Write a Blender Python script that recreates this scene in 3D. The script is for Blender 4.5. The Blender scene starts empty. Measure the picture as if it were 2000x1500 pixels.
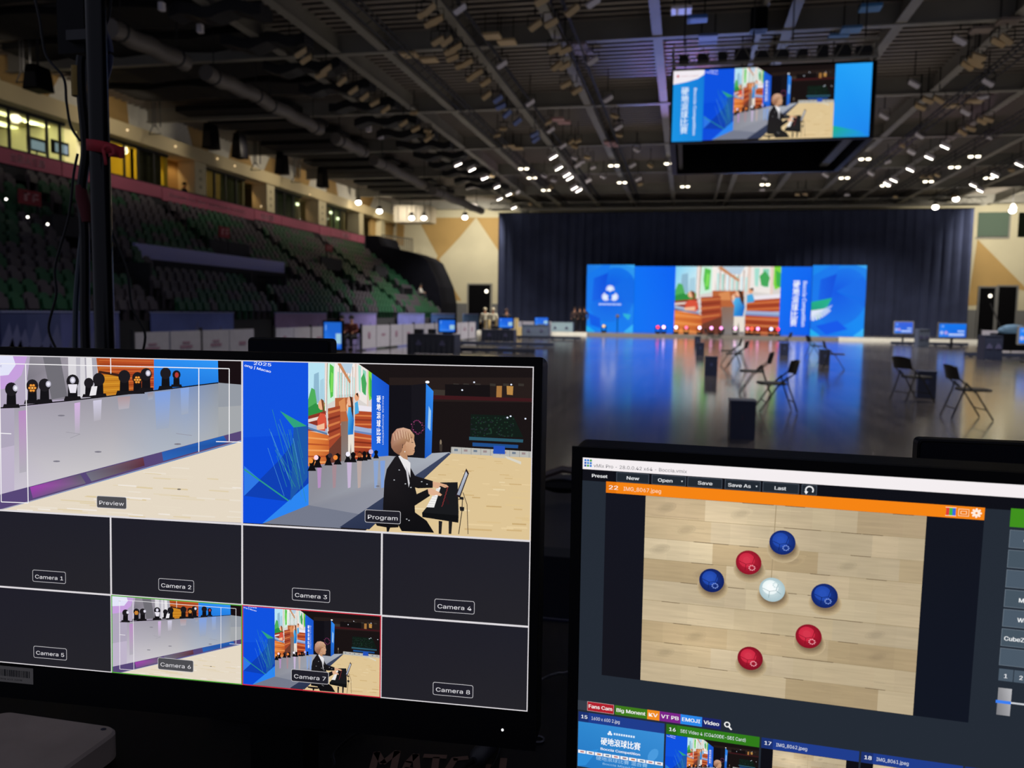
import bpy, math, random
from mathutils import Vector as V, Matrix, geometry
random.seed(7)
S = bpy.context.scene
COL = S.collection

# ------------------------------------------------------------------ camera
F = 1600.0
cy = V((337, 135, -F)).normalized()
up = cy.cross(V((1, -0.0148, 0))); up = -up if up.y < 0 else up; up.normalize()
cx = cy.cross(up)
M3 = Matrix((cx, cy, up))            # camera axes -> world
EYE = V((0, 0, 1.5))
cam = bpy.data.objects.new('camera', bpy.data.cameras.new('camera'))
COL.objects.link(cam)
mw = M3.to_4x4(); mw.translation = EYE
cam.matrix_world = mw
cam.data.sensor_width = 36
cam.data.lens = 36 * F / 2000
cam.data.clip_start = 0.05; cam.data.clip_end = 300
cam.data.dof.use_dof = True
cam.data.dof.focus_distance = 0.80
cam.data.dof.aperture_fstop = 9.5
S.camera = cam

# ------------------------------------------------------------------ world, exposure
w = bpy.data.worlds.new('world'); S.world = w; w.use_nodes = True
w.node_tree.nodes['Background'].inputs[0].default_value = (0.60, 0.62, 0.80, 1)
w.node_tree.nodes['Background'].inputs[1].default_value = 0.34
S.view_settings.view_transform = 'Standard'
S.view_settings.look = 'None'
S.view_settings.gamma = 1
S.view_settings.use_curve_mapping = False
S.view_settings.exposure = 0.0

def lamp(name, typ, loc, energy, color=(1, 1, 1), size=0.5, aim=None, size_y=None, spot=None, blend=0.5):
    d = bpy.data.lights.new(name, typ); d.energy = energy; d.color = color
    if typ == 'AREA':
        d.size = size
        if size_y: d.shape = 'RECTANGLE'; d.size_y = size_y
    else: d.shadow_soft_size = size
    if spot: d.spot_size = spot; d.spot_blend = blend
    o = bpy.data.objects.new(name, d); COL.objects.link(o); o.location = loc
    if aim is not None: o.rotation_euler = (V(aim) - V(loc)).to_track_quat('-Z', 'Y').to_euler()
    return o
WARM = (1.0, 0.86, 0.66); NEUT = (1.0, 0.93, 0.84)
# roof house lights; those nearest the camera are added to brighten the floor
for (x, y, e) in [(-12, 48, 5000), (-4, 44, 6000), (9, 44, 6000), (16, 50, 3600), (-15, 56, 2500), (12, 56, 1600), (-3, 30, 5500), (10, 28, 5500), (3, 17, 2600), (-9, 18, 1000), (13, 14, 2600)]:
    lamp('house_and_fill_light', 'SPOT', (x, y, 9.3), e, NEUT, 0.35, aim=(x * 0.95, y + 1.0, 0), spot=math.radians(130), blend=0.6)
# downlights washing the far end wall and the corner beside the black curtain
for (x, y, tx, ty, e) in [(-15.6, 61.5, -18, 68, 2300), (-22.4, 60.5, -22.5, 68, 500), (21.5, 60, 22.5, 68, 3000)]:
    lamp('wall_washer_light', 'SPOT', (x, y, 9.4), e, (1.0, .92, .76), 0.25, aim=(tx, ty, 4.5), spot=math.radians(120), blend=0.7)
# fill lamps added along the balcony to brighten the fascia and boxes
for y, e in [(24, 70), (31, 130), (38, 150), (45, 170), (52, 190), (59, 260)]:
    lamp('balcony_fill_light', 'SPOT', (-21.2, y, 9.5), e, WARM, 0.2, aim=(-24.2, y, 8.2), spot=math.radians(150), blend=0.8)
for (x, y, tx, ty, tz, c, e, a) in [(-1, 56.5, -1.2, 27, 10.4, (.22, .30, 1.0), 5200, 15), (1.5, 56.5, -.6, 33, 10.4, (.95, .30, .55), 2600, 8), (3.5, 56.5, -9.5, 50, 10.4, (.9, .35, .6), 700, 24), (5, 56.5, 12, 40, 10.4, (.75, .35, .7), 1800, 16), (4, 56.5, 3, 20, 10.6, (.25, .40, 1.0), 2500, 14)]:
    lamp('stage_beam_light', 'SPOT', (x, y, .8), e, c, 0.1, aim=(tx, ty, tz), spot=math.radians(a), blend=.7)   # moving heads tipped up at the roof

# ------------------------------------------------------------------ helpers
def ray(px, py):
    return M3 @ V(((px - 1000) / F, (750 - py) / F, -1))
def at(px, py, x=None, y=None, z=None):
    d = ray(px, py)
    t = (x - EYE.x) / d.x if x is not None else (y - EYE.y) / d.y if y is not None else (z - EYE.z) / d.z
    return EYE + d * t
def lin(c):
    if isinstance(c, str): c = [int(c[i:i + 2], 16) / 255 for i in (0, 2, 4)]
    return tuple(((v / 12.92) if v <= .04045 else ((v + .055) / 1.055) ** 2.4) for v in c)

_m = {}
def mat(name, col, rough=0.6, metal=0.0, noise=0.0, nscale=5.0, bump=0.0, emit=None, es=1.0, spec=0.5, stretch=None, coat=0):
    if name in _m: return _m[name]
    m = bpy.data.materials.new(name); m.use_nodes = True
    nt = m.node_tree; b = nt.nodes['Principled BSDF']
    c = lin(col)
    b.inputs['Base Color'].default_value = (*c, 1)
    b.inputs['Roughness'].default_value = rough
    b.inputs['Metallic'].default_value = metal
    b.inputs['Specular IOR Level'].default_value = spec
    b.inputs['Coat Weight'].default_value = coat
    if noise or bump:
        tc = nt.nodes.new('ShaderNodeTexCoord'); mp = nt.nodes.new('ShaderNodeMapping')
        n = nt.nodes.new('ShaderNodeTexNoise'); n.inputs['Scale'].default_value = nscale; n.inputs['Detail'].default_value = 4
        if stretch: mp.inputs['Scale'].default_value = stretch
        nt.links.new(tc.outputs['Object'], mp.inputs[0]); nt.links.new(mp.outputs[0], n.inputs['Vector'])
        if noise:
            r = nt.nodes.new('ShaderNodeMapRange')
            r.inputs['From Min'].default_value = .3; r.inputs['From Max'].default_value = .7
            r.inputs['To Min'].default_value = 1 - noise; r.inputs['To Max'].default_value = 1 + noise
            mx = nt.nodes.new('ShaderNodeVectorMath'); mx.operation = 'SCALE'; mx.inputs[0].default_value = c
            nt.links.new(n.outputs[0], r.inputs['Value']); nt.links.new(r.outputs[0], mx.inputs['Scale'])
            nt.links.new(mx.outputs[0], b.inputs['Base Color'])
        if bump:
            bp = nt.nodes.new('ShaderNodeBump'); bp.inputs['Strength'].default_value = bump; bp.inputs['Distance'].default_value = 0.01
            nt.links.new(n.outputs[0], bp.inputs['Height']); nt.links.new(bp.outputs[0], b.inputs['Normal'])
    if emit:
        b.inputs['Emission Color'].default_value = (*lin(emit), 1); b.inputs['Emission Strength'].default_value = es
    _m[name] = m
    return m

def tag(o, label=None, cat=None, group=None, kind=None):
    if label: o['label'] = label
    if cat: o['category'] = cat
    if group: o['group'] = group
    if kind: o['kind'] = kind
    return o
def thing(name, loc, label, cat, group=None, rz=0.0):
    o = bpy.data.objects.new(name, None); COL.objects.link(o)
    o.empty_display_size = 0.1
    o.location = loc; o.rotation_euler = (0, 0, rz)
    return tag(o, label, cat, group)

class MB:
    """collects geometry; build() links it as one mesh object"""
    def __init__(s): s.v = []; s.f = []; s.mi = []; s.c = []; s.m = 0
    def add(s, vs, fs, col=None):
        b = len(s.v); s.v += [V(p) for p in vs]
        for f in fs: s.f.append([b + i for i in f]); s.mi.append(s.m); s.c.append(col)
        return s
    def box(s, c, d, rz=0, R=None):
        c = V(c); R = R or Matrix.Rotation(rz, 3, 'Z')
        vs = [c + R @ V((x * d[0] / 2, y * d[1] / 2, z * d[2] / 2)) for x in (-1, 1) for y in (-1, 1) for z in (-1, 1)]
        return s.add(vs, [(0, 1, 3, 2), (4, 6, 7, 5), (0, 4, 5, 1), (2, 3, 7, 6), (0, 2, 6, 4), (1, 5, 7, 3)])
    def box2(s, a, b):
        a = V(a); b = V(b); return s.box((a + b) / 2, [abs(b[i] - a[i]) for i in range(3)])
    def rbox(s, c, d, r, n=3, rz=0, axis=2, ch=0.0):
        """box with rounded vertical edges (axis 2) or depth edges (axis 1); ch = small top/bottom chamfer"""
        i, j, k = {2: (0, 1, 2), 1: (0, 2, 1), 0: (1, 2, 0)}[axis]
        pts = []
        for q, (sx, sy) in enumerate(((1, 1), (-1, 1), (-1, -1), (1, -1))):
            for t in range(n + 1):
                a = math.pi / 2 * (q + t / n)
                pts.append((sx * (d[i] / 2 - r) + r * math.cos(a), sy * (d[j] / 2 - r) + r * math.sin(a), math.cos(a), math.sin(a)))
        rings = [(-d[k] / 2, ch), (-d[k] / 2 + ch, 0), (d[k] / 2 - ch, 0), (d[k] / 2, ch)] if ch else [(-d[k] / 2, 0), (d[k] / 2, 0)]
        R = Matrix.Rotation(rz, 3, 'Z'); vs = []
        for z, o in rings:
            for p in pts:
                q = [0, 0, 0]; q[i] = p[0] - p[2] * o; q[j] = p[1] - p[3] * o; q[k] = z
                vs.append(V(c) + R @ V(q))
        N = len(pts); fs = []
        for a in range(len(rings) - 1):
            for t in range(N): fs.append((a * N + t, a * N + (t + 1) % N, (a + 1) * N + (t + 1) % N, (a + 1) * N + t))
        fs.append(tuple(range(N))[::-1]); fs.append(tuple(range((len(rings) - 1) * N, len(rings) * N)))
        return s.add(vs, fs)
    def tube(s, pts, r, n=8, cap=True):
        pts = [V(p) for p in pts]; rr = r if isinstance(r, (list, tuple)) else [r] * len(pts)
        vs = []; fs = []; prev = None
        for i, p in enumerate(pts):
            t = (pts[min(i + 1, len(pts) - 1)] - pts[max(i - 1, 0)]).normalized()
            a = prev if prev is not None else (V((0, 0, 1)) if abs(t.z) < .9 else V((1, 0, 0)))
            u = t.cross(a).normalized(); q = t.cross(u).normalized(); prev = -q if False else a
            for k in range(n):
                g = 2 * math.pi * k / n
                vs.append(p + (u * math.cos(g) + q * math.sin(g)) * rr[i])
        for i in range(len(pts) - 1):
            for k in range(n): fs.append((i * n + k, i * n + (k + 1) % n, (i + 1) * n + (k + 1) % n, (i + 1) * n + k))
        if cap: fs.append(tuple(range(n))[::-1]); fs.append(tuple(range(len(vs) - n, len(vs))))
        return s.add(vs, fs)
    def ball(s, c, r, n=10, m=7, sc=(1, 1, 1), z0=-1.0):
        vs = []; fs = []; c = V(c)
        for i in range(m + 1):
            ph = math.pi * i / m; zz = max(math.cos(ph), z0)
            for k in range(n):
                g = 2 * math.pi * k / n
                vs.append(c + V((math.sin(ph) * math.cos(g) * r * sc[0], math.sin(ph) * math.sin(g) * r * sc[1], zz * r * sc[2])))
        for i in range(m):
            for k in range(n): fs.append((i * n + k, (i + 1) * n + k, (i + 1) * n + (k + 1) % n, i * n + (k + 1) % n))
        return s.add(vs, fs)
    def prism(s, poly, axis, a, b, col=None):
        """extrude a 2D outline along axis between a and b"""
        def P(p, t): q = list(p); q.insert(axis, t); return V(q)
        n = len(poly); vs = [P(p, a) for p in poly] + [P(p, b) for p in poly]
        fs = [(i, (i + 1) % n, n + (i + 1) % n, n + i) for i in range(n)]
        for tr in geometry.tessellate_polygon([[V((*p, 0)) for p in poly]]):
            fs.append(tuple(tr)); fs.append(tuple(n + i for i in tr[::-1]))
        return s.add(vs, fs)
    def build(s, name, mats, parent=None, smooth=False, world=True, kind=None, label=None):
        off = parent.location.copy() if (parent is not None and world) else V((0, 0, 0))
        if parent is not None and world and parent.parent is not None: off += parent.parent.location
        org = V((0, 0, 0))
        if parent is None and s.v:
            org = sum(s.v, V((0, 0, 0))) / len(s.v); org.z = min(p.z for p in s.v); off = org
        me = bpy.data.meshes.new(name)
        me.from_pydata([tuple(p - off) for p in s.v], [], s.f)
        mats = mats if isinstance(mats, (list, tuple)) else [mats]
        for m in mats: me.materials.append(m)
        if any(s.mi): me.polygons.foreach_set('material_index', s.mi)
        if any(c is not None for c in s.c):
            at_ = me.color_attributes.new('Col', 'FLOAT_COLOR', 'CORNER')
            buf = []
            for f, c in zip(s.f, s.c):
                for k in range(len(f)):
                    cc = c[k] if isinstance(c, list) else c
                    buf += [*(cc or (1, 1, 1)), 1]
            at_.data.foreach_set('color', buf)
        if smooth: me.polygons.foreach_set('use_smooth', [True] * len(s.f))
        me.update()
        import bmesh
        if not any(c is not None for c in s.c):
            bm = bmesh.new(); bm.from_mesh(me); bmesh.ops.recalc_face_normals(bm, faces=bm.faces); bm.to_mesh(me); bm.free()
        if smooth:
            try: me.set_sharp_from_angle(angle=math.radians(40))
            except Exception: pass
        o = bpy.data.objects.new(name, me); COL.objects.link(o)
        if parent is not None: o.parent = parent
        else: o.location = org
        if kind: o['kind'] = kind
        if label: o['label'] = label
        return o

def copy_tree(o, parent=None):
    c = o.copy(); COL.objects.link(c); c.parent = parent
    for ch in list(o.children): copy_tree(ch, c)
    return c
def place(o, loc, rz=0.0, label=None, group=None, sc=None):
    o.location = loc; o.rotation_euler = (0, 0, rz)
    if label: o['label'] = label
    if group: o['group'] = group
    if sc: o.scale = (sc, sc, sc)
    return o

# ------------------------------------------------------------------ lettering
_tx = {}
try:
    import os
    FONT = bpy.data.fonts.load(os.path.join(bpy.utils.system_resource('DATAFILES', path='fonts'), 'Inter.woff2'))
except Exception:
    FONT = None
def glyphs(string, bold=0.0):
    key = (string,)
    if key in _tx: return _tx[key]
    cu = bpy.data.curves.new('lettering', 'FONT'); cu.body = string; cu.size = 1.0
    cu.resolution_u = 3
    if FONT and all(ord(c) < 256 for c in string): cu.font = FONT
    o = bpy.data.objects.new('lettering', cu); COL.objects.link(o)
    dg = bpy.context.evaluated_depsgraph_get(); ev = o.evaluated_get(dg); me = ev.to_mesh()
    vs = [(p.co.x, p.co.y) for p in me.vertices]; me.calc_loop_triangles()
    tr = [tuple(t.vertices) for t in me.loop_triangles]
    ev.to_mesh_clear(); bpy.data.objects.remove(o); bpy.data.curves.remove(cu)
    if vs:
        x0 = min(p[0] for p in vs); x1 = max(p[0] for p in vs)
    else: x0, x1 = 0, 1
    r = (vs, tr, x0, x1)
    _tx[key] = r
    return r

# ------------------------------------------------------------------ flat pictures shown on screens and prints
def picmat(name, strength=1.0, emissive=True, grain=0.0, gscale=(1, 1, 1)):
    if name in _m: return _m[name]
    m = bpy.data.materials.new(name); m.use_nodes = True; nt = m.node_tree
    b = nt.nodes['Principled BSDF']
    a = nt.nodes.new('ShaderNodeAttribute'); a.attribute_name = 'Col'
    out = a.outputs['Color']
    if grain:
        tc = nt.nodes.new('ShaderNodeTexCoord'); mp = nt.nodes.new('ShaderNodeMapping'); mp.inputs['Scale'].default_value = gscale
        n = nt.nodes.new('ShaderNodeTexNoise'); n.inputs['Scale'].default_value = 1.0; n.inputs['Detail'].default_value = 5
        r = nt.nodes.new('ShaderNodeMapRange'); r.inputs['From Min'].default_value = .3; r.inputs['From Max'].default_value = .7
        r.inputs['To Min'].default_value = 1 - grain; r.inputs['To Max'].default_value = 1 + grain
        vm = nt.nodes.new('ShaderNodeVectorMath'); vm.operation = 'SCALE'
        nt.links.new(tc.outputs['Object'], mp.inputs[0]); nt.links.new(mp.outputs[0], n.inputs['Vector'])
        nt.links.new(n.outputs[0], r.inputs['Value']); nt.links.new(out, vm.inputs[0]); nt.links.new(r.outputs[0], vm.inputs['Scale'])
        out = vm.outputs[0]
    if emissive:
        b.inputs['Base Color'].default_value = (0.004, 0.004, 0.005, 1); b.inputs['Roughness'].default_value = 0.4; b.inputs['Specular IOR Level'].default_value = 0.12
        nt.links.new(out, b.inputs['Emission Color']); b.inputs['Emission Strength'].default_value = strength
    else:
        nt.links.new(out, b.inputs['Base Color']); b.inputs['Roughness'].default_value = 0.6
    _m[name] = m
    return m

class Plane:
    """a flat surface in the world: origin O, unit axes U (right) and D (down), normal N towards the viewer"""
    def __init__(s, O, U, D, eps=1e-5):
        s.O = V(O); s.U = V(U).normalized(); s.D = V(D).normalized(); s.N = s.U.cross(s.D).normalized()
        if s.N.dot(EYE - s.O) < 0: s.N = -s.N
        s.eps = eps
    def uv(s, px, py):
        d = ray(px, py); t = (s.O - EYE).dot(s.N) / d.dot(s.N); p = EYE + d * t - s.O
        return (p.dot(s.U), p.dot(s.D))
    def w(s, u, v, k=0): return s.O + s.U * u + s.D * v + s.N * (s.eps * k)

def clip01(poly):
    for ax, lim, sg in ((0, 0, 1), (0, 1, -1), (1, 0, 1), (1, 1, -1)):
        out = []
        for i in range(len(poly)):
            a, b = poly[i - 1], poly[i]
            da, db = sg * (a[ax] - lim), sg * (b[ax] - lim)
            if (da >= 0) != (db >= 0):
                t = da / (da - db); out.append((a[0] + (b[0] - a[0]) * t, a[1] + (b[1] - a[1]) * t))
            if db >= 0: out.append(b)
        poly = out
        if not poly: return []
    return poly

class Pic:
    """a recorded flat drawing in normalised 0..1 coordinates (x right, y down), playable on any plane"""
    def __init__(s, tf=None, aspect=16 / 9): s.c = []; s.tf = tf or (lambda x, y: (x, y)); s.asp = aspect
    def poly(s, pts, col, m=0):
        s.c.append(([s.tf(*p) for p in pts], [lin(c) for c in col] if isinstance(col, list) else lin(col), m)); return s
    def rect(s, x0, y0, x1, y1, col, m=0): return s.poly([(x0, y0), (x1, y0), (x1, y1), (x0, y1)], col, m)
    def ell(s, x, y, rx, ry, col, n=18, rot=0, rim=None, m=0):
        cr, sr = math.cos(rot), math.sin(rot)
        P = [(x + rx * math.cos(a) * cr - ry * math.sin(a) * sr, y + rx * math.cos(a) * sr + ry * math.sin(a) * cr) for a in [2 * math.pi * i / n for i in range(n)]]
        if rim is None: return s.poly(P, col, m)
        for i in range(n): s.poly([(x - rx * .2, y - ry * .2), P[i - 1], P[i]], [col, rim, rim], m)
        return s
    def line(s, pts, w, col, m=0):
        for (x0, y0), (x1, y1) in zip(pts, pts[1:]):
            dx, dy = x1 - x0, y1 - y0; L = math.hypot(dx, dy) or 1; nx, ny = -dy / L * w / 2, dx / L * w / 2
            s.poly([(x0 + nx, y0 + ny), (x1 + nx, y1 + ny), (x1 - nx, y1 - ny), (x0 - nx, y0 - ny)], col, m)
        return s
    def text(s, st, x, y, h, col, bold=0.0, w=None, rot=0, ital=0):
        """baseline start x,y ; h = capital height ; w = fitted width ; rot in degrees clockwise, in tf units"""
        vs, tr, a, b = glyphs(st, bold); k = h / 0.72; kx = w / (b - a) if w else k
        cr, sr = math.cos(math.radians(rot)), math.sin(math.radians(rot))
        q = [((p[0] - a) * kx, -p[1] * k) for p in vs]
        q = [(x + c[0] * cr - c[1] * sr, y + c[0] * sr + c[1] * cr) for c in q]
        for t in tr: s.poly([q[i] for i in t], col)
        if bold >= .005:
            dx, dy = h * .055 * cr, h * .055 * sr
            for t in tr: s.poly([(q[i][0] + dx, q[i][1] + dy) for i in t], col)
        return s
    def play(s, mb, pl, u0, v0, u1, v1, k0=1):
        grp = 0; last = None; laid = []; k = kmax = k0
        for pts, col, m in s.c:
            if col != last or isinstance(col, list): grp += 1
            last = col
            mb.m = m
            xs = [q[0] for q in pts]; ys = [q[1] for q in pts]; bb = (min(xs), min(ys), max(xs), max(ys))
            k = k0
            for (b, g, kk) in laid:
                if kk >= k and g != grp and b[0] < bb[2] and b[2] > bb[0] and b[1] < bb[3] and b[3] > bb[1]: k = kk + 1
            laid.append((bb, grp, k)); kmax = max(kmax, k)
            if isinstance(col, list):
                ok = all(-1e-6 <= p[0] <= 1.000001 and -1e-6 <= p[1] <= 1.000001 for p in pts)
                if ok:
                    mb.add([pl.w(u0 + (u1 - u0) * p[0], v0 + (v1 - v0) * p[1], k) for p in pts], [tuple(range(len(pts)))], list(col)); continue
                col = tuple(sum(c[i] for c in col) / len(col) for i in range(3))
            pts = clip01(pts)
            if len(pts) < 3: continue
            vs = [pl.w(u0 + (u1 - u0) * p[0], v0 + (v1 - v0) * p[1], k) for p in pts]
            if len(pts) <= 3: fs = [tuple(range(len(pts)))]
            else: fs = [tuple(t) for t in geometry.tessellate_polygon([[V((p[0] * s.asp, p[1], 0)) for p in pts]])]
            mb.add(vs, fs, col)
        mb.m = 0
        s.kmax = kmax
        return kmax
# ------------------------------------------------------------------ the two desk monitors' screen planes
LW, LH = 0.527, 0.2964
PL = Plane((-0.6492, 0.6578, 1.4527), (0.99934, 0.03615, 0.00389), (0.00517, -0.03517, -0.99937))
RW, RH = 0.600, 0.3375
PR0 = Plane((-0.0549, 0.6243, 1.3628), (0.9986, -0.05279, -0.00255), (-0.001, 0.02934, -0.99957))
_a = PR0.uv(1138.5, 893.5)
PR = Plane(PR0.w(*_a), PR0.U, PR0.D)

def ltf(px, py):                    # photo pixel -> metres on the left screen
    return PL.uv(px, py)
def sub(x0, y0, x1, y1):            # drawing frame of one tile of the left screen: photo pixels -> 0..1
    def tf(px, py):
        u, v = PL.uv(px, py); return ((u / LW - x0) / (x1 - x0), (v / LH - y0) / (y1 - y0))
    return tf

def windows_scene(p, X, Y):
    """the painted tram interior of the centre wall; X,Y map 0..1 onto the picture p"""
    def P(*pts): return [(X(a, b), Y(a, b)) for a, b in pts]
    q = lambda pts, c: p.poly(P(*pts), c)
    q([(0, 0), (1, 0), (1, 1), (0, 1)], 'd9d3cf')
    q([(0, 0), (.24, 0), (.24, .5), (0, .5)], ['7fd0f2', 'bfe8f5', 'e9f6f2', 'a5dcf0'])
    q([(.06, .12), (.12, .10), (.13, .4), (.05, .4)], '8fb8cf'); q([(.14, .18), (.19, .16), (.2, .4), (.13, .4)], 'a9cfe0')
    q([(0, .36), (.03, .25), (.07, .27), (.1, .42), (.16, .36), (.22, .42), (.22, .52), (0, .52)], '4fae5c')
    q([(0, .44), (.08, .4), (.2, .47), (.22, .54), (0, .56)], '2f8f43')
    q([(.24, 0), (.36, 0), (.36, .38), (.24, .42)], 'cfeedd')
    q([(.28, .02), (.34, .05), (.33, .34), (.29, .36), (.27, .2)], '58c04e'); q([(.3, .1), (.33, .12), (.32, .3), (.29, .3)], '7edc5c')
    q([(.36, 0), (.70, 0), (.66, .33), (.40, .33)], 'f1ece8')
    for k in range(7):
        x = .40 + .045 * k; q([(x, .10 + .01 * k), (x + .022, .10 + .01 * k), (x + .02, .36), (x + .004, .36)], ['b9e2dd', '9fd3c8', 'd7ecf2'][k % 3])
        q([(x + .026, .05), (x + .034, .05), (x + .030, .38), (x + .026, .38)], '9b6a52')
    q([(.44, 0), (.66, 0), (.62, .12), (.47, .10)], 'b8cfe0'); q([(.40, .02), (.44, 0), (.62, .2), (.60, .22)], 'c98a5f')
    q([(.70, 0), (.92, 0), (.92, .4), (.70, .36)], 'eee7e2')
    q([(.75, .02), (.80, .02), (.79, .3), (.76, .28)], 'a6dfd0'); q([(.83, .03), (.89, .03), (.89, .3), (.84, .3)], '8fd4ba')
    q([(.80, .14), (.85, .06), (.90, .16), (.88, .3), (.82, .28)], '46a75a')
    q([(.92, 0), (1, 0), (1, .3), (.95, .34), (.92, .2)], '7ed63f'); q([(.95, .05), (1, .1), (1, .3), (.96, .28)], '3fb04a')
    for x in (.205, .355, .69, .905): q([(x, 0), (x + .03, 0), (x + .024, .52), (x, .52)], ['f6eee9', 'e7cfc2'][x > .5])
    q([(.235, 0), (.245, 0), (.235, .5), (.228, .5)], 'a4603d'); q([(.21, 0), (.214, 0), (.208, .5), (.204, .5)], 'b06f47')
    # far end, aisle floor
    q([(.36, .36), (.66, .36), (.66, .62), (.36, .62)], 'b8653a'); q([(.42, .40), (.52, .36), (.54, .5), (.44, .5)], 'd98d56')
    q([(.46, .60), (.58, .60), (.68, 1), (.38, 1)], ['8a6a5a', '8f7060', '85807f', '7b7675'])
    # left bench with rail
    q([(0, .52), (.22, .48), (.24, .70), (0, .66)], '8d3325'); q([(0, .55), (.22, .52), (.22, .55), (0, .58)], 'e9d8cf')
    q([(0, .66), (.25, .72), (.33, .76), (.33, 1), (0, 1)], ['e8823a', 'd06a30', 'a34024', 'b04a26', 'e58a3e'])
    for k in range(5): q([(0, .72 + .06 * k), (.27, .76 + .055 * k), (.27, .775 + .055 * k), (0, .735 + .06 * k)], ['f2a25c', 'b75327'][k % 2])
    q([(0, .585), (.24, .66), (.24, .72), (0, .645)], 'a9b6cf'); q([(0, .625), (.24, .70), (.24, .72), (0, .645)], '5d7da6')
    q([(.25, .46), (.44, .44), (.46, .78), (.27, .86)], 'a5472b')
    for k in range(5): q([(.25, .49 + .065 * k), (.44, .47 + .06 * k), (.44, .49 + .06 * k), (.25, .515 + .065 * k)], ['d27a45', '7f2f1f'][k % 2])
    q([(.27, .86), (.46, .74), (.46, 1), (.25, 1)], '6d3a2b')
    # right bench with rail
    q([(.69, .50), (1, .46), (1, .66), (.69, .67)], 'b04a28')
    for k in range(3): q([(.69, .54 + .045 * k), (1, .50 + .05 * k), (1, .52 + .05 * k), (.69, .555 + .045 * k)], ['d97c45', '8a3420'][k % 2])
    q([(.68, .72), (1, .735), (1, 1), (.68, 1)], ['b9512c', 'c4552e', '8e3019', '9e3a20'])
    for k in range(5): q([(.68, .76 + .05 * k), (1, .775 + .05 * k), (1, .795 + .05 * k), (.68, .775 + .05 * k)], ['df8a52', '7f2c18'][k % 2])
    q([(.68, .655), (1, .665), (1, .74), (.68, .72)], '9fb0d4'); q([(.68, .70), (1, .715), (1, .74), (.68, .72)], '6b84b8')
    q([(.70, .44), (1, .40), (1, .46), (.70, .50)], 'ece6ee')
    # woman in red at the left bench
    q([(.10, .56), (.14, .50), (.21, .51), (.23, .6), (.21, .68), (.11, .66)], 'd8543c')
    p.ell(X(.155, .42), Y(.155, .42), abs(X(.03, 0) - X(0, 0)), abs(Y(0, .05) - Y(0, 0)), 'f0b48e', n=10)
    q([(.15, .36), (.19, .38), (.2, .5), (.175, .48)], '7a4528'); q([(.09, .62), (.2, .6), (.2, .66), (.1, .66)], 'f2bd98')
    # standing woman in blue with long dark hair
    q([(.545, .50), (.58, .46), (.66, .46), (.675, .60), (.66, .74), (.57, .74), (.575, .58)], ['2f9be0', '57b8ea', '2c8ad6', '1768c4', '1b72cc', '2b8ed8', '4fb2ea'])
    q([(.575, .74), (.665, .74), (.675, .96), (.635, .97), (.62, .82), (.605, .97), (.575, .97)], 'e9dfd2')
    p.ell(X(.605, .40), Y(.605, .40), abs(X(.026, 0) - X(0, 0)), abs(Y(0, .045) - Y(0, 0)), 'eeb592', n=10)
    q([(.6, .35), (.64, .36), (.665, .46), (.66, .58), (.63, .5), (.62, .42)], '4a2a1c'); q([(.545, .44), (.57, .40), (.58, .46), (.56, .54)], 'f0c09c')
    # seated man in blue behind the right bench
    q([(.69, .42), (.74, .40), (.76, .48), (.76, .52), (.69, .54)], '4aa7dd')
    p.ell(X(.725, .36), Y(.725, .36), abs(X(.022, 0) - X(0, 0)), abs(Y(0, .04) - Y(0, 0)), 'e8a67d', n=10)
    q([(.705, .33), (.745, .31), (.752, .36), (.73, .345)], '3a2218')

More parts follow.
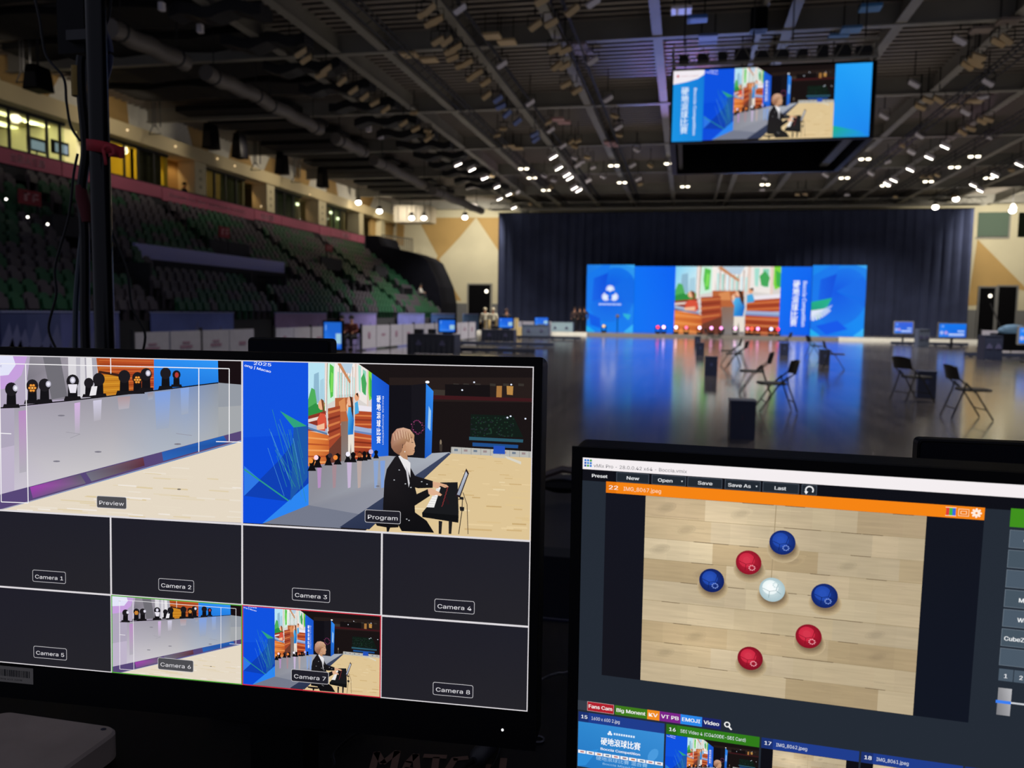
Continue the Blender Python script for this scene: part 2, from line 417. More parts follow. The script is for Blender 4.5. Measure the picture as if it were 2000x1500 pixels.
def program_picture():
    tf0 = sub(.5, 0, 1, .5)
    p = Pic(lambda x, y: tf0(450 + .325 * x, 640 + .325 * y))
    R = random.Random(3)
    p.poly([(60, 180), (1830, 200), (1830, 1300), (60, 1200)], '17100f')
    # dark hall behind
    p.poly([(955, 300), (1820, 300), (1815, 450), (955, 440)], '241a17'); p.poly([(1190, 370), (1290, 375), (1288, 432), (1192, 420)], '3a332c')
    for x in (1340, 1400, 1470, 1560, 1640, 1730): p.poly([(x, 335), (x + 34, 337), (x + 34, 352), (x, 350)], '35302b')
    p.poly([(1290, 340), (1560, 345), (1560, 420), (1290, 410)], '120d0d')
    p.poly([(1600, 350), (1632, 350), (1630, 425), (1598, 420)], 'a5733c'); p.poly([(1660, 350), (1700, 352), (1697, 405), (1662, 402)], 'b78645')
    p.poly([(1215, 405), (1815, 425), (1815, 445), (1215, 430)], '3c1518')
    p.poly([(1445, 520), (1700, 530), (1760, 660), (1440, 655)], '0e1a13')
    for k in range(110): 
        x = R.uniform(1440, 1700); y = R.uniform(535, 650); p.poly([(x, y), (x + 8, y), (x + 8, y + 7), (x, y + 7)], R.choice(['173022', '1d3a28', '20242a']))
    p.poly([(1435, 655), (1760, 672), (1758, 690), (1435, 675)], '2c5a6c'); p.poly([(1455, 690), (1730, 705), (1728, 725), (1455, 712)], '1e4d8a')
    for x, y in ((1665, 540), (1684, 532), (1773, 547), (1393, 375), (1688, 342), (1465, 328)): p.ell(x, y, 6, 5, 'e8efff', 8)
    # floor: wood right, grey stage
    p.poly([(1325, 755), (1812, 782), (1812, 1290), (800, 1230)], ['cfb58c', 'd3b788', 'ead3a0', 'e6cd9c'])
    for k in range(90):
        t = R.random() ** 1.6; y = 762 + t * 480; xl = 1325 - (y - 755) * 1.08 + 10; x = R.uniform(xl, 1800); L = (20 + 110 * t) * R.uniform(.5, 1.5)
        x1 = min(x + L, 1806); h = 2 + 9 * t
        p.poly([(x, y), (x1, y + (x1 - x) * .05), (x1, y + h + (x1 - x) * .05), (x, y + h)], R.choice(['dbc08e', 'd0b27e', 'e6cd9e', 'c9aa76', 'dfc592', 'ead6ac']))
    p.poly([(468, 826), (560, 805), (850, 776), (1315, 748), (1325, 755), (1110, 905), (660, 1205), (190, 1176), (468, 1066)], ['8e8c98', '8d8a92', '9a9aa6', 'aab0ba', 'aab0ba', '9496a2', '8a8d9b', '7e828f', '8b8d98'])
    for x, c in ((520, 'b48fbe'), (610, 'a58a92'), (700, 'c5b3d2'), (760, 'b7a6a2'), (900, '7f9fd8'), (860, '8aa3cf')):
        p.poly([(x, 800), (x + 30, 798), (x + 22, 960), (x + 6, 965)], c)
    p.poly([(468, 1066), (800, 1125), (660, 1205), (190, 1176)], '74798a')
    p.poly([(1310, 752), (1325, 757), (835, 1212), (655, 1200)], ['3d4660', '39425c', '27304a', '2d3651'])
    p.ell(885, 952, 12, 4, '6a6a74', 8)
    p.poly([(1327, 716), (1810, 744), (1808, 782), (1325, 756)], 'b9b8b2')
    for k in range(8): x = 1345 + k * 58; p.poly([(x, 728 + k * 3), (x + 22, 729 + k * 3), (x + 22, 742 + k * 3), (x, 741 + k * 3)], ['6f7c8c', '9b8888'][k % 2])
    for k in range(9): x = 1330 + k * 58; p.poly([(x, 716 + k * 3.3), (x + 2, 716 + k * 3.3), (x + 2, 757 + k * 3), (x, 756 + k * 3)], '7d7c78')
    p.poly([(1582, 708), (1650, 712), (1650, 760), (1580, 757)], '2450b8'); p.poly([(1577, 762), (1652, 768), (1652, 785), (1577, 780)], 'c9c2b2')
    p.poly([(1652, 770), (1748, 805), (1746, 822), (1660, 786)], 'd8d3c4')
    # curtain, black box, side wall screen
    p.poly([(955, 345), (1180, 345), (1172, 785), (952, 770)], '0e0c12'); p.poly([(1088, 345), (1176, 335), (1170, 785), (1088, 778)], '141218')
    for k in range(26):
        a = k / 26 * 6.283; rr = R.uniform(28, 42); p.ell(1125 + rr * math.cos(a), 600 + rr * 1.05 * math.sin(a), 4, 4, R.choice(['7a2f5c', '5c2444', 'a0487a']), 6)
    p.poly([(1176, 335), (1220, 382), (1209, 757), (1168, 787)], ['2d84e8', '2f8af0', '1f62c9', '1a56bd']); p.ell(1184, 327, 13, 8, 'ffffff', 10)
    p.poly([(1192, 470), (1206, 500), (1202, 620), (1186, 600)], '9ccaf2'); p.ell(1264, 690, 6, 18, '8a7a66', 8); p.poly([(1256, 700), (1274, 702), (1272, 745), (1258, 744)], '3a322c')
    # left wing wall
    p.poly([(70, 195), (468, 205), (470, 640), (70, 660)], ['1458e0', '0f58e4', '0a4ee0', '0646d8']); p.poly([(70, 660), (470, 640), (470, 1066), (192, 1178), (70, 1172)], ['0646d8', '0a4ee0', '0848d0', '0648d8', '0850e4'])
    p.poly([(80, 1010), (300, 790), (468, 575), (470, 940), (350, 1045)], '0b3fb4'); p.poly([(190, 1178), (470, 935), (470, 1066)], '2b86f2'); p.poly([(82, 830), (82, 1012), (180, 915)], '2d77e6')
    p.poly([(298, 500), (462, 592), (464, 640), (380, 600)], '2fa37c'); p.poly([(380, 600), (464, 590), (465, 900), (360, 1040)], '1b56a8')
    p.line([(82, 850), (350, 1040)], 8, '2c9a86')
    for k in range(22):
        x = 225 + 9 * k; y = 520 + R.uniform(-40, 250) ; p.line([(x, y), (x + R.uniform(60, 130), y + R.uniform(160, 300))] if x < 330 else [(x, y + 100), (min(x + 40, 462), y + 300)], R.uniform(1.2, 3), R.choice(['2b8a9c', '3c8fc4', '2f8f84', '4f9fd8', '3a9382']))
    p.text('2025', 140, 222, 26, 'eaf2ff', .01, w=104, rot=6); p.text('ong | Macao', 84, 232, 20, 'f4f8ff', .005, w=162, rot=14)
    # centre wall picture in perspective
    def yt(x): return 205 + max(0, x - 760) * .72 if x > 760 else 205
    X = lambda a, b: 468 + 384 * (a ** .85)
    def Y(a, b):
        x = 468 + 384 * (a ** .85); t = 205 if x < 760 else 205 + (x - 760) * .75; bo = 832 - (x - 468) * .14
        return t + (bo - t) * b
    windows_scene(p, X, Y)
    p.poly([(850, 272), (954, 346), (950, 770), (848, 778)], ['1c5fd8', '1450c8', '1a5ed4', '1f66dc'])
    for k, ch in enumerate('硬地滾球比賽'): p.text(ch, 879, 446 + k * 49, 34, 'ffffff', .006, w=23)
    p.text('Boccia Competition', 914, 412, 12, 'e8f1ff', .0, w=290, rot=90)
    # moving lights along the wall
    for x, y, s in ((490, 820, 1.2), (525, 800, 1.2), (590, 790, 1.1), (645, 785, 1.1), (706, 775, 1), (738, 775, 1), (778, 770, .9), (806, 768, .9), (832, 765, .8), (876, 758, .8)):
        p.poly([(x - 22 * s, y + 34 * s), (x - 10 * s, y + 5 * s), (x - 16 * s, y - 18 * s), (x, y - 30 * s), (x + 16 * s, y - 18 * s), (x + 10 * s, y + 5 * s), (x + 22 * s, y + 34 * s)], '0c0a0c')
    for x, y, c in ((484, 800, 'f0913a'), (516, 780, 'ffd9e8'), (632, 780, 'f08a3a'), (707, 760, 'f4f0ff'), (600, 768, '3a2c30'), (776, 765, 'a05028'), (845, 745, 'c9b6d8')): p.ell(x, y, 14, 15, c, 10)
    # pianist at the keyboard, seen from the side
    p.poly([(870, 1172), (1010, 1180), (1010, 1200), (960, 1202), (950, 1230), (940, 1230), (938, 1200), (880, 1190)], '0e0c0e')
    p.poly([(990, 775), (1010, 770), (1060, 800), (1110, 890), (1218, 922), (1216, 962), (1130, 965), (1110, 960), (1120, 1000), (1190, 968), (1200, 1010), (1108, 1070), (1110, 1110), (1180, 1160), (1225, 1232), (1030, 1222), (1000, 1170), (918, 1160), (918, 1070), (926, 920), (940, 850)], ['1f1b1e', '1a171a', '1c191c', '171417', '1a1719', '131113', '100e10', '131113', '131113', '161316', '131113', '100e10', '0f0d0f', '0c0b0d', '0b0a0c', '0b0a0c', '0b0a0c', '0c0b0d', '0f0d0f', '1a1719', '171417', '1a171a', '1d1a1d'])
    p.poly([(1010, 772), (1032, 765), (1082, 812), (1082, 900), (1070, 860), (1074, 935), (1056, 860)], 'e8e6e8'); p.poly([(1052, 830), (1066, 850), (1078, 935), (1072, 960)], 'cfcdd2')
    p.poly([(1008, 740), (1040, 720), (1064, 765), (1066, 795), (1040, 785), (1018, 766)], 'b98a68')
    p.poly([(1040, 680), (1100, 660), (1113, 710), (1106, 722), (1108, 745), (1098, 764), (1070, 768), (1040, 745)], ['d4a583', 'd9ac8a', 'dfb594', 'cfa07e', 'cb9c7a', 'c59673', 'bd8c6a', 'b98865'])
    p.poly([(965, 690), (972, 640), (1000, 608), (1040, 600), (1080, 612), (1106, 645), (1104, 680), (1088, 655), (1075, 690), (1058, 682), (1048, 705), (1036, 700), (1030, 742), (1012, 764), (985, 745), (968, 720)], ['a8775c', 'b4806a', 'c99a84', 'd6ab92', 'd9b092', 'caa07e', 'b98f6c', 'b48964', 'a87c5a', 'a2765a', '9c6f56', '996d54', '8d634c', '8a5f48', '90644d', '9c6f58'])
    for k in range(14): x = 980 + k * 8; p.line([(x, 612 + abs(k - 6) * 4), (x + 8, 660 + abs(k - 6) * 3)], 2.5, ['e6c4a4', '9c7058'][k % 2])
    p.ell(1046, 716, 10, 15, 'c08e6c', 10); p.ell(1049, 745, 3, 4, 'f4f4f4', 6); p.line([(1088, 688), (1100, 690)], 4, '3a2a24'); p.line([(1098, 738), (1108, 740)], 3, '8f5040')
    for x, y in ((1015, 855), (1052, 938), (1085, 960), (1150, 925), (1182, 940), (1060, 1150), (1074, 1158), (985, 915)): p.ell(x, y, 5, 3, 'c9ccd2', 6)
    # keyboard, hands, tablet, stand
    p.poly([(1180, 1078), (1262, 930), (1366, 928), (1372, 1100), (1370, 1172), (1155, 1136), (1152, 1112)], '17181a')
    p.poly([(1178, 1078), (1246, 955), (1264, 960), (1224, 1080)], 'f2f0ee')
    for k in range(8): t = k / 8; p.line([(1184 + 62 * t, 1070 - 112 * t), (1224 + 38 * t, 1072 - 108 * t)], 1.5, '8e8c8e')
    p.poly([(1152, 1110), (1372, 1128), (1370, 1172), (1154, 1138)], '0c0d0e'); p.line([(1290, 1010), (1312, 1060)], 14, '241418')
    for k in range(6): p.line([(1310 - k * 6, 955 + k * 20), (1300 - k * 6, 975 + k * 20)], 4, '8a2f30')
    p.poly([(1216, 925), (1250, 930), (1300, 944), (1312, 956), (1290, 962), (1262, 950), (1248, 966), (1218, 958)], 'd9a987'); p.poly([(1186, 968), (1210, 965), (1250, 985), (1272, 1003), (1262, 1012), (1238, 1004), (1222, 1010), (1192, 1000)], 'e0b190')
    p.line([(1250, 985), (1272, 1005)], 3, 'b98564'); p.line([(1280, 948), (1306, 958)], 3, 'b98564')
    p.poly([(1352, 1010), (1418, 845), (1434, 875), (1380, 1022)], '24181c'); p.poly([(1362, 1002), (1416, 862), (1426, 880), (1378, 1008)], ['9aa2b4', 'c3c9d6', 'b4bac8', '8e96a8'])
    p.line([(1398, 990), (1422, 1060), (1428, 1240)], 4, '4a3a30'); p.line([(1370, 1030), (1395, 1030), (1392, 1100), (1372, 1240)], 5, '2a2420'); p.poly([(1378, 1015), (1402, 1018), (1402, 1034), (1378, 1032)], '1a1a1c')
    p.poly([(1378, 1075), (1406, 1078), (1404, 1102), (1380, 1100)], '1a1a1c')
    for x in (1252, 1312): p.poly([(x, 1160), (x + 22, 1164), (x + 16, 1240), (x, 1238)], '1c1b1d')
    return p

def preview_picture():
    tf0 = sub(0, 0, .5, .5)
    p = Pic(lambda x, y: tf0(.28 * x, 640 + .28 * y)); R = random.Random(5)
    p.poly([(-140, 180), (1700, 200), (1700, 1380), (-140, 1280)], 'a8a4b0')
    # wall picture along the top
    p.poly([(-140, 190), (480, 205), (480, 520), (-140, 600)], ['cfc6e6', 'a39aa8', '8f8a94', 'b9a4c4'])
    p.poly([(210, 200), (480, 205), (480, 500), (240, 510), (190, 360)], ['8b8790', '9a949e', '84808a', '918b98', '7a7680']); p.poly([(300, 205), (420, 206), (470, 480), (360, 500)], '6f6d74')
    p.poly([(-140, 190), (105, 200), (190, 200), (150, 330), (60, 420), (-140, 460)], ['dcd8f2', 'd5cdf0', 'c65fd0', 'b84fc4', 'a84cc0', 'c9c0ee'])
    p.poly([(-140, 190), (90, 198), (110, 260), (60, 330), (-140, 350)], 'e3e4f8'); p.text('MC', -12, 275, 20, '3a3f8a', 0, w=24)
    p.poly([(475, 205), (590, 207), (600, 480), (480, 500)], 'd8d5da'); p.poly([(530, 207), (560, 207), (560, 470), (535, 470)], 'b9b6c0')
    p.poly([(600, 207), (680, 209), (690, 460), (610, 480)], 'e4e1e4'); p.poly([(640, 208), (676, 209), (684, 460), (655, 465)], 'a8a6b2')
    p.poly([(672, 209), (1078, 214), (1074, 430), (700, 480)], ['b04a1c', 'c0532a', 'a83f20', 'c87a26'])
    for k in range(9): p.line([(690, 228 + k * 26), (1072, 236 + k * 22)], 6, ['cc6a30', '8f3816', 'd47c3a'][k % 3])
    p.poly([(690, 330), (820, 322), (900, 380), (880, 460), (700, 480)], 'c98420')
    for k in range(6): p.line([(700, 350 + k * 22), (880, 345 + k * 20)], 4, ['e0a030', 'a86414'][k % 2])
    p.poly([(690, 300), (820, 320), (860, 335), (850, 345), (690, 315)], '3a1c12')
    p.poly([(1074, 214), (1524, 226), (1524, 385), (1074, 435)], ['2a8cf0', '2f96f6', '2380e4', '1f74d8']); p.poly([(1520, 225), (1690, 232), (1690, 400), (1524, 384)], '15090b')
    # grey stage floor
    ex = [(-140, 600, 1205), (100, 560, 1140), (480, 515, 1038), (780, 480, 960), (1074, 440, 880), (1300, 412, 820), (1524, 384, 762), (1692, 398, 720)]
    ct = ['a79db8', 'a49fac', '9f9aa6', '9a98a2', '8f9ab4', '7d94c0', '8a92a0', '8b919c']; cm = ['b8aac8', 'b6b1bc', 'b0adb6', 'adaab2', '9fa7b8', '96a4c0', '9aa0a8', '9fa2a6']; cb = ['c2b0d2', 'c9c2d0', 'cac6ca', 'c4c1c4', 'b0b6c2', 'aab2be', 'aaadb0', 'a9abac']
    for i in range(7):
        (xa, ta, ba), (xb, tb_, bb) = ex[i], ex[i + 1]; ma, mb_ = ta + (ba - ta) * .45, tb_ + (bb - tb_) * .45
        p.poly([(xa, ta), (xb, tb_), (xb, mb_), (xa, ma)], [ct[i], ct[i + 1], cm[i + 1], cm[i]]); p.poly([(xa, ma), (xb, mb_), (xb, bb), (xa, ba)], [cm[i], cm[i + 1], cb[i + 1], cb[i]])
    for x, c, wd, L in ((130, 'b98bc2', 60, 520), (520, 'd3b2e0', 40, 300), (650, 'cfcbe0', 60, 220), (820, 'b0969a', 90, 160), (1030, '9a8f98', 40, 120), (1080, '7fa0e0', 110, 330), (1260, '86a6e2', 60, 250)):
        p.poly([(x, 530 - (x - 500) * .14), (x + wd, 522 - (x - 500) * .14), (x + wd * .9, 500 + L - x * .12), (x + wd * .1, 510 + L - x * .12)], [c, c, 'b2aeb8' if x < 1000 else '9fa9bc', 'b2aeb8' if x < 1000 else '9fa9bc'])
    for x, y in ((395, 932), (685, 866), (1240, 812), (428, 613)): p.ell(x, y, 26, 6, '7d7a86', 8)
    p.line([(1230, 738), (1340, 752)], 3, '8f8c98'); p.line([(460, 728), (560, 742), (490, 770)], 3, '98949f')
    # dark strip
    p.poly([(-140, 1200), (1692, 718), (1692, 782), (20, 1262), (-140, 1300)], ['5c3c78', '3a4458', '30486c', '6b4a86', '6b4a86'])
    p.poly([(210, 1112), (560, 1022), (600, 1085), (230, 1190)], ['a03fae', '5c5668', '6c6576', '7c4a8e']); p.poly([(600, 1012), (1000, 905), (1010, 962), (640, 1072)], ['6c6a7c', '6a3a48', '5a2c38', '74727f'])
    p.poly([(1130, 868), (1560, 754), (1590, 800), (1140, 930)], ['2a5cae', '2462b8', '1c4e9c', '2b66b8']); p.line([(40, 1265), (1150, 945), (1692, 790)], 9, '4a7ac0')
    # wood floor
    p.poly([(20, 1268), (1692, 792), (1692, 1360), (-140, 1275), (-140, 1300)], ['dfd4cc', 'e0cd9c', 'e8dcc0', 'e9ded2', 'e6dcd4'])
    for k in range(70):
        x = R.uniform(100, 1650); y = R.uniform(max(800, 1270 - x * .28) + 10, 1330); L = R.uniform(60, 240); x1 = min(x + L, 1690)
        p.poly([(x, y), (x1, y + (x1 - x) * .06), (x1, y + 10 + (x1 - x) * .06), (x, y + 8)], R.choice(['e2d4ba', 'dfcfae', 'e9dfcf', 'eee6dc', 'dccaa4', 'e6dac6']))
    p.ell(1250, 1127, 14, 5, '6a625a', 8)
    # row of moving lights
    def ml(x, y, s, lens=None, face=None):
        p.poly([(x - 52 * s, y + 78 * s), (x + 52 * s, y + 78 * s), (x + 60 * s, y + 104 * s), (x - 62 * s, y + 108 * s)], '141114')
        p.poly([(x - 30 * s, y - 30 * s), (x + 30 * s, y - 30 * s), (x + 34 * s, y + 82 * s), (x - 34 * s, y + 82 * s)], '0f0d10')
        p.ell(x, y - 26 * s, 44 * s, 48 * s, '1b181c', 16)
        if lens: p.ell(x + lens[0] * s, y - 34 * s, 20 * s, 24 * s, 'b9b6c6', 12); p.ell(x + lens[0] * s, y - 34 * s, 12 * s, 14 * s, 'eceaf6', 10)
        if face:
            p.ell(x, y - 10 * s, 36 * s, 38 * s, '2c1a10', 14)
            for a in range(7): p.ell(x + 20 * s * math.cos(a * 1.047), y - 10 * s + 22 * s * math.sin(a * 1.047), 10 * s, 9 * s, 'f09a3a', 8)
            p.ell(x, y - 10 * s, 9 * s, 9 * s, 'f6b45a', 8)
    p.line([(0, 560), (520, 505), (760, 478), (1070, 440), (1524, 384)], 8, '0e0c0e')
    ml(80, 455, 1.0, (30,)); ml(226, 430, .95, None, 1); ml(312, 425, .95, (28,)); ml(508, 400, 1.0, (0,)); p.poly([(475, 395), (540, 395), (530, 455), (490, 455)], 'e8e4ee'); ml(620, 405, .75); ml(690, 385, .95); p.poly([(640, 410), (680, 408), (670, 470), (625, 475)], 'e9e6ea')
    ml(868, 365, .95); ml(960, 372, .85, None, 1); ml(1020, 348, .9, (16,)); ml(1156, 340, .85); ml(1232, 345, .65); p.ell(1234, 330, 14, 20, 'b43a34', 8)
    # safe-area frame lines
    Wc = 'f4f2f4'
    for a, b in (((5, 250), (1600, 286)), ((1600, 286), (1600, 790)), ((10, 1215), (198, 1222)), ((-2, 250), (10, 1215)), ((180, 255), (198, 1222)), ((1388, 284), (1388, 866)), ((772, 212), (774, 320)), ((0, 736), (80, 740)), ((1508, 794), (1690, 798))):
        p.line([a, b], 6, Wc)
    return p

def led_scene(W, H):                 # centre LED wall, drawn in metres
    p = Pic(lambda x, y: (x / W, y / H), aspect=W / H)
    p.poly([(0, 0), (.243 * W, 0), (.243 * W, H), (0, H)], ['0f72f6', '0a62f2', '0a68f2', '0d74f4'])
    windows_scene(p, lambda a, b: W * (.243 + .574 * a), lambda a, b: b * H)
    p.poly([(.817 * W, 0), (W, 0), (W, H), (.817 * W, H)], ['0b70f6', '0a66f0', '0a5cea', '0a68f0'])
    for k, ch in enumerate('硬地滾球比賽'): p.text(ch, (.884 - .0015 * k) * W, (.30 + k * .112) * H, .088 * H, 'ffffff', .008, w=.034 * W)
    p.text('Boccia Competition', .936 * W, .21 * H, .075 * H, 'dfeaff', .02, w=.66 * H, rot=90)
    return p
# ------------------------------------------------------------------ materials
M_deck = mat('roof_deck_metal', '989088', 0.5, 0.2)
M_beam = mat('painted_steel', '8d8a82', 0.55, 0.1, noise=.1, nscale=.8)
M_darksteel = mat('dark_steel', '1e1e22', 0.6, 0.1)
M_black = mat('black_plastic', '030306', 0.5, spec=.12)
M_blackgloss = mat('gloss_black', '030306', 0.3, spec=.15)
M_cloth = mat('black_stage_cloth', '14151d', 0.95, noise=.2, nscale=1.5, spec=.1)
M_curtain = mat('navy_black_curtain', '3a405a', 0.95, noise=.15, nscale=.6, spec=.08)
M_cream = mat('cream_wall_paint', 'ccc4a8', 0.8, noise=.05, nscale=.5)
M_gold = mat('gold_wall_paint', 'b4935a', 0.75, noise=.06, nscale=.5)
M_white = mat('white_paint', 'd8d6cc', 0.7, noise=.05)
M_grey = mat('grey_wall_paint', '6f6f70', 0.8)
M_pink = mat('pink_banner_fabric', 'b5607a', 0.8, noise=.08, nscale=.4)
M_glass = mat('window_glass', '10150f', 0.06, spec=.6)
M_concrete = mat('stand_concrete', '2b2c33', 0.85, noise=.15, nscale=.8)
M_lit = mat('lit_lens', 'ffffff', 0.4, emit='fff6e6', es=14)
M_litdim = mat('lit_lens_small', 'ffffff', 0.4, emit='fff3d8', es=5)

# ------------------------------------------------------------------ floor
def floor_material():
    m = bpy.data.materials.new('polished_sports_floor'); m.use_nodes = True; nt = m.node_tree; b = nt.nodes['Principled BSDF']
    L = nt.links.new; N = nt.nodes.new
    tc = N('ShaderNodeTexCoord')
    mp = N('ShaderNodeMapping'); mp.inputs['Rotation'].default_value = (0, 0, math.pi / 2); L(tc.outputs['Object'], mp.inputs[0])
    br = N('ShaderNodeTexBrick'); br.inputs['Scale'].default_value = 1; br.inputs['Brick Width'].default_value = 1.9; br.inputs['Row Height'].default_value = .14
    br.inputs['Mortar Size'].default_value = .0015; br.inputs['Color1'].default_value = (*lin('5e5753'), 1); br.inputs['Color2'].default_value = (*lin('4a4542'), 1); br.inputs['Mortar'].default_value = (*lin('443d37'), 1)
    L(mp.outputs[0], br.inputs['Vector'])
    n1 = N('ShaderNodeTexNoise'); n1.inputs['Scale'].default_value = .35; n1.inputs['Detail'].default_value = 4; L(tc.outputs['Object'], n1.inputs['Vector'])
    mx = N('ShaderNodeMix'); mx.data_type = 'RGBA'; mx.blend_type = 'MULTIPLY'; mx.inputs[0].default_value = .5
    rp = N('ShaderNodeValToRGB'); rp.color_ramp.elements[0].position = .35; rp.color_ramp.elements[0].color = (.45, .45, .47, 1); rp.color_ramp.elements[1].position = .65
    L(n1.outputs[0], rp.inputs[0]); L(br.outputs[0], mx.inputs[6]); L(rp.outputs[0], mx.inputs[7]); L(mx.outputs[2], b.inputs['Base Color'])
    mp2 = N('ShaderNodeMapping'); mp2.inputs['Scale'].default_value = (1.2, .25, 1); L(tc.outputs['Object'], mp2.inputs[0])
    n2 = N('ShaderNodeTexNoise'); n2.inputs['Scale'].default_value = 1.0; n2.inputs['Detail'].default_value = 3; L(mp2.outputs[0], n2.inputs['Vector'])
    r = N('ShaderNodeMapRange'); r.inputs['To Min'].default_value = .07; r.inputs['To Max'].default_value = .15; L(n2.outputs[0], r.inputs[0]); L(r.outputs[0], b.inputs['Roughness'])
    bp = N('ShaderNodeBump'); bp.inputs['Strength'].default_value = .05; bp.inputs['Distance'].default_value = .02; L(n2.outputs[0], bp.inputs['Height']); L(bp.outputs[0], b.inputs['Normal'])
    b.inputs['Specular IOR Level'].default_value = 1.0; b.inputs['Coat Weight'].default_value = .8; b.inputs['Coat Roughness'].default_value = .19; b.inputs['Coat IOR'].default_value = 1.6
    return m
fl = MB(); fl.add([(-26, -6, 0), (40, -6, 0), (40, 72, 0), (-26, 72, 0)], [(0, 1, 2, 3)])
fl.build('floor', floor_material(), kind='structure')

# ------------------------------------------------------------------ roof: ribbed deck, beams
ZB = 10.0                                   # underside of the beams
pr = []
jb = MB()
for i in range(148): jb.box2((-24.8, 6.08 + i * .42, 10.60), (39, 6.24 + i * .42, 10.64)); jb.box2((-24.8, 6.15 + i * .42, 10.66), (39, 6.17 + i * .42, 10.86))
y = 6.0
while y < 68.4:
    pr += [(y, 10.98), (y + .08, 10.86), (y + .26, 10.86), (y + .34, 10.98)]; y += .42
dk = MB(); n = len(pr)
dk.add([(-25, a, b) for a, b in pr] + [(40, a, b) for a, b in pr], [(i, i + 1, n + i + 1, n + i) for i in range(n - 1)])
dko = dk.build('ceiling', mat('roof_deck_dark', '2c2a2a', .7), kind='structure')
jb.build('deck_rib', M_deck, parent=dko, kind='stuff')

def ibeam(mb, a, b, wd=.3, top=10.9, bot=ZB, along='y'):
    """I section between a and b"""
    if along == 'y':
        x = a[0]; y0, y1 = a[1], b[1]
        mb.box2((x - wd / 2, y0, bot), (x + wd / 2, y1, bot + .05)); mb.box2((x - .02, y0, bot + .05), (x + .02, y1, top))
    else:
        yy = a[1]; x0, x1 = a[0], b[0]
        mb.box2((x0, yy - wd / 2, bot), (x1, yy + wd / 2, bot + .05)); mb.box2((x0, yy - .03, bot + .05), (x1, yy + .03, top))
k = 0
for x in (-13.5, -11.6, -9.96, -6.97, -4.16, -1.09, 1.92, 2.75, 5.85, 8.9, 12.1, 15.3, 18.6, 21.9, 25.2, 28.5):
    mb = MB(); ibeam(mb, (x, 6), (x, 68), wd=.16 if x == 1.92 else .30)
    k += 1; mb.build('trim_%d' % k, M_beam, kind='structure')
for y in (10.4, 18.4, 26.4, 34.4, 42.4, 50.6, 58.8, 66.6):
    mb = MB(); ibeam(mb, (-24.5, y), (32, y), wd=.26, bot=ZB - .04, along='x')
    k += 1; mb.build('trim_%d' % k, M_beam, kind='structure')

# ------------------------------------------------------------------ far wall: cream with big gold diamonds
YF = 68.0
def fpt(px, py): p = at(px, py, y=YF); return (p.x, p.z)
wl = MB(); wl.box2((-25, YF, 2.2), (36, YF + .3, 11)); wl.m = 1; wl.box2((-25, YF - .01, 0), (36, YF + .3, 2.2))
wb = wl.build('wall_back', [M_cream, M_grey], kind='structure')
for poly in ([(815, 425), (930, 425), (895, 467), (858, 506)], [(930, 425), (975, 425), (975, 492)], [(855, 500), (858, 506), (890, 570), (901, 587), (870, 587), (866, 560), (850, 510)], [(775, 428), (790, 430), (788, 480), (775, 478)],
             [(1909, 467), (2012, 571), (1990, 565), (1986, 592), (1890, 597)]):
    mb = MB(); mb.prism([fpt(*q) for q in poly], 1, YF - .02, YF + .01); mb.build('painted_triangle', M_gold, parent=wb)
# window strip on the right of the far wall
mb = MB(); a = fpt(1911, 415); b = fpt(1968, 463)
wr = MB(); wr.box2((a[0], YF - .04, b[1]), (b[0], YF - .01, a[1])); wr = wr.build('window_1', M_glass, kind='structure')
fr = MB(); fr.box2((a[0] - .1, YF - .1, b[1] - .12), (b[0] + .1, YF - .02, b[1])); fr.box2((b[0], YF - .1, b[1]), (b[0] + .12, YF - .02, a[1])); fr.build('window_frame', M_beam, parent=wr)
cu = MB()
for i in range(26):
    x = a[0] + (b[0] - a[0]) * i / 26; cu.box2((x, YF - .06 - .02 * (i % 2), b[1] + .05), (x + (b[0] - a[0]) / 26, YF - .045, a[1]))
cu.build('window_curtain', mat('green_grey_curtain', '5b6d60', .9), parent=wr)
a = fpt(1990, 415); b = fpt(2060, 463)
w2 = MB(); w2.box2((a[0], YF - .04, b[1]), (b[0], YF - .01, a[1])); w2.build('window_2', M_glass, kind='structure')
# black doorways in the far wall
for i, (x0, y0, x1) in enumerate(((916, 556, 959), (1913, 562, 1943), (1950, 560, 1985))):
    a = fpt(x0, y0); b = fpt(x1, y0)
    d = MB(); d.box2((a[0], YF - .12, 0), (b[0], YF - .02, a[1])); d = d.build('door_%d' % (i + 1), mat('dark_doorway', '060609', .9, spec=.1), kind='structure')
    f2 = MB(); f2.box2((a[0] - .12, YF - .16, 0), (a[0], YF - .02, a[1] + .12)); f2.box2((b[0], YF - .16, 0), (b[0] + .12, YF - .02, a[1] + .12)); f2.box2((a[0], YF - .16, a[1]), (b[0], YF - .02, a[1] + .12)); f2.build('door_frame', M_grey if i else M_beam, parent=d)
p_ = at(950, 569, y=67.86); e = MB(); e.ball(p_, .14, 8, 6); o = e.build('bulkhead_lamp', mat('lamp_glow_a', 'ffffff', .4, emit='fff4e0', es=3), smooth=True); tag(o, 'small round lamp on the black doorway left of the curtain', 'lamp')
p_ = at(1934, 578, y=67.86); e = MB(); e.ball(p_, .12, 8, 6); o = e.build('bulkhead_lamp', mat('lamp_glow_a', 'ffffff'), smooth=True); tag(o, 'small round lamp over the black doorway at the far right', 'lamp')

mb = MB(); mb.box2((38, -6, 0), (38.3, 68, 11)); mb.build('wall_right', mat('right_wall_grey', '4a4a50', .8), kind='structure')
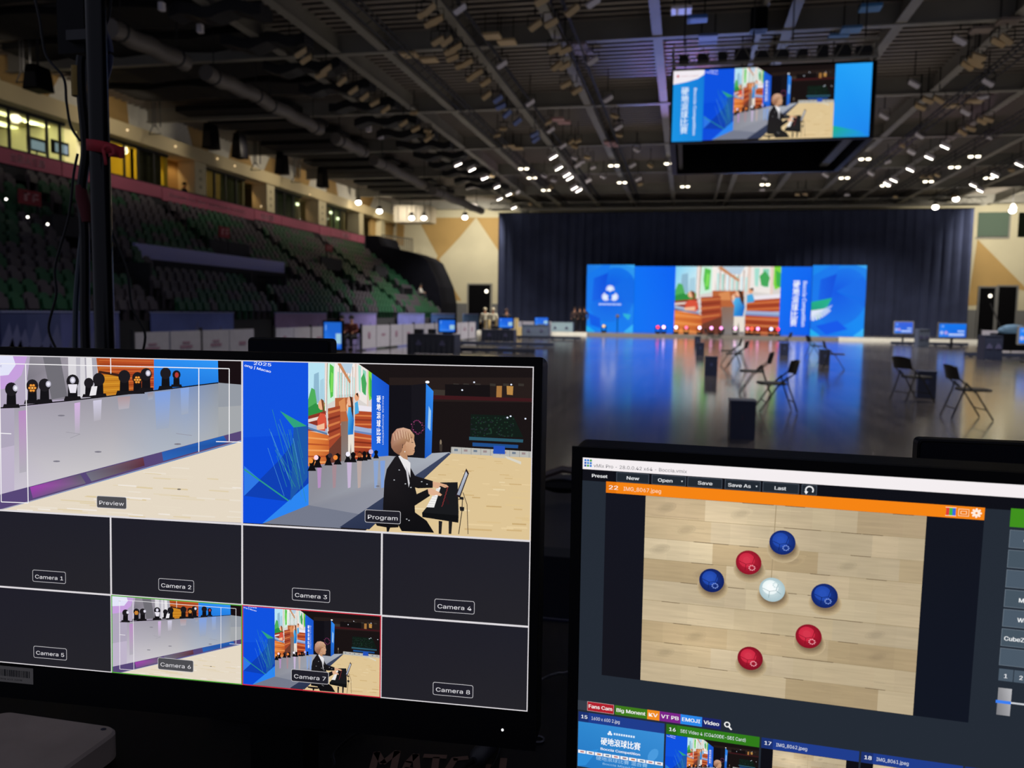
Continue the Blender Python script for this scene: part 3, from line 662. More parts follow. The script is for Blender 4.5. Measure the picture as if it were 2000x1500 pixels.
# duct box hanging in the far left corner
a = at(768, 401, y=63); b = at(838, 433, y=63)
d = thing('air_handling_unit', ((a.x + b.x) / 2, 63.6, b.z), 'pale boxy ventilation unit under the roof in the far left corner', 'ventilation unit')
mb = MB(); mb.rbox(((a.x + b.x) / 2, 64, (a.z + b.z) / 2), (b.x - a.x, 1.8, a.z - b.z), .12, axis=1); mb.build('body', mat('duct_sheet', 'a79d8c', .5, .2), parent=d)
mb = MB()
for i in range(4): x = a.x + (b.x - a.x) * (i + .5) / 4; mb.box2((x - .02, 63.06, b.z + .1), (x + .02, 63.1, a.z - .1))
mb.build('seam', M_darksteel, parent=d)
mb = MB()
for x in (a.x + .2, b.x - .2): mb.tube([(x, 64, a.z), (x, 64, 10.9)], .03, 6)
mb.build('hanger_rod', M_darksteel, parent=d)

# ------------------------------------------------------------------ big black curtain across the far end
XC0, XC1, YC, ZC = -14.4, 19.45, 63.0, 9.15
N = 420; cu = MB(); vs = []
for i in range(N + 1):
    t = i / N; x = XC0 + (XC1 - XC0) * t; ph = i * .75
    yy = YC + .10 * math.sin(ph) + .05 * math.sin(ph * .37 + 1) + .03 * math.sin(ph * 2.1)
    vs += [(x - .25 * (t < .5) * (0) , yy, 0.02), (x, yy * .5 + YC * .5, ZC)]
cu.add(vs, [(2 * i, 2 * i + 2, 2 * i + 3, 2 * i + 1) for i in range(N)])
cr = thing('stage_curtain', ((XC0 + XC1) / 2, YC, 0), 'huge navy black pleated curtain hanging behind the LED walls', 'curtain')
cu.build('drape', M_curtain, parent=cr, smooth=True)
mb = MB(); mb.tube([(XC0, YC, ZC), (XC1, YC, ZC)], .05, 6); mb.build('curtain_rail', M_darksteel, parent=cr)
# truss carrying it
t = thing('ceiling_truss', (2.5, 62.4, 9.35), 'long steel truss above the top edge of the black curtain', 'truss')
for nm, z, yy in (('chord', 9.35, 62.2), ('chord', 9.35, 62.7), ('chord', 9.85, 62.45)):
    mb = MB(); mb.tube([(-15, yy, z), (20, yy, z)], .05, 6); mb.build(nm, M_beam, parent=t)
mb = MB()
for i in range(58):
    x = -15 + i * .6; mb.tube([(x, 62.2, 9.35), (x + .3, 62.45, 9.85), (x + .6, 62.2, 9.35)], .022, 4, cap=False)
mb.build('lacing', M_beam, parent=t, kind='stuff')

# ------------------------------------------------------------------ left grandstand
XS0, XS1, Z0, Z1, NR = -17.5, -24.0, 1.05, 6.05, 13
sd = MB(); dx = (XS1 - XS0) / NR; dz = (Z1 - Z0) / NR
prof = [(XS0, 0), (XS0, Z0)]
for r in range(NR): prof += [(XS0 + dx * (r + 1), Z0 + dz * r), (XS0 + dx * (r + 1), Z0 + dz * (r + 1))]
prof += [(XS1, 0)]
sd.prism(prof, 1, 8, 59.6)
sd.build('grandstand', M_concrete, kind='structure')
# stand end mass shrouded with black cloth
def blk(Y): return [(q.x, q.z) for q in [at(a, b, y=Y) for a, b in ((700, 486), (722, 462), (745, 462), (752, 481), (803, 492), (826, 500), (840, 510), (852, 536), (862, 560), (868, 592), (868, 612))]]
P1 = blk(60.5); mb = MB(); q = [(-24.4, 0)] + [(-24.4, 6.9)] + [(x, z) for x, z in P1] + [(P1[-1][0], 0)]
o = thing('draped_stand_end', (-21, 62, 0), 'black cloth thrown over the far end block of the left grandstand', 'cloth cover')
vsA = []
mb.prism(q, 1, 59.7, 64.0); mb.build('cover', M_cloth, parent=o)
# railing on it
rl = thing('balcony_railing', (-21.5, 63.5, 6.6), 'grey barred railing above the black cloth beside the far corner', 'railing')
A = at(745, 487, y=62.5); B = at(806, 494, y=66.0); H_ = 1.15
mb = MB()
for dz_ in (0, H_): mb.tube([A + V((0, 0, dz_)), B + V((0, 0, dz_))], .05, 6)
mb.build('rail', mat('railing_grey', '55524a', .6), parent=rl)
for i in range(18):
    p = A.lerp(B, i / 17); mb = MB(); mb.tube([p, p + V((0, 0, H_))], .045, 5); mb.build('baluster', mat('railing_grey', '55524a'), parent=rl)

# seats
def seat_mesh():
    m = MB()
    # moulded back with rounded top, tip-up pan folded, side brackets
    n = 7; vs = []
    for s_, xx in ((0, 0), (1, -.045)):
        for i in range(n):
            a = math.pi * i / (n - 1); vs.append((xx - .10 * math.sin(a) * .3, -.21 * math.cos(a), .62 + .20 * math.sin(a) ** .6))
        vs += [(xx + .02, .20, .40), (xx + .02, -.20, .40)]
    N = n + 2; fs = [tuple(range(N))[::-1], tuple(range(N, 2 * N))] + [(i, (i + 1) % N, N + (i + 1) % N, N + i) for i in range(N)]
    m.add(vs, fs)
    m.box((.09, 0, .50), (.05, .38, .30), R=Matrix.Rotation(-.18, 3, 'Y'))
    m.box((.02, .20, .22), (.10, .03, .44)); m.box((.02, -.20, .22), (.10, .03, .44))
    return m
GREEN = mat('green_seat_plastic', '215238', .5); GREYS = mat('grey_seat_plastic', '4c4650', .5)
proto = {}
for nm, m_ in (('green', GREEN), ('grey', GREYS)):
    o = seat_mesh().build('stadium_seat', m_); o.location = (0, 0, 0); proto[nm] = o
    o.data.transform(Matrix.Translation(V((0, 0, 0))))
R = random.Random(11)
spots = []
BD0, BD1 = at(264, 474, x=-20.6).y - .2, at(556, 507, x=-20.6).y + .2
for r in range(NR):
    x = XS0 + dx * (r + .62); z = Z0 + dz * r
    y = 17.0
    while y < 59.2 - .0 * r:
        blockpos = (y - 17.0) % 8.3
        gap = blockpos < .95
        vom = (3 <= r <= 6) and any(a < y < b for a, b in ((24.4, 26.6), (33.8, 37.0), (45.4, 48.2), (54.0, 56.0)))
        front = (-20.75 < x < -19.6) and BD0 < y < BD1
        if not gap and not vom and not front: spots.append((x, y, z, r))
        y += .53
def inview(x, y, z):
    c = M3.transposed() @ (V((x, y, z)) - EYE)
    px = 1000 + F * c.x / -c.z; py = 750 - F * c.y / -c.z
    return -25 < px < 2000 and py < 700, -c.z
vis = sorted([(inview(x, y, z + .5)[1], (x, y, z, r)) for x, y, z, r in spots if inview(x, y, z + .5)[0]])
def hue(y, r): return 'green' if (math.sin(y * 1.9 + r * 2.3) + math.sin(y * .7 - r * 1.1) + R.uniform(-.9, .9)) > (.15 if y < 36 else -.2) else 'grey'
near = vis[:300]; rest = vis[300:]
first = {'green': True, 'grey': True}
for _, (x, y, z, r) in near:
    c = hue(y, r)
    o = proto[c] if first[c] else proto[c].copy()
    if not first[c]: COL.objects.link(o)
    first[c] = False
    o.location = (x, y, z); o.rotation_euler = (0, 0, R.uniform(-.05, .05))
    tag(o, ('dark green' if c == 'green' else 'purple-grey') + ' tip-up plastic seat in the nearer half of the left grandstand', 'seat', 'seats of the left grandstand')
base = seat_mesh(); mb = MB()
for _, (x, y, z, r) in rest:
    mb.m = 0 if hue(y, r) == 'green' else 1
    mb.add([p + V((x, y, z)) for p in base.v], base.f)
mb.m = 0
tag(mb.build('seat_rows', [GREEN, GREYS], kind='stuff'), 'dark green and purple-grey seats filling the far half of the left grandstand', 'seats')

# vomitory mouths, a flat dark panel painted for the shade inside; red signs above
def xpt(px, py, X): return at(px, py, x=X)
for i, (y0, y1, lab) in enumerate(((24.3, 26.7, 'first dark stairway mouth in the left grandstand, behind the pole'), (33.7, 37.1, 'dark stairway mouth in the grandstand under the long pale board'), (45.3, 48.3, 'dark stairway mouth in the middle far part of the left grandstand'), (53.9, 56.1, 'dark stairway mouth nearest the draped end of the grandstand'))):
    t = thing('stairway_mouth', (-19.8, (y0 + y1) / 2, Z0 + dz * 3), lab, 'stairway')
    xa, xb = XS0 + dx * 3, XS0 + dx * 7; za, zb = Z0 + dz * 3, Z0 + dz * 7 + .5
    mb = MB()
    mb.box2((xa, y0, za), (xb, y0 + .12, za + .9)); mb.box2((xa, y1 - .12, za), (xb, y1, za + .9)); mb.box2((xb - .1, y0, za), (xb, y1, zb + .35))
    mb.build('parapet', M_concrete, parent=t)
    mb = MB(); mb.box2((xb + .02, y0 + .3, za + .05), (xb + .05, y1 - .3, zb - .35)); mb.build('opening_shade', mat('dark_doorway', '0c0d14'), parent=t)
M_red = mat('red_sign', '94343e', .8)
for (x0, y0, x1, y1, X, lab) in ((37, 368, 80, 404, -21.6, 'red direction sign in the stands at the far left of the photo'), (428, 441, 448, 466, -21.0, 'red direction sign above the long pale board in the stands'), (637, 477, 649, 492, -21.5, 'small red direction sign in the stands, farthest of the three')):
    a = xpt(x0, y0, X); b = xpt(x1, y1, X)
    t = thing('stair_sign', (X, (a.y + b.y) / 2, b.z), lab, 'sign')
    mb = MB(); mb.box2((X - .05, a.y, b.z), (X + .02, b.y, a.z)); bd_ = mb.build('board', M_red, parent=t)
    mb = MB(); h = a.z - b.z; L = b.y - a.y
    mb.box2((X + .02, a.y + L * .2, b.z + h * .25), (X + .035, a.y + L * .32, b.z + h * .8)); mb.box2((X + .02, a.y + L * .2, b.z + h * .68), (X + .035, a.y + L * .45, b.z + h * .8))
    mb.box2((X + .02, a.y + L * .58, b.z + h * .25), (X + .035, a.y + L * .66, b.z + h * .8)); mb.box2((X + .02, a.y + L * .58, b.z + h * .4), (X + .035, a.y + L * .85, b.z + h * .5)); mb.box2((X + .02, a.y + L * .58, b.z + h * .68), (X + .035, a.y + L * .85, b.z + h * .8))
    mb.build('symbol', mat('sign_white', 'cf9aa0', .7), parent=bd_)
    mb = MB(); mb.box2((X - .04, a.y + .1, b.z - .9), (X, a.y + .16, b.z)); mb.box2((X - .04, b.y - .16, b.z - .9), (X, b.y - .1, b.z)); mb.build('post', M_darksteel, parent=t)
# long pale board along the upper rows
a = xpt(264, 474, -20.6); b = xpt(556, 507, -20.6)
t = thing('press_desk', (-20.6, (a.y + b.y) / 2, a.z - .5), 'long pale lavender board running along the left grandstand rows', 'desk')
mb = MB(); mb.box2((-20.72, a.y, a.z - .62), (-20.6, b.y, a.z)); mb.build('front_panel', mat('pale_lavender_board', 'a9acea', .7), parent=t)
mb = MB(); mb.box2((-21.2, a.y, a.z - .06), (-20.72, b.y, a.z)); mb.build('desk_top', M_white, parent=t)
mb = MB()
for i in range(9): yy = a.y + .2 + (b.y - a.y - .4) * i / 8; mb.box2((-20.9, yy - .04, a.z - 1.0), (-20.8, yy + .04, a.z - .06))
mb.build('leg', M_darksteel, parent=t)
# tiny aisle lamps
for i, (px, py) in enumerate(((12, 389), (54, 424), (93, 438))):
    p = xpt(px, py, (-21.6, -20.7, -20.3)[i])
    t = thing('aisle_lamp', p - V((0, 0, .25)), ['upper white lamp dot in the stands at the left edge', 'middle warm lamp dot in the stands under the red sign', 'lower white lamp dot in the stands near the pole cable'][i], 'lamp')
    mb = MB(); mb.ball(p, .035, 8, 6); mb.build('bulb', mat('lamp_glow_b', 'ffffff', .4, emit=('fffbf0'), es=5), parent=t, smooth=True)
    mb = MB(); mb.tube([p - V((0, 0, .25)), p], .015, 5); mb.build('stem', M_darksteel, parent=t)

# front boards of the stand
bl = [(0, 52, '3a4478', 'dark blue'), (52, 118, '4a5488', 'blue'), (118, 232, '5b62a2', 'lavender'), (296, 456, '5a68ae', 'blue'), (538, 638, '86719f', 'pinkish lavender'), (665, 735, '7f74b6', 'lilac'), (777, 829, '6a70b8', 'lilac blue'), (843, 888, '3f62a4', 'blue'), (905, 935, '4f6f98', 'grey blue')]
labs = ['dark blue banner board on the stand front at the left edge', 'blue banner board on the stand front behind the two standing people', 'lavender banner board on the stand front behind the pole', 'long blue banner board on the stand front right of the pole', 'pinkish lavender banner board behind the flat black box', 'lilac banner board right of the tall blue display', 'lilac blue banner board behind the nearest dark table', 'blue banner board behind the small blue screen', 'grey blue banner board by the black doorway']
for (x0, x1, c, _), lab in zip(bl, labs):
    XB = -17.3 if x1 < 900 else -15.5
    a = xpt(x0, 612, XB); b = xpt(x1, 612, XB)
    t = thing('banner_board', (XB, (a.y + b.y) / 2, .1), lab, 'banner')
    mb = MB(); mb.m = 0; mb.box2((XB - .05, a.y, 0), (XB, b.y, 1.3)); mb.build('board', mat('banner_' + c, c, .75, noise=.25, nscale=.5), parent=t)
    mb = MB(); mb.box2((XB - .08, a.y, 1.3), (XB + .03, b.y, 1.35)); mb.build('top_edge', mat('banner_edge', '8088b8', .7), parent=t)
    rr = random.Random(x0)
    for i in range(3):
        yy = a.y + (b.y - a.y) * (.2 + .3 * i); mb = MB(); mb.prism([(yy - .3, .2), (yy + .3, .2), (yy + .1, rr.uniform(.7, 1.1))], 0, XB, XB + .012)
        mb.build('printed_peak', mat('banner_print', '646a9c', .8), parent=t)

# balcony parapet with pink banner
pb = MB(); pb.box2((-24.3, 8, 5.9), (-24.05, 60.0, 7.1)); par = pb.build('trim_30', M_concrete, kind='structure')
edges = [24.0, 28.3, 30.4, 34.6, 43.0, 46.2, 51.5, 53.3, 55.0, 56.6, 58.0, 59.4]
labs = ['pink banner with Chinese writing on the balcony under the bright office', 'pink banner piece just left of the pole', 'pink banner between the pole and the English slogan', 'pink banner with the English slogan on the balcony', 'pink banner with pale marks right of the English slogan', 'plain pink banner under the curtained balcony window', 'narrow pink banner under the white balcony column', 'pink banner under the window with three lamps', 'bright pink banner under the last balcony window', 'pink banner second from the balcony end', 'last pink banner at the far balcony end']
for i, (y0, y1) in enumerate(zip(edges, edges[1:])):
    t = thing('balcony_banner', (-24.0, (y0 + y1) / 2, 6.45), labs[i], 'banner', rz=0)
    zt, zbm = 7.10, 6.55 if i not in (3, 6) else 6.47
    mb = MB(); mb.box2((-24.04, y0 + .03, zbm), (-24.0, y1 - .03, zt)); mb.build('fabric', M_pink, parent=t)
    mb = MB(); mb.tube([(-24.0, y0, zt + .02), (-24.0, y1, zt + .02)], .025, 6); mb.build('top_rope', M_darksteel, parent=t)
    if i in (0, 3, 4, 8):
        pl = Plane((-23.995, y0, zt), (0, 1, 0), (0, 0, -1), 1e-3)
        L = y1 - y0; pc = Pic(lambda x, y: (x / L, y / .5), aspect=L / .5)
        c = 'c9a0b4'
        if i == 0: pc.text('出彩人生路', L * .42, .40, .24, c, .02, w=None)
        elif i == 3: pc.text('Sweat for the Games in 2025', .5, .38, .22, c, .015, w=L - 1.6)
        elif i == 4: pc.text('成就 健康', .7, .42, .26, c, .02)
        else: pc.text('全運會', .25, .42, .24, c, .02)
        mb = MB(); pc.play(mb, pl, 0, 0, L, .5); mb.build('lettering', picmat('banner_lettering', emissive=False), parent=t)

# ------------------------------------------------------------------ left wall with the boxes (rooms) over the balcony
XW = -24.9
def yl(px, X=-24.4): return at(px, 400, x=X).y
fz0, fz1 = 8.85, 9.5
mb = MB(); mb.box2((-25.5, 8, fz0), (-24.2, 66.5, fz1)); mb.build('trim_31', mat('cream_fascia', 'd6c69c', .75), kind='structure')
uw = MB(); uw.box2((-25.4, 8, fz1), (-24.9, 68, 11.0)); uw = uw.build('wall_left', M_white, kind='structure')
for y0, y1, y2, y3 in ((30.4, 33.6, 33.4, 30.4), (26.6, 28.6, 29.6, 25.6), (38.6, 39.8, 40.4, 37.9), (41.8, 44.6, 43.6, 42.4), (45.6, 47.8, 47.8, 46.8), (49.6, 51.6, 52.4, 50.0), (54.6, 56.6, 56.0, 54.6), (60.0, 62.4, 64.0, 60.0)):
    mb = MB(); mb.prism([(y0, fz1), (y1, fz1), (y2, 11), (y3, 11)], 0, -24.9, -24.88); mb.build('painted_panel', M_gold, parent=uw)
bk = MB(); bk.box2((-36.5, 8, 5.9), (-36.3, 32.2, 9.6)); bk.box2((-30.5, 32.4, 5.9), (-30.3, 68, 9.6)); bk.build('wall_room', mat('room_back_wall', 'cdbb7a', .8), kind='structure')
fl2 = MB(); fl2.box2((-36.3, 8, 5.8), (-24.3, 66.5, 6.0)); fl2.build('floor_balcony', M_concrete, kind='structure')
cl2 = MB(); cl2.box2((-36.3, 8, 9.45), (-25.5, 68, 9.55)); cl2.build('ceiling_room', mat('room_ceiling', 'd9d0a0', .8), kind='structure')
pillars = [(190, 207), (380, 402), (520, 535), (621, 636), (700, 709)]
k = 40
for a, b in pillars:
    mb = MB(); mb.box2((-25.3, yl(a), 6), (-24.35, yl(b), fz0)); o = mb.build('trim_%d' % k, mat('cream_pillar', 'd5cba8', .75), kind='structure'); k += 1
    if (a, b) != (190, 207) and a < 690:
        mb = MB(); ym = (yl(a) + yl(b)) / 2
        for i in range(3): mb.box2((-24.35, ym - .10, 8.35 - i * .4), (-24.335, ym + .10, 8.5 - i * .4))
        mb.build('sign_letters', mat('pillar_print', 'a39878', .7), parent=o)
# dividing walls between rooms
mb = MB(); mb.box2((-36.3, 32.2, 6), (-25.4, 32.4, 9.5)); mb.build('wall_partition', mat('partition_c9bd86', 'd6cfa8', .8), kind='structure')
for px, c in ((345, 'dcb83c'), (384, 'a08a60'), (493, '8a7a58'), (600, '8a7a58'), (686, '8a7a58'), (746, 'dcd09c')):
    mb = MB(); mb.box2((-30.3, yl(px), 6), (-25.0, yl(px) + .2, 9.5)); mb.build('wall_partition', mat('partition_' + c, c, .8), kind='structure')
# windows with mullions
wins = [(-60, 148, (-40, 11, 43, 80, 115, 140)), (207, 345, (232, 262, 288, 318)), (402, 493, (416, 434, 455, 475)), (536, 600, (552, 568, 584)), (637, 686, (650, 663, 675))]
M_clear = bpy.data.materials.new('clear_glass'); M_clear.use_nodes = True
_nt = M_clear.node_tree; _b = _nt.nodes['Principled BSDF']; _nt.nodes.remove(_b)
_t = _nt.nodes.new('ShaderNodeBsdfTransparent'); _t.inputs[0].default_value = (.82, .86, .80, 1); _g = _nt.nodes.new('ShaderNodeBsdfGlossy'); _g.inputs['Roughness'].default_value = .004
_mx = _nt.nodes.new('ShaderNodeMixShader'); _mx.inputs[0].default_value = .02
_nt.links.new(_t.outputs[0], _mx.inputs[1]); _nt.links.new(_g.outputs[0], _mx.inputs[2]); _nt.links.new(_mx.outputs[0], _nt.nodes['Material Output'].inputs[0])
for i, (a, b, mul) in enumerate(wins):
    y0, y1 = yl(a), yl(b)
    g = MB(); g.box2((-24.86, y0, 6), (-24.84, y1, fz0)); g = g.build('window_%d' % (i + 3), M_clear, kind='structure')
    for mx in mul:
        m2 = MB(); m2.box2((-24.9, yl(mx) - .035, 6), (-24.8, yl(mx) + .035, fz0)); m2.build('mullion', M_darksteel, parent=g)
    m2 = MB(); m2.box2((-24.92, y0, fz0 - .1), (-24.78, y1, fz0)); m2.build('head_rail', M_darksteel, parent=g)
# curtains inside the windows
def curtain(y0, y1, c, lab, X=-25.15):
    mb = MB(); n = max(6, int((y1 - y0) / .13)); vs = []
    for j in range(n + 1): vs += [(X + .06 * math.sin(j * 1.7), y0 + (y1 - y0) * j / n, 6.05), (X + .05 * math.sin(j * 1.7), y0 + (y1 - y0) * j / n, fz0)]
    mb.add(vs, [(2 * j, 2 * j + 2, 2 * j + 3, 2 * j + 1) for j in range(n)])
    o = mb.build('window_drape', mat('drape_' + c, c, .9), smooth=True); tag(o, lab, 'curtain')
curtain(yl(300), yl(341), '3a3325', 'dark brown curtain at the right of the yellow-lit room')
curtain(yl(207), yl(217), '47503f', 'narrow grey curtain at the left of the yellow-lit room')
curtain(yl(402), yl(414), '3f4a38', 'narrow green curtain beside the white column with letters')
curtain(yl(455), yl(492), '4a4a34', 'dark green curtain in the third balcony window')
curtain(yl(537), yl(599), '39402f', 'dark green curtains filling the fourth balcony window')
curtain(yl(664), yl(685), '7a8a66', 'light green curtain in the last balcony window')
# room lights
def roomlight(px, x, e, col): lamp('room_light', 'POINT', (-25.75, yl(px), 9.38), e, col, .06)
for px in (-60, -20, 20, 60, 95, 130): roomlight(px, 0, 120, (1, .95, .74))
roomlight(268, 0, 120, (1, .80, .28)); roomlight(290, 0, 110, (1, .80, .3)); roomlight(430, 0, 110, (1, .80, .42)); roomlight(568, 0, 5, (1, .9, .6)); roomlight(665, 0, 22, (1, .93, .6))
lamp('alcove_light', 'SPOT', (-25.8, yl(365), 9.3), 80, (1, .62, .25), .08, aim=(-26.2, yl(372), 6), spot=math.radians(100))
lamp('alcove_light', 'SPOT', (-25.8, yl(507), 9.3), 70, (1, .62, .25), .08, aim=(-26.2, yl(512), 6), spot=math.radians(100))
lamp('alcove_light', 'SPOT', (-25.8, yl(611), 9.3), 30, (1, .66, .4), .08, aim=(-26.2, yl(615), 6), spot=math.radians(100))
for px0, px1 in ((345, 381), (493, 520), (600, 621)):
    mb = MB(); mb.box2((-26.9, yl(px0), 6), (-26.7, yl(px1) + .2, 9.5)); mb.build('wall_alcove', mat('alcove_wall', 'c9a878', .8), kind='structure')
# office ceiling strip lights
for (px, py) in ((0, 194), (36, 208), (76, 220), (113, 232), (10, 224), (50, 236), (72, 242), (134, 239), (10, 245), (-8, 238)):
    p = at(px, py, z=9.4)
    t = thing('strip_light', (p.x, p.y, 9.38), 'glowing rectangular strip light on the bright office ceiling over the balcony', 'ceiling light', 'strip lights of the bright office')
    mb = MB(); mb.rbox((p.x, p.y, 9.40), (.34, 1.15, .06), .05); mb.build('diffuser', mat('strip_glow', 'ffffff', .5, emit='fff6b0', es=2.6), parent=t)
    mb = MB(); mb.box((p.x, p.y, 9.44), (.40, 1.22, .03)); mb.build('tray', M_white, parent=t)
for (px, py, X, lab) in ((72, 283, -26.2, 'office screen showing pale pictures, nearer the left edge'), (118, 289, -26.0, 'office screen showing pale pictures, next to the pole')):
    p = at(px, py, x=X); t = thing('wall_screen', (p.x, p.y, 6), lab, 'screen')
    mb = MB(); mb.box2((p.x - .04, p.y - .5, p.z - .28), (p.x, p.y + .5, p.z + .28)); mb.build('panel', M_black, parent=t)
    mb = MB(); mb.box2((p.x, p.y - .3, p.z - .2), (p.x + .01, p.y + .42, p.z + .16)); mb.build('picture', mat('office_screen_glow', '202830', .3, emit='9fb4c8', es=.6), parent=t)
    mb = MB(); mb.tube([(p.x - .02, p.y, p.z - .28), (p.x - .02, p.y, 6.0)], .03, 6); mb.build('stand', M_darksteel, parent=t)
# lamp discs glowing inside the boxes
for (px, py, lab) in ((581, 399, 'single oval lamp glowing in the curtained balcony window'), (646, 415, 'upper oval lamp in the last balcony window'), (638, 427, 'lower left oval lamp in the last balcony window'), (660, 427, 'lower right oval lamp in the last balcony window')):
    p = at(px, py, x=-25.05); t = thing('disc_lamp', p, lab, 'lamp')
    mb = MB(); mb.ball(p, .2, 12, 6, (.35, 1, .45)); mb.build('shade', mat('disc_glow', 'ffffff', .4, emit='fbffd8', es=3.0), parent=t, smooth=True)
    mb = MB(); mb.tube([p, (p.x, p.y, fz0)], .015, 5); mb.build('cord', M_darksteel, parent=t)
for i, (px, py) in enumerate(((249, 254), (343, 286), (425, 310), (459, 324), (605, 380), (510, 403))):
    p = at(px, py, x=-24.15); t = thing('fascia_downlight', p, ['first small warm lamp on the cream fascia, right of the pole', 'second small warm lamp on the cream fascia', 'third small warm lamp on the cream fascia', 'fourth small warm lamp on the cream fascia', 'fifth small warm lamp on the cream fascia', 'small warm lamp low in the orange alcove'][i], 'lamp')
    mb = MB(); mb.ball(p, .04, 8, 5); mb.build('bulb', mat('warm_dot', 'ffffff', .4, emit='ffd9a0', es=1.4), parent=t, smooth=True)
    mb = MB(); mb.tube([p - V((.1, 0, 0)), p - V((.03, 0, 0))], .04, 8); mb.build('can', M_white, parent=t)
mb = MB(); mb.box2((-25.1, 62.9, 5.9), (-24.85, 68, 9.6)); mb.build('wall_left_end', M_gold, kind='structure')
# terrace opening past the last window
mb = MB(); mb.box2((-25.2, yl(744), 6), (-24.4, yl(752), fz0)); mb.build('trim_50', mat('cream_pillar', 'd5cba8'), kind='structure')
# ------------------------------------------------------------------ LED walls on the stage
YL = 60.0
st = thing('stage_platform', (2.5, 56, 0), 'low pale grey stage platform in front of the LED walls', 'stage')
mb = MB(); mb.box2((-14.0, 55.2, 0), (19.5, 62.6, .215)); mb.build('deck', mat('stage_top_grey', '857f78', .14, spec=.8), parent=st)
for xa, xb in ((-14.05, -6.4), (9.6, 19.55)): mb = MB(); mb.box2((xa, 55.1, 0), (xb, 55.2, .24)); mb.build('edge_strip', M_white, parent=st)
def ledpt(px, py, Y=YL): p = at(px, py, y=Y); return p.x, p.z
M_led = picmat('led_picture', 1.0)
def led(name, x0, x1, z0, z1, Y, pic, lab, k0=1, eps=2e-3, r=0):
    t = thing(name, ((x0 + x1) / 2, Y, z0), lab, 'LED screen')
    mb = MB(); mb.box2((x0, Y, z0), (x1, Y + .18, z1)); mb.build('cabinet', M_black, parent=t)
    pl = Plane((x0, Y - .003, z1), (1, 0, 0), (0, 0, -1), eps)
    mb = MB(); pic.play(mb, pl, 0, 0, x1 - x0, z1 - z0); mb.build('led_picture', M_led, parent=t)
    n = max(2, round((x1 - x0) / 1.0)); mb = MB()
    for i in range(1, n): x = x0 + (x1 - x0) * i / n; mb.box2((x - .02, Y + .18, z0), (x + .02, Y + .6, z0 + 1.8))
    mb.build('back_brace', M_darksteel, parent=t)
    return t
ax, az = ledpt(1236, 520); bx, bz = ledpt(1588, 650)
z0s = .22
W = bx - ax; Hh = az - z0s
sc_pic = led_scene(W, Hh)
led('led_wall', ax, bx, z0s, az, YL, sc_pic, 'wide centre LED wall showing a tram interior between blue areas')
def wing(W, H, kind):
    p = Pic(lambda x, y: (x / W, y / H), aspect=W / H)
    p.poly([(0, 0), (W, 0), (W, H), (0, H)], ['1787ee', '1a80ea', '0d8af4', '0f6eea'] if kind else ['1a7ae6', '2f9af0', '0f7af0', '0c84f4'])
    p.ell(W * .55, H * .45, W * .48, H * .42, '0a58e4', 28, rot=.4, rim='1274ea')
    p.poly([(0, H * .15), (W * .35, 0), (W * .5, 0), (W * .1, H * .6), (0, H * .7)], '1478ec'); p.poly([(W * .15, H * .2), (W * .45, H * .12), (W * .35, H * .5), (W * .12, H * .55)], ['1060e6', '0a4edc', '0c56e0', '1266e8'])
    p.poly([(W, H * .05), (W * .8, 0), (W, 0)], '39a8f4'); p.poly([(0, H), (0, H * .9), (W * .2, H)], '1fb0f0'); p.poly([(W, H), (W, H * .88), (W * .8, H)], '38b4f8')
    if kind == 0:
        # three-lobed emblem of radiating strokes with a line of small lettering
        cx, cy, s = W * .5, H * .43, H * .085
        for dx, dy, a0 in ((0, -.75, -90), (-.72, .55, 150), (.72, .55, 30)):
            for j in range(9):
                a = math.radians(a0 - 100 + 25 * j); x, y = cx + dx * s, cy + dy * s
                p.line([(x + .22 * s * math.cos(a), y + .22 * s * math.sin(a)), (x + .75 * s * math.cos(a), y + .75 * s * math.sin(a))], s * .16, 'eef4ff')
            p.ell(cx + dx * s * .9, cy + dy * s * .9, s * .34, s * .34, 'dfeaff', 12)
        p.poly([(cx, cy - s * .1), (cx + s * .3, cy + s * .45), (cx - s * .3, cy + s * .45)], '2a7cf0')
        for j in range(14): x = W * .27 + j * W * .034; p.rect(x, H * .575, x + W * .022, H * (.60 if j % 3 else .605), 'c9dcff')
        p.poly([(W * .78, H * .72), (W * .95, H * .74), (W * .9, H * .82), (W * .8, H * .76)], '2cb4d8')
        p.poly([(W * .05, H * .72), (W * .3, H * .8), (W * .32, H * .95), (W * .1, H * .9)], '0a5ce6')
    else:
        p.poly([(0, H * .52), (W * .38, H * .46), (W * .3, H * .6), (W * .14, H * .78), (0, H * .66)], ['1fae86', '22b48a', '2a9cb0', '2aa0a0', '1f9c80'])
        for j in range(9):
            a = math.radians(105 - 11 * j); L = H * (.21 - .011 * j); x, y = W * (.03 + .028 * j), H * (.64 - .003 * j)
            p.line([(x, y), (x + L * math.cos(a) * .7, y + L * math.sin(a) * .75)], W * (.045 - .003 * j), 'dfe6f8')
        for j in range(5): p.line([(W * (.16 + .03 * j), H * (.70 - .005 * j)), (W * (.27 + .03 * j), H * (.60 - .01 * j))], W * .012, 'b9ccf4')
        p.poly([(W * .1, H * .86), (W * .5, H * .78), (W * .7, H * .9), (W * .3, H * .98)], '0a58ea')
    return p
ax2, az2 = ledpt(1147, 517, 58.8); bx2, bz2 = ledpt(1236, 650, 58.8)
led('led_wing', ax2, bx2, z0s, az2, 58.8, wing(bx2 - ax2, az2 - z0s, 0), 'left blue LED wing with a white three-lobed emblem')
cx2, cz2 = ledpt(1588, 518, 58.8); dx2, dz2 = ledpt(1686.5, 650, 58.8)
led('led_wing', cx2, dx2, z0s, cz2, 58.8, wing(dx2 - cx2, cz2 - z0s, 1), 'right blue LED wing with green patch and white feather strokes')

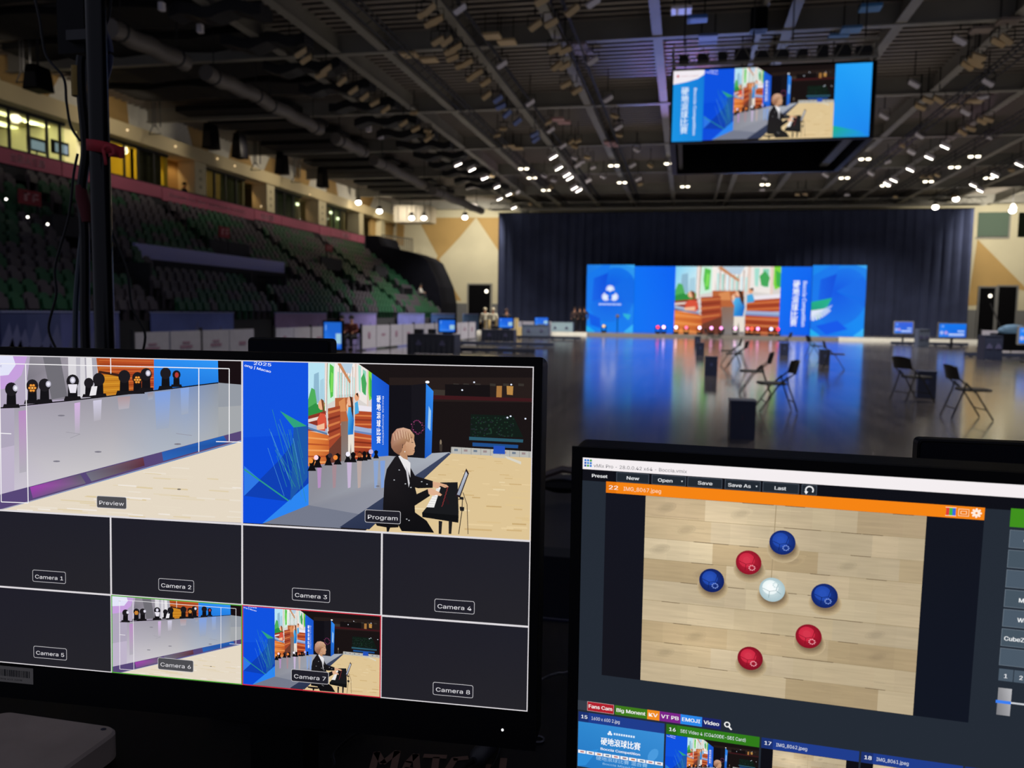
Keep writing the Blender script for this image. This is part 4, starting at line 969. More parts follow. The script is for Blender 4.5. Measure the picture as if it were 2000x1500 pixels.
# moving-head stage lights along the foot of the wall
def moving_head(loc, lab, col, es, rz=0, group=None):
    t = thing('moving_head_light', loc, lab, 'stage light', group)
    x, y, z = loc
    mb = MB(); mb.rbox((x, y, z + .06), (.34, .30, .12), .05); mb.build('base', M_black, parent=t)
    mb = MB()
    for s in (-1, 1): mb.rbox((x + s * .15, y, z + .27), (.05, .12, .32), .02)
    mb.build('yoke', M_black, parent=t)
    mb = MB(); mb.ball((x, y, z + .40), .14, 12, 8, (1, 1.15, 1)); hd_ = mb.build('head', M_black, parent=t, smooth=True)
    mb = MB(); mb.tube([(x, y - .14, z + .42), (x, y - .18, z + .42)], .105, 12); mb.build('lens', mat('stage_lens_' + col, col, .3, emit=col, es=es), parent=hd_)
order = ['first', 'second', 'third', 'fourth', 'fifth', 'sixth', 'seventh', 'eighth', 'ninth', 'tenth', 'eleventh', 'twelfth', 'thirteenth']
mh = [(1285, 'ff3a52', 2.0), (1296, 'ffd0f0', 2.6), (1320, 'ffd8f4', 3), (1340, 'ff6a90', 2), (1366, 'ffd0f0', 3), (1389, 'f8a8e8', 2.4), (1408, 'f090d8', 2.2), (1435.5, 'ffb0ee', 2.4), (1459.5, 'f08ab0', 1.6), (1466.5, 'ff5a40', 1.6), (1479.5, 'f8a0e0', 2.4), (1505.5, 'c8d0ff', 2.0), (1517, 'ff3a52', 2.2)]
for i, (px, c, e) in enumerate(mh):
    p = at(px, 650, y=57.6)
    moving_head((p.x, 57.6 - (.5 if c.startswith('ff3') or c.startswith('ff5') else 0), .22), '%s moving stage light from the left along the LED wall foot, %s lens' % (order[i], 'red' if c[:3] in ('ff3', 'ff5') else 'pink-white'), c, e)
p = at(1180, 620, y=57.5)
moving_head((p.x, 57.5, .22), 'lone stage light on the platform before the left LED wing', 'e8c89a', .8)
t = thing('light_stand', (p.x + .9, 57.9, .22), 'slim stand with a small lamp before the left LED wing', 'stand')
mb = MB(); mb.tube([(p.x + .9, 57.9, .22), (p.x + .9, 57.9, 1.25)], .03, 6); mb.build('pole', M_black, parent=t)
mb = MB(); mb.ball((p.x + .9, 57.9, 1.35), .13, 8, 6); mb.build('lamp_head', mat('warm_head', '8a7a60', .5), parent=t, smooth=True)

# ------------------------------------------------------------------ hanging video cube
YK = 23.3; kx0, kx1 = at(1309, 270, y=YK).x, at(1706, 270, y=YK).x
kz0 = at(1500, 272, y=YK).z; kz1 = at(1500, 131, y=YK).z; YKb = YK + 5.2
cube = thing('video_cube', ((kx0 + kx1) / 2, (YK + YKb) / 2, kz0), 'four-sided video screen cube hanging from the roof', 'video cube')
def cub(name, m, *boxes, **kw):
    mb = MB()
    for a, b in boxes: mb.box2(a, b)
    return mb.build(name, m, parent=cube, **kw)
pnl = cub('front_screen', M_black, ((kx0, YK, kz0 - .04), (kx1, YK + .16, kz1 + .05)))
cub('rear_screen', M_black, ((kx0, YKb - .16, kz0 - .04), (kx1, YKb, kz1 + .05)))
cub('side_screen', M_black, ((kx0 - .02, YK + .16, kz0 - .04), (kx0 + .14, YKb - .16, kz1 + .05)))
cub('side_screen', M_black, ((kx1 - .14, YK + .16, kz0 - .04), (kx1 + .02, YKb - .16, kz1 + .05)))
# inner frame, lit bottom rails seen from below
cub('bottom_rail', M_darksteel, ((kx0 + .2, YK + .3, kz0 + .1), (kx0 + .32, YKb - .2, kz0 + .2)))
cub('bottom_rail', M_darksteel, ((kx1 - .6, YK + .3, kz0 + .1), (kx1 - .35, YKb - .2, kz0 + .2)))
tr = MB()
for (xa, ya, xb, yb) in ((kx0, YK, kx1, YK), (kx0, YKb, kx1, YKb), (kx0, YK, kx0, YKb), (kx1, YK, kx1, YKb)):
    for z in (kz1 + .15, kz1 + .62): tr.tube([(xa, ya, z), (xb, yb, z)], .035, 5)
    L = max(abs(xb - xa), abs(yb - ya)); n = int(L / .5)
    for i in range(n):
        A = V((xa, ya, 0)).lerp(V((xb, yb, 0)), i / n); B = V((xa, ya, 0)).lerp(V((xb, yb, 0)), (i + 1) / n)
        tr.tube([A + V((0, 0, kz1 + .15)), A.lerp(B, .5) + V((0, 0, kz1 + .62)), B + V((0, 0, kz1 + .15))], .018, 4, cap=False)
tr.build('frame_truss', M_beam, parent=cube)
R = random.Random(4)
for i in range(10):
    x = kx0 + .3 + i * (kx1 - kx0 - .6) / 9; mb = MB(); mb.box((x, YK + .25, kz1 + .38), (R.uniform(.22, .42), .3, R.uniform(.16, .3))); mb.build('power_box', M_darksteel, parent=cube)
for x in (kx0 + .3, (kx0 + kx1) / 2 - .5, (kx0 + kx1) / 2 + .5, kx1 - .3):
    for y in (YK + .1, YKb - .1):
        mb = MB(); mb.tube([(x, y, kz1 + .6), (x, y, 10.9)], .02, 5); mb.build('hoist_cable', M_darksteel, parent=cube)
mb = MB(); mb.rbox((kx0 + 2.3, YK + 1.2, 9.7), (.45, .45, .6), .06); mb.build('hoist_motor', M_black, parent=cube)
PK = Plane((kx0, YK - .003, kz1), (1, 0, 0), (0, 0, -1), 1e-3)
def ktf(px, py): u, v = PK.uv(px, py); return u, v
KW, KH = kx1 - kx0, kz1 - kz0
prog = program_picture(); prev = preview_picture()
mb = MB()
kp = Pic(lambda x, y: (x / KW, y / KH), aspect=KW / KH)
u0 = ktf(1314, 200)[0]; u1 = ktf(1374, 200)[0]; u2 = ktf(1629, 200)[0]; u3 = ktf(1700.5, 200)[0]
kp.poly([(u0, 0), (u1, 0), (u1, KH), (u0, KH)], ['1a8fe0', '1478d8', '1684dc', '1a94e4'])
kp.poly([(u0, 0), (u1, 0), (u1, KH * .06), (u1 * .8, KH * .12), (u1 * .45, KH * .16), (u0, KH * .19)], 'f2ecf2')
kp.ell(u0 + .12, KH * .075, .035, .035, 'c8404a', 8)
kp.text('SPORTS GAMES', u0 + .2, KH * .085, .035, 'b05a66', 0, w=u1 - u0 - .35)
for k, ch in enumerate('硬地滾球比賽'): kp.text(ch, u0 + (u1 - u0) * .27, KH * (.33 + .11 * k), KH * .085, 'e6f2ff', .006, w=.19)
kp.text('Boccia Competition', u0 + (u1 - u0) * .68, KH * .25, KH * .055, 'e6f2ff', .015, w=KH * .66, rot=90)
kp.poly([(u2, 0), (u3, 0), (u3, KH), (u2, KH)], ['22a0f8', '2aa6fa', '1a86ee', '1a8cf0'])
kp.poly([(u2, KH * .84), (u3 * .96, KH * .92), (u3, KH), (u2, KH)], ['16b088', '1a90e8', '1a8cf0', '20a0a8'])
kp.play(mb, PK, 0, 0, KW, KH, 2)
mb2 = MB(); prog.play(mb2, PK, u1, 0, u2, KH, 1)
mb.m = 0; b0 = len(mb.v); mb.v += mb2.v; mb.f += [[b0 + i for i in f] for f in mb2.f]; mb.mi += mb2.mi; mb.c += mb2.c
o = mb.build('screen_picture', picmat('cube_picture', 1.0), parent=None)
o.parent = pnl; o.location = o.location - cube.location

# ------------------------------------------------------------------ roof fixtures
M_case = mat('pale_lamp_housing', 'f4f0fa', .4); M_beige = mat('beige_lamp_housing', 'd8bf94', .5); M_bluelit = mat('lamp_housing_blue_lit', '7f94d8', .5)  # bluish housings have the blue stage light put into their colour
def flood(px, py, z, lab, group, m, lit=0, tilt=0.0, s=1.0, kindname='floodlight', yaw=0):
    p = at(px, py, z=z)
    t = thing(kindname, p, lab, 'roof light', group)
    Rm = Matrix.Rotation(yaw, 3, 'Z') @ Matrix.Rotation(tilt, 3, 'Y') @ Matrix.Rotation(.55, 3, 'X')
    mb = MB(); mb.box(p, (.42 * s, .30 * s, .12 * s), R=Rm); hs = mb.build('housing', m, parent=t)
    mb = MB(); mb.box(p + Rm @ V((0, -.02, -.075 * s)), (.36 * s, .25 * s, .03), R=Rm); mb.build('lens', M_lit if lit == 1 else M_litdim if lit == 2 else m, parent=hs)
    mb = MB(); mb.tube([p + V((-.22 * s, 0, 0)), p + V((-.22 * s, 0, .28)), p + V((.22 * s, 0, .28)), p + V((.22 * s, 0, 0))], .018, 4); mb.tube([p + V((0, 0, .28)), (p.x, p.y, 10.97)], .02, 4); mb.build('yoke', M_darksteel, parent=t)
ZL = 9.55
L1 = [(898, 17), (980, 125), (1158, 4), (1035, 200), (1157, 118), (1187, 192), (1075, 253), (1207, 248), (1099, 284), (1128, 322), (1235, 322), (1149, 352), (1246, 349)]
for p in L1: flood(*p, ZL, 'small unlit pale floodlight leaning left, left of the video cube', 'pale floodlights left of the cube', M_case, 0, -.55, .9)
L2 = [(1875, 78), (1786, 163), (1930, 160), (1727, 226), (1886, 218), (1796, 264), (1780, 296), (1701, 338), (1613, 341)]
for p in L2: flood(*p, ZL, 'small unlit pale floodlight leaning right, right of the video cube', 'pale floodlights right of the cube', M_case, 0, .55, .95)
L3 = [(1079, 303), (1090, 325), (1105, 338), (1111, 345), (1120, 364), (1129, 369)]
for p in L3: flood(*p, ZL, 'brightly lit white floodlight in the short row left of the cube', 'lit floodlights left of the cube', M_case, 1, -.5, 1.15)
L4 = [(894, 318), (921, 328), (946, 345), (970, 362), (993, 377), (975, 386), (1003, 403)]
for p in L4: flood(*p, ZL, 'brightly lit white floodlight in the row above the far left corner', 'lit floodlights above the far left corner', M_case, 1, -.4, 1.05)
L5 = [(1847, 283), (1816, 304), (1779, 328), (1747, 349), (1734, 356), (1944, 339), (1902, 359), (1915, 369), (1992, 318)]
for p in L5: flood(*p, ZL, 'brightly lit white floodlight in the rows right of the cube', 'lit floodlights right of the cube', M_case, 1, .45, 1.05)
def twin(px, py, lab, group):
    p = at(px, py, z=9.7); t = thing('twin_downlight', p, lab, 'roof light', group)
    for s in (-1, 1):
        mb = MB(); mb.tube([p + V((s * .17, 0, .25)), p + V((s * .17, 0, 0))], .15, 10); h = mb.build('can', M_beam, parent=t)
        mb = MB(); mb.ball(p + V((s * .17, -.02, -.02)), .125, 10, 5, (1, 1, .5)); mb.build('bulb', M_litdim, parent=h, smooth=True)
    mb = MB(); mb.tube([p + V((0, 0, .25)), (p.x, p.y, 10.85)], .02, 4); mb.build('drop_rod', M_darksteel, parent=t)
for p in ((1199, 323), (1215, 356), (1023, 329), (1039, 347), (1066, 371), (1308, 319)): twin(*p, 'pair of small round glowing downlights on the roof, left of the cube', 'twin downlights left of the cube')
for p in ((1689, 310), (1649, 347), (1729, 362), (1813, 354), (1864, 326), (1903, 305), (1931, 347), (1338, 364), (1494, 360), (1024, 417)): twin(*p, 'pair of small round glowing downlights on the roof, below or right of the cube', 'twin downlights below and right of the cube')
def pendant(px, py, Y, lab, z=None):
    p = at(px, py, y=Y); t = thing('high_bay_lamp', p, lab, 'roof light')
    mb = MB(); mb.ball(p, .18, 12, 7, (1.15, 1, .8)); mb.build('bulb', M_lit, parent=t, smooth=True)
    mb = MB(); mb.tube([p + V((0, 0, .12)), p + V((0, 0, .42))], [.26, .12], 12); mb.build('reflector', M_beam, parent=t)
    mb = MB(); mb.tube([p + V((0, 0, .4)), (p.x, p.y, 10.97)], .02, 4); mb.build('drop_rod', M_darksteel, parent=t)
for i, (px, py, lab) in enumerate(((700, 396, 'bright lamp before the last balcony window'), (741, 413, 'bright lamp right of the last balcony window'), (804, 426, 'bright lamp under the left part of the ventilation unit'), (828, 426, 'bright lamp under the right end of the ventilation unit'), (908, 425, 'bright lamp before the gold diamond on the far wall'),
        (1867, 389, 'bright lamp above the right part of the curtain'), (1827, 405, 'bright lamp at the top edge of the curtain, right part'), (1977, 412, 'bright lamp before the far right window'))):
    pendant(px, py, 61.0 if px > 760 else 57, lab)
# beige and bluish floods along the catwalk rows
rows = [(((1045, 49), (1076, 44), (1058, 0), (1083, 96), (1103, 97), (1087, 128), (1102, 128), (1105, 164), (1126, 176), (1117, 20)), M_beige, 'beige lamp box on the catwalk second from the video cube', 'beige lamps on the second catwalk'),
        (((828, 25), (838, 18), (843, 44), (852, 38), (855, 79), (872, 80), (880, 99), (890, 92), (884, 112), (901, 127), (912, 122), (921, 150), (932, 142), (948, 160), (950, 186)), M_beige, 'beige lamp box on the catwalk third from the video cube', 'beige lamps on the third catwalk'),
        (((972, 193), (978, 207), (990, 222), (1010, 237), (1044, 262), (1046, 272)), M_bluelit, 'blue-lit lamp box at the end of the third catwalk row', 'blue-lit lamp boxes'),
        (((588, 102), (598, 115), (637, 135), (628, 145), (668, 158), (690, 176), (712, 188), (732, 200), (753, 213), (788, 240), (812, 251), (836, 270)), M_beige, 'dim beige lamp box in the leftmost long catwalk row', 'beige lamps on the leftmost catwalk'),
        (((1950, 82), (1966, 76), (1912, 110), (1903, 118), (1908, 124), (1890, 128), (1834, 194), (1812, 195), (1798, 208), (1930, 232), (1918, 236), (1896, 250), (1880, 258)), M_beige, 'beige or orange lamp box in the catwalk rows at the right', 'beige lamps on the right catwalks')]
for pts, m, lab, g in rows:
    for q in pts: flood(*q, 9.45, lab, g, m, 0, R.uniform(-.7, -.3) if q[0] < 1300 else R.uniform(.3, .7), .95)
# flat diffuser panels in pairs
def panels(px, py, n, m, lab, group=None, dxx=0, dyy=1):
    p = at(px, py, z=9.9); t = thing('roof_panel_light', p, lab, 'roof light', group)
    for k in range(n):
        c = p + V((dxx * k, -.62 * k, 0)); mb = MB(); mb.rbox(c, (.56, .50, .08), .03); mb.build('panel', m, parent=t)
    mb = MB()
    for s in (-.2, .2): mb.tube([p + V((s, 0, 0)), (p.x + s, p.y, 10.97)], .015, 4); mb.tube([p + V((s + dxx, -.62, 0)), (p.x + s + dxx, p.y - .62, 10.97)], .015, 4)
    mb.build('drop_rod', M_darksteel, parent=t)
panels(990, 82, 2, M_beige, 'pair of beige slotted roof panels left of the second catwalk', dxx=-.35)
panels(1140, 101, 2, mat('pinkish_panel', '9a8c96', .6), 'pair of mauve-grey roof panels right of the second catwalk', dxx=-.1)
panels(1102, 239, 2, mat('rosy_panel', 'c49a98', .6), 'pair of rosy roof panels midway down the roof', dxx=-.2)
panels(1382, 86, 2, M_bluelit, 'pair of blue-lit roof panels above the left part of the cube')
panels(1637, 72, 2, mat('cyan_lit_panel', '5f94c8', .5), 'pair of cyan-lit roof panels above the right part of the cube', dxx=.25)  # cyan light put into the panel colour
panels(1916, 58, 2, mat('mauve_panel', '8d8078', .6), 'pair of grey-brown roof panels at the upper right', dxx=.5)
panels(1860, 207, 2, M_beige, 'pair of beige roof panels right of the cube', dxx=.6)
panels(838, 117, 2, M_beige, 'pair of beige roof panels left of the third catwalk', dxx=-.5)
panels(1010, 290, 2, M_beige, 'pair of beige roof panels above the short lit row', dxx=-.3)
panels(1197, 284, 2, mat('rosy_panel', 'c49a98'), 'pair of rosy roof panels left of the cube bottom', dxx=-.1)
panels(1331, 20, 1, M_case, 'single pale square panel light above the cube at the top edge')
panels(1362, 37, 1, mat('blue_lit_panel', '3f7ad8', .5), 'small blue-lit panel above the cube, left part')  # blue light on this panel is part of its base colour
panels(1700, 15, 1, mat('blue_lit_panel2', '3f84c0', .5), 'small blue-lit panel above the cube, right part')  # base colour holds the blue light here too
# more small fittings over the far half, each its own thing
R2 = random.Random(21)
for i in range(56):
    x = R2.choice([-11.6, -8.4, -5.6, -2.7, 4.3, 7.3, 10.4, 13.7, 17, 20]) + R2.uniform(-.6, .6); y = R2.uniform(33, 62)
    q = V((x, y, 9.7)); c = M3.transposed() @ (q - EYE); px, py = 1000 + F * c.x / -c.z, 750 - F * c.y / -c.z
    if 1290 < px < 1720 and py < 345: continue
    flood(px, py, 9.7, 'small dull roof lamp box over the far half of the roof', 'dull roof lamps over the far half', M_beige if i % 3 else M_case, 0, R2.uniform(-.6, .6), .75)
# catwalks: paired tubes with lacing carrying the rows
cid = ['second from the cube', 'third from the cube', 'leftmost long', 'first right of the cube', 'second right of the cube', 'third right of the cube']
for (x, lab) in ((-3.55, cid[0]), (-6.3, cid[1]), (-9.0, cid[2]), (9.8, cid[3]), (13.1, cid[4]), (16.4, cid[5])):
    t = thing('catwalk_truss', (x, 36, 9.6), 'thin dark lighting truss along the roof, %s' % lab, 'truss')
    for xx, zz in ((-.18, 9.62), (.18, 9.62), (0, 9.95)):
        mb = MB(); mb.tube([(x + xx, 10, zz), (x + xx, 62, zz)], .03, 5); mb.build('chord', M_darksteel, parent=t)
    mb = MB()
    for j in range(65): yy = 10 + j * .8; mb.tube([(x - .18, yy, 9.62), (x, yy + .4, 9.95), (x + .18, yy, 9.62)], .014, 3, cap=False)
    mb.build('lacing', M_darksteel, parent=t, kind='stuff')

# ------------------------------------------------------------------ left roof side: duct, hanging speakers, baffles
M_duct = mat('duct_grey', '746e68', .6, .2, noise=.15, nscale=.5)
segs = [((215, 55), (362, 122)), ((402, 143), (512, 192)), ((512, 196), (624, 252)), ((655, 270), (712, 298)), ((730, 312), (840, 368)), ((845, 372), (940, 412))]
dl = ['nearest', 'second', 'third', 'fourth', 'fifth', 'farthest']
for i, (a, b) in enumerate(segs):
    A = at(*a, z=9.0); B = at(*b, z=9.0); X = -15.2 if i < 5 else -14.6
    A = at(*a, x=X); B = at(*b, x=X)
    t = thing('roof_duct', (X, (A.y + B.y) / 2, A.z - .1), '%s section of the long grey duct line over the left grandstand' % dl[i], 'duct')
    n = 9; pts = []
    for k in range(n): q = A.lerp(B, k / (n - 1)); pts.append(q + V((0, 0, .04 * math.sin(k * 2.1 + i))))
    mb = MB(); mb.tube(pts, .26, 10); mb.build('tube', M_duct, parent=t, smooth=True)
    for k in (1, 7):
        mb = MB(); mb.tube([pts[k] + V((0, 0, .2)), (X, pts[k].y, 10.9)], .02, 4); mb.build('hanger', M_darksteel, parent=t)
        mb = MB(); mb.tube([pts[k] - V((0, .04, 0)), pts[k] + V((0, .04, 0))], .28, 10); mb.build('clamp', M_darksteel, parent=t)
for i in range(5):
    y = 20.5 + i * 2.7  # dark slabs added here to hide the deck and darken the near roof
    t = thing('dark_roof_slab', (-17.5, y, 10.3), 'added dark slab darkening the near roof, %s from the upper left corner' % ['first', 'second', 'third', 'fourth', 'fifth'][i], 'baffle')
    mb = MB(); pts = [(-23.4 + .9 * j, 10.33 + .07 * math.sin(j * 1.7 + i * 2)) for j in range(12)]
    mb.prism(pts + [(a, b + .22) for a, b in pts[::-1]], 1, y - .95, y + .95); mb.build('slab', mat('dark_baffle', '151314', .9), parent=t)
    mb = MB(); mb.tube([(-21, y, 10.5), (-21, y, 10.97)], .015, 4); mb.tube([(-15, y, 10.5), (-15, y, 10.97)], .015, 4); mb.build('wire', M_darksteel, parent=t)
for i in range(13):                                    # dark acoustic baffles between duct and roof beam
    y = 22 + i * 2.7
    t = thing('dark_roof_slab', (-12.8, y, 9.5), 'dark wavy acoustic baffle hanging over the left part of the roof', 'baffle', 'acoustic baffles over the left side')
    mb = MB(); pts = [(-14.7 + .32 * j, 9.75 + .10 * math.sin(j * 1.3 + i)) for j in range(10)]
    poly = pts + [(a, b + .32) for a, b in pts[::-1]]
    mb.prism(poly, 1, y - .35, y + .35); mb.build('slab', M_darksteel, parent=t)
    mb = MB(); mb.tube([(-14, y, 9.9), (-14, y, 10.9)], .015, 4); mb.tube([(-12.5, y, 9.9), (-12.5, y, 10.9)], .015, 4); mb.build('wire', M_darksteel, parent=t)
for i in range(4, 16):
    y = 24 + i * 2.5
    t = thing('dark_roof_slab', (-19.5, y, 10.1), 'dark flat acoustic slab hanging over the left grandstand', 'baffle', 'acoustic slabs over the grandstand')
    mb = MB(); mb.rbox((-19.6, y, 10.25), (5.6, 1.5, .22), .2); mb.build('slab', mat('dark_baffle', '151314', .9), parent=t)
    mb = MB(); mb.tube([(-21, y, 10.3), (-21, y, 10.9)], .015, 4); mb.tube([(-18, y, 10.3), (-18, y, 10.9)], .015, 4); mb.build('wire', M_darksteel, parent=t)
def speaker(px, py0, py1, X, lab, wd=.62):
    a = at(px, py0, x=X); Y = a.y; b = at(px, py1, y=Y); h = a.z - b.z
    t = thing('hanging_speaker', (a.x, Y, b.z), lab, 'loudspeaker')
    mb = MB(); mb.prism([(a.x - wd / 2, b.z), (a.x + wd / 2, b.z), (a.x + wd / 2 * .72, b.z + h * .7), (a.x + wd / 2 * .5, a.z), (a.x - wd / 2 * .5, a.z), (a.x - wd / 2 * .72, b.z + h * .7)], 1, Y - .35, Y + .35); mb.build('cabinet', M_black, parent=t)
    mb = MB(); mb.prism([(a.x - wd / 2 + .06, b.z + .06), (a.x + wd / 2 - .06, b.z + .06), (a.x + wd / 2 * .6, b.z + h * .68), (a.x - wd / 2 * .6, b.z + h * .68)], 1, Y - .37, Y - .35); mb.build('grille', M_darksteel, parent=t)
    mb = MB(); mb.tube([(a.x, Y, a.z), (a.x, Y, 10.97)], .04, 5); mb.build('bracket', M_darksteel, parent=t)
for px, y0, y1, Y, lab in ((412, 243, 291, -22, 'nearest of the four black speakers hung before the balcony'), (468, 262, 309, -22, 'second black speaker hung before the balcony'), (551, 298, 340, -22, 'third black speaker hung before the balcony'), (630, 328, 366, -22, 'farthest black speaker hung before the balcony')):
    speaker(px, y0, y1, Y, lab, .55)
speaker(74, 130, 178, -21, 'large black speaker hanging at the upper left over the bright office', .62)
def liftframe(px, py0, py1, X, lab):
    b = at(px, py1, x=X); Y = b.y; a = b
    t = thing('lift_frame', (a.x, Y, b.z), lab, 'rigging')
    for s in (-.06, .06, .32):
        mb = MB(); mb.tube([(a.x + s, Y, 10.97), (a.x + s, Y, b.z + .3)], .03, 5); mb.build('tube', M_darksteel, parent=t)
    mb = MB(); mb.tube([(a.x - .25, Y, b.z), (a.x - .05, Y, b.z + .35), (a.x + .1, Y, b.z + .35), (a.x + .35, Y, b.z), (a.x - .25, Y, b.z)], .025, 5); mb.build('foot_frame', M_darksteel, parent=t)
for q in ((301, 150, 262, -23, 'tall thin rigging frame before the gold and cream panels'), (498, 240, 332, -23, 'rigging frame between the first hung speakers and windows'), (576, 300, 356, -23, 'rigging frame right of the third hung speaker'), (44, 90, 160, -22, 'rigging frame at the upper left edge')): liftframe(*q)
for (px, py, Y, lab) in ((316, 13, 24, 'upper left small pale lamp box near the top edge'), (391, 56, 27, 'small upright pale lamp box over the left stands'), (720, 249, 50, 'small pale lamp box midway on the left roof'), (744, 263, 52, 'small pink-lit lamp box midway on the left roof')):
    p = at(px, py, z=9.9); Y = p.y; t = thing('lamp_box', p, lab, 'roof light')
    mb = MB(); mb.box(p, (.16 * Y / 25, .16, .26 * Y / 25)); mb.build('housing', M_case, parent=t)
    mb = MB(); mb.tube([p, (p.x, p.y, 10.97)], .02, 4); mb.build('rod', M_darksteel, parent=t)

# ------------------------------------------------------------------ floor furniture
M_chair = mat('black_chair_metal', '050508', .45); M_navy = mat('navy_box_laminate', '131c38', .45, noise=.08)
def folding_chair(lab):
    t = thing('folding_chair', (0, 0, 0), lab, 'chair')
    b = lambda nm, mb, par=t, sm=True: mb.build(nm, M_chair, parent=par, smooth=sm)
    # local: faces +x
    mb = MB(); n = 8; vs = []
    for layer in (0, .018):
        for j in range(n + 1):
            y = -.225 + .45 * j / n; bow = .05 * (1 - (2 * j / n - 1) ** 2)
            top = .82 - .035 * abs(2 * j / n - 1) ** 3
            vs += [(-.235 - bow - layer, y, .60), (-.285 - bow - layer, y, top)]
    m_ = 2 * (n + 1); fs = []
    for l in (0, 1):
        for j in range(n): fs.append(tuple(l * m_ + q for q in (2 * j, 2 * j + 2, 2 * j + 3, 2 * j + 1)))
    for j in range(n):
        fs.append((2 * j, 2 * j + 2, m_ + 2 * j + 2, m_ + 2 * j)); fs.append((2 * j + 1, 2 * j + 3, m_ + 2 * j + 3, m_ + 2 * j + 1))
    fs += [(0, 1, m_ + 1, m_), (2 * n, 2 * n + 1, m_ + 2 * n + 1, m_ + 2 * n)]
    mb.add(vs, fs); b('backrest', mb)
    mb = MB(); mb.rbox((.06, 0, .445), (.42, .40, .035), .07, ch=.008); b('seat', mb, sm=False)
    for s in (-1, 1):
        mb = MB(); mb.tube([(-.29, s * .225, .80), (-.24, s * .225, .62), (.02, s * .23, .40), (.27, s * .23, .01)], .012, 6); b('front_leg', mb)
        mb = MB(); mb.tube([(-.13, s * .205, .56), (-.16, s * .205, .42), (-.31, s * .21, .01)], .012, 6); b('rear_leg', mb)
        mb = MB(); mb.tube([(-.13, s * .205, .56), (-.02, s * .215, .44)], .008, 5); b('hinge_arm', mb)
    mb = MB(); mb.tube([(.17, -.23, .16), (.17, .23, .16)], .009, 6); b('front_crossbar', mb)
    mb = MB(); mb.tube([(-.25, -.21, .17), (-.25, .21, .17)], .009, 6); b('rear_crossbar', mb)
    return t
fc = folding_chair('x')
chairs = [(1889, 818, 5, 'nearest black folding chair at the right, facing right'), (1782, 784, 25, 'black folding chair beside the navy box at the right'),
          (1512, 803, 186, 'black folding chair facing left, just right of the nearest navy box'), (1472, 770, 178, 'black folding chair facing left, behind and left of the nearest one'),
          (1436, 722, 170, 'black folding chair facing left in the middle of the floor, nearer of two'), (1425, 714, 176, 'black folding chair facing left in the middle of the floor, farther of two'),
          (1629, 722, -8, 'black folding chair facing right beside the middle navy box'), (1592, 700, 10, 'black folding chair half hidden left of the middle navy box'),
          (1530, 686, 185, 'far black folding chair on the blue reflection'), (1400, 676, 190, 'far black folding chair before the pink reflection'), (1388, 672, 10, 'farthest black folding chair near the stage lights')]
for i, (px, py, a, lab) in enumerate(chairs):
    p = at(px, py, z=0); o = fc if i == 0 else copy_tree(fc)
    place(o, (p.x, p.y, 0), math.radians(a), lab)
def box_stand(px, py, lab, rz=0, w=.30, h=.46, mark=None):
    p = at(px, py, z=0); t = thing('ball_box', (p.x, p.y, 0), lab, 'box', rz=rz)
    mb = MB(); mb.rbox((0, 0, h / 2), (w, w, h), .012); mb.build('body', M_navy, parent=t, world=False)
    mb = MB(); mb.rbox((0, 0, h + .008), (w + .02, w + .02, .016), .012); mb.build('top', mat('navy_top', '1d2a4a', .35), parent=t, world=False)
    mb = MB(); pc = Pic(lambda x, y: (x, y)); pc.text('2', .3, .75, .5, '4a2f44', .02) if mark else pc.ell(.5, .5, .3, .3, '2a3560')
    pl = Plane((-.06, -w / 2 - .003, h * .78), (1, 0, 0), (0, 0, -1), 1e-3); pl.N = V((0, -1, 0)); pc.play(mb, pl, 0, 0, .12, .16); mb.build('printed_number', picmat('flat_print', emissive=False), parent=t, world=False)
box_stand(1447, 855, 'nearest navy box standing on the floor', .04, mark=1); box_stand(1388, 733, 'second navy box, behind and left of the nearest one', .02)
box_stand(1367, 694, 'third navy box before the pink reflection'); box_stand(1362, 676, 'farthest small navy box toward the stage'); box_stand(1807, 777, 'navy box behind the chairs at the right', -.15, w=.32, h=.5)
box_stand(1609, 712, 'navy box between the two middle-right chairs'); box_stand(1531, 694, 'far navy box on the blue reflection')

# low long kerbs (court borders)
M_kerb = mat('navy_kerb', '20283f', .5)
for (x0, y0, x1, y1, lab) in ((886, 673, 1100, 673, 'far long dark blue floor barrier at the left'), (886, 687, 1060, 687, 'nearer long dark blue floor barrier at the left'), (1003, 661, 1150, 660, 'farthest long floor barrier at the left'), (1740, 673, 1926, 680, 'far long dark floor barrier at the right'), (1884, 696, 2040, 700, 'nearer long dark floor barrier at the right')):
    a = at(x0, y0, z=0); b = at(x1, y1, z=0); t = thing('court_barrier', ((a.x + b.x) / 2, a.y, 0), lab, 'barrier')
    mb = MB(); mb.box2((a.x, a.y, .02), (b.x, a.y + .12, .17)); mb.build('board', M_kerb, parent=t)
    mb = MB(); 
    for i in range(6): x = a.x + (b.x - a.x) * (i + .5) / 6; mb.box2((x - .04, a.y - .12, 0), (x + .04, a.y + .24, .03))
    mb.build('foot', M_darksteel, parent=t)
    for i in range(1, 4):
        x = a.x + (b.x - a.x) * i / 4; mb = MB(); mb.box2((x - .01, a.y - .004, .02), (x + .01, a.y, .17)); mb.build('joint_plate', M_darksteel, parent=t)

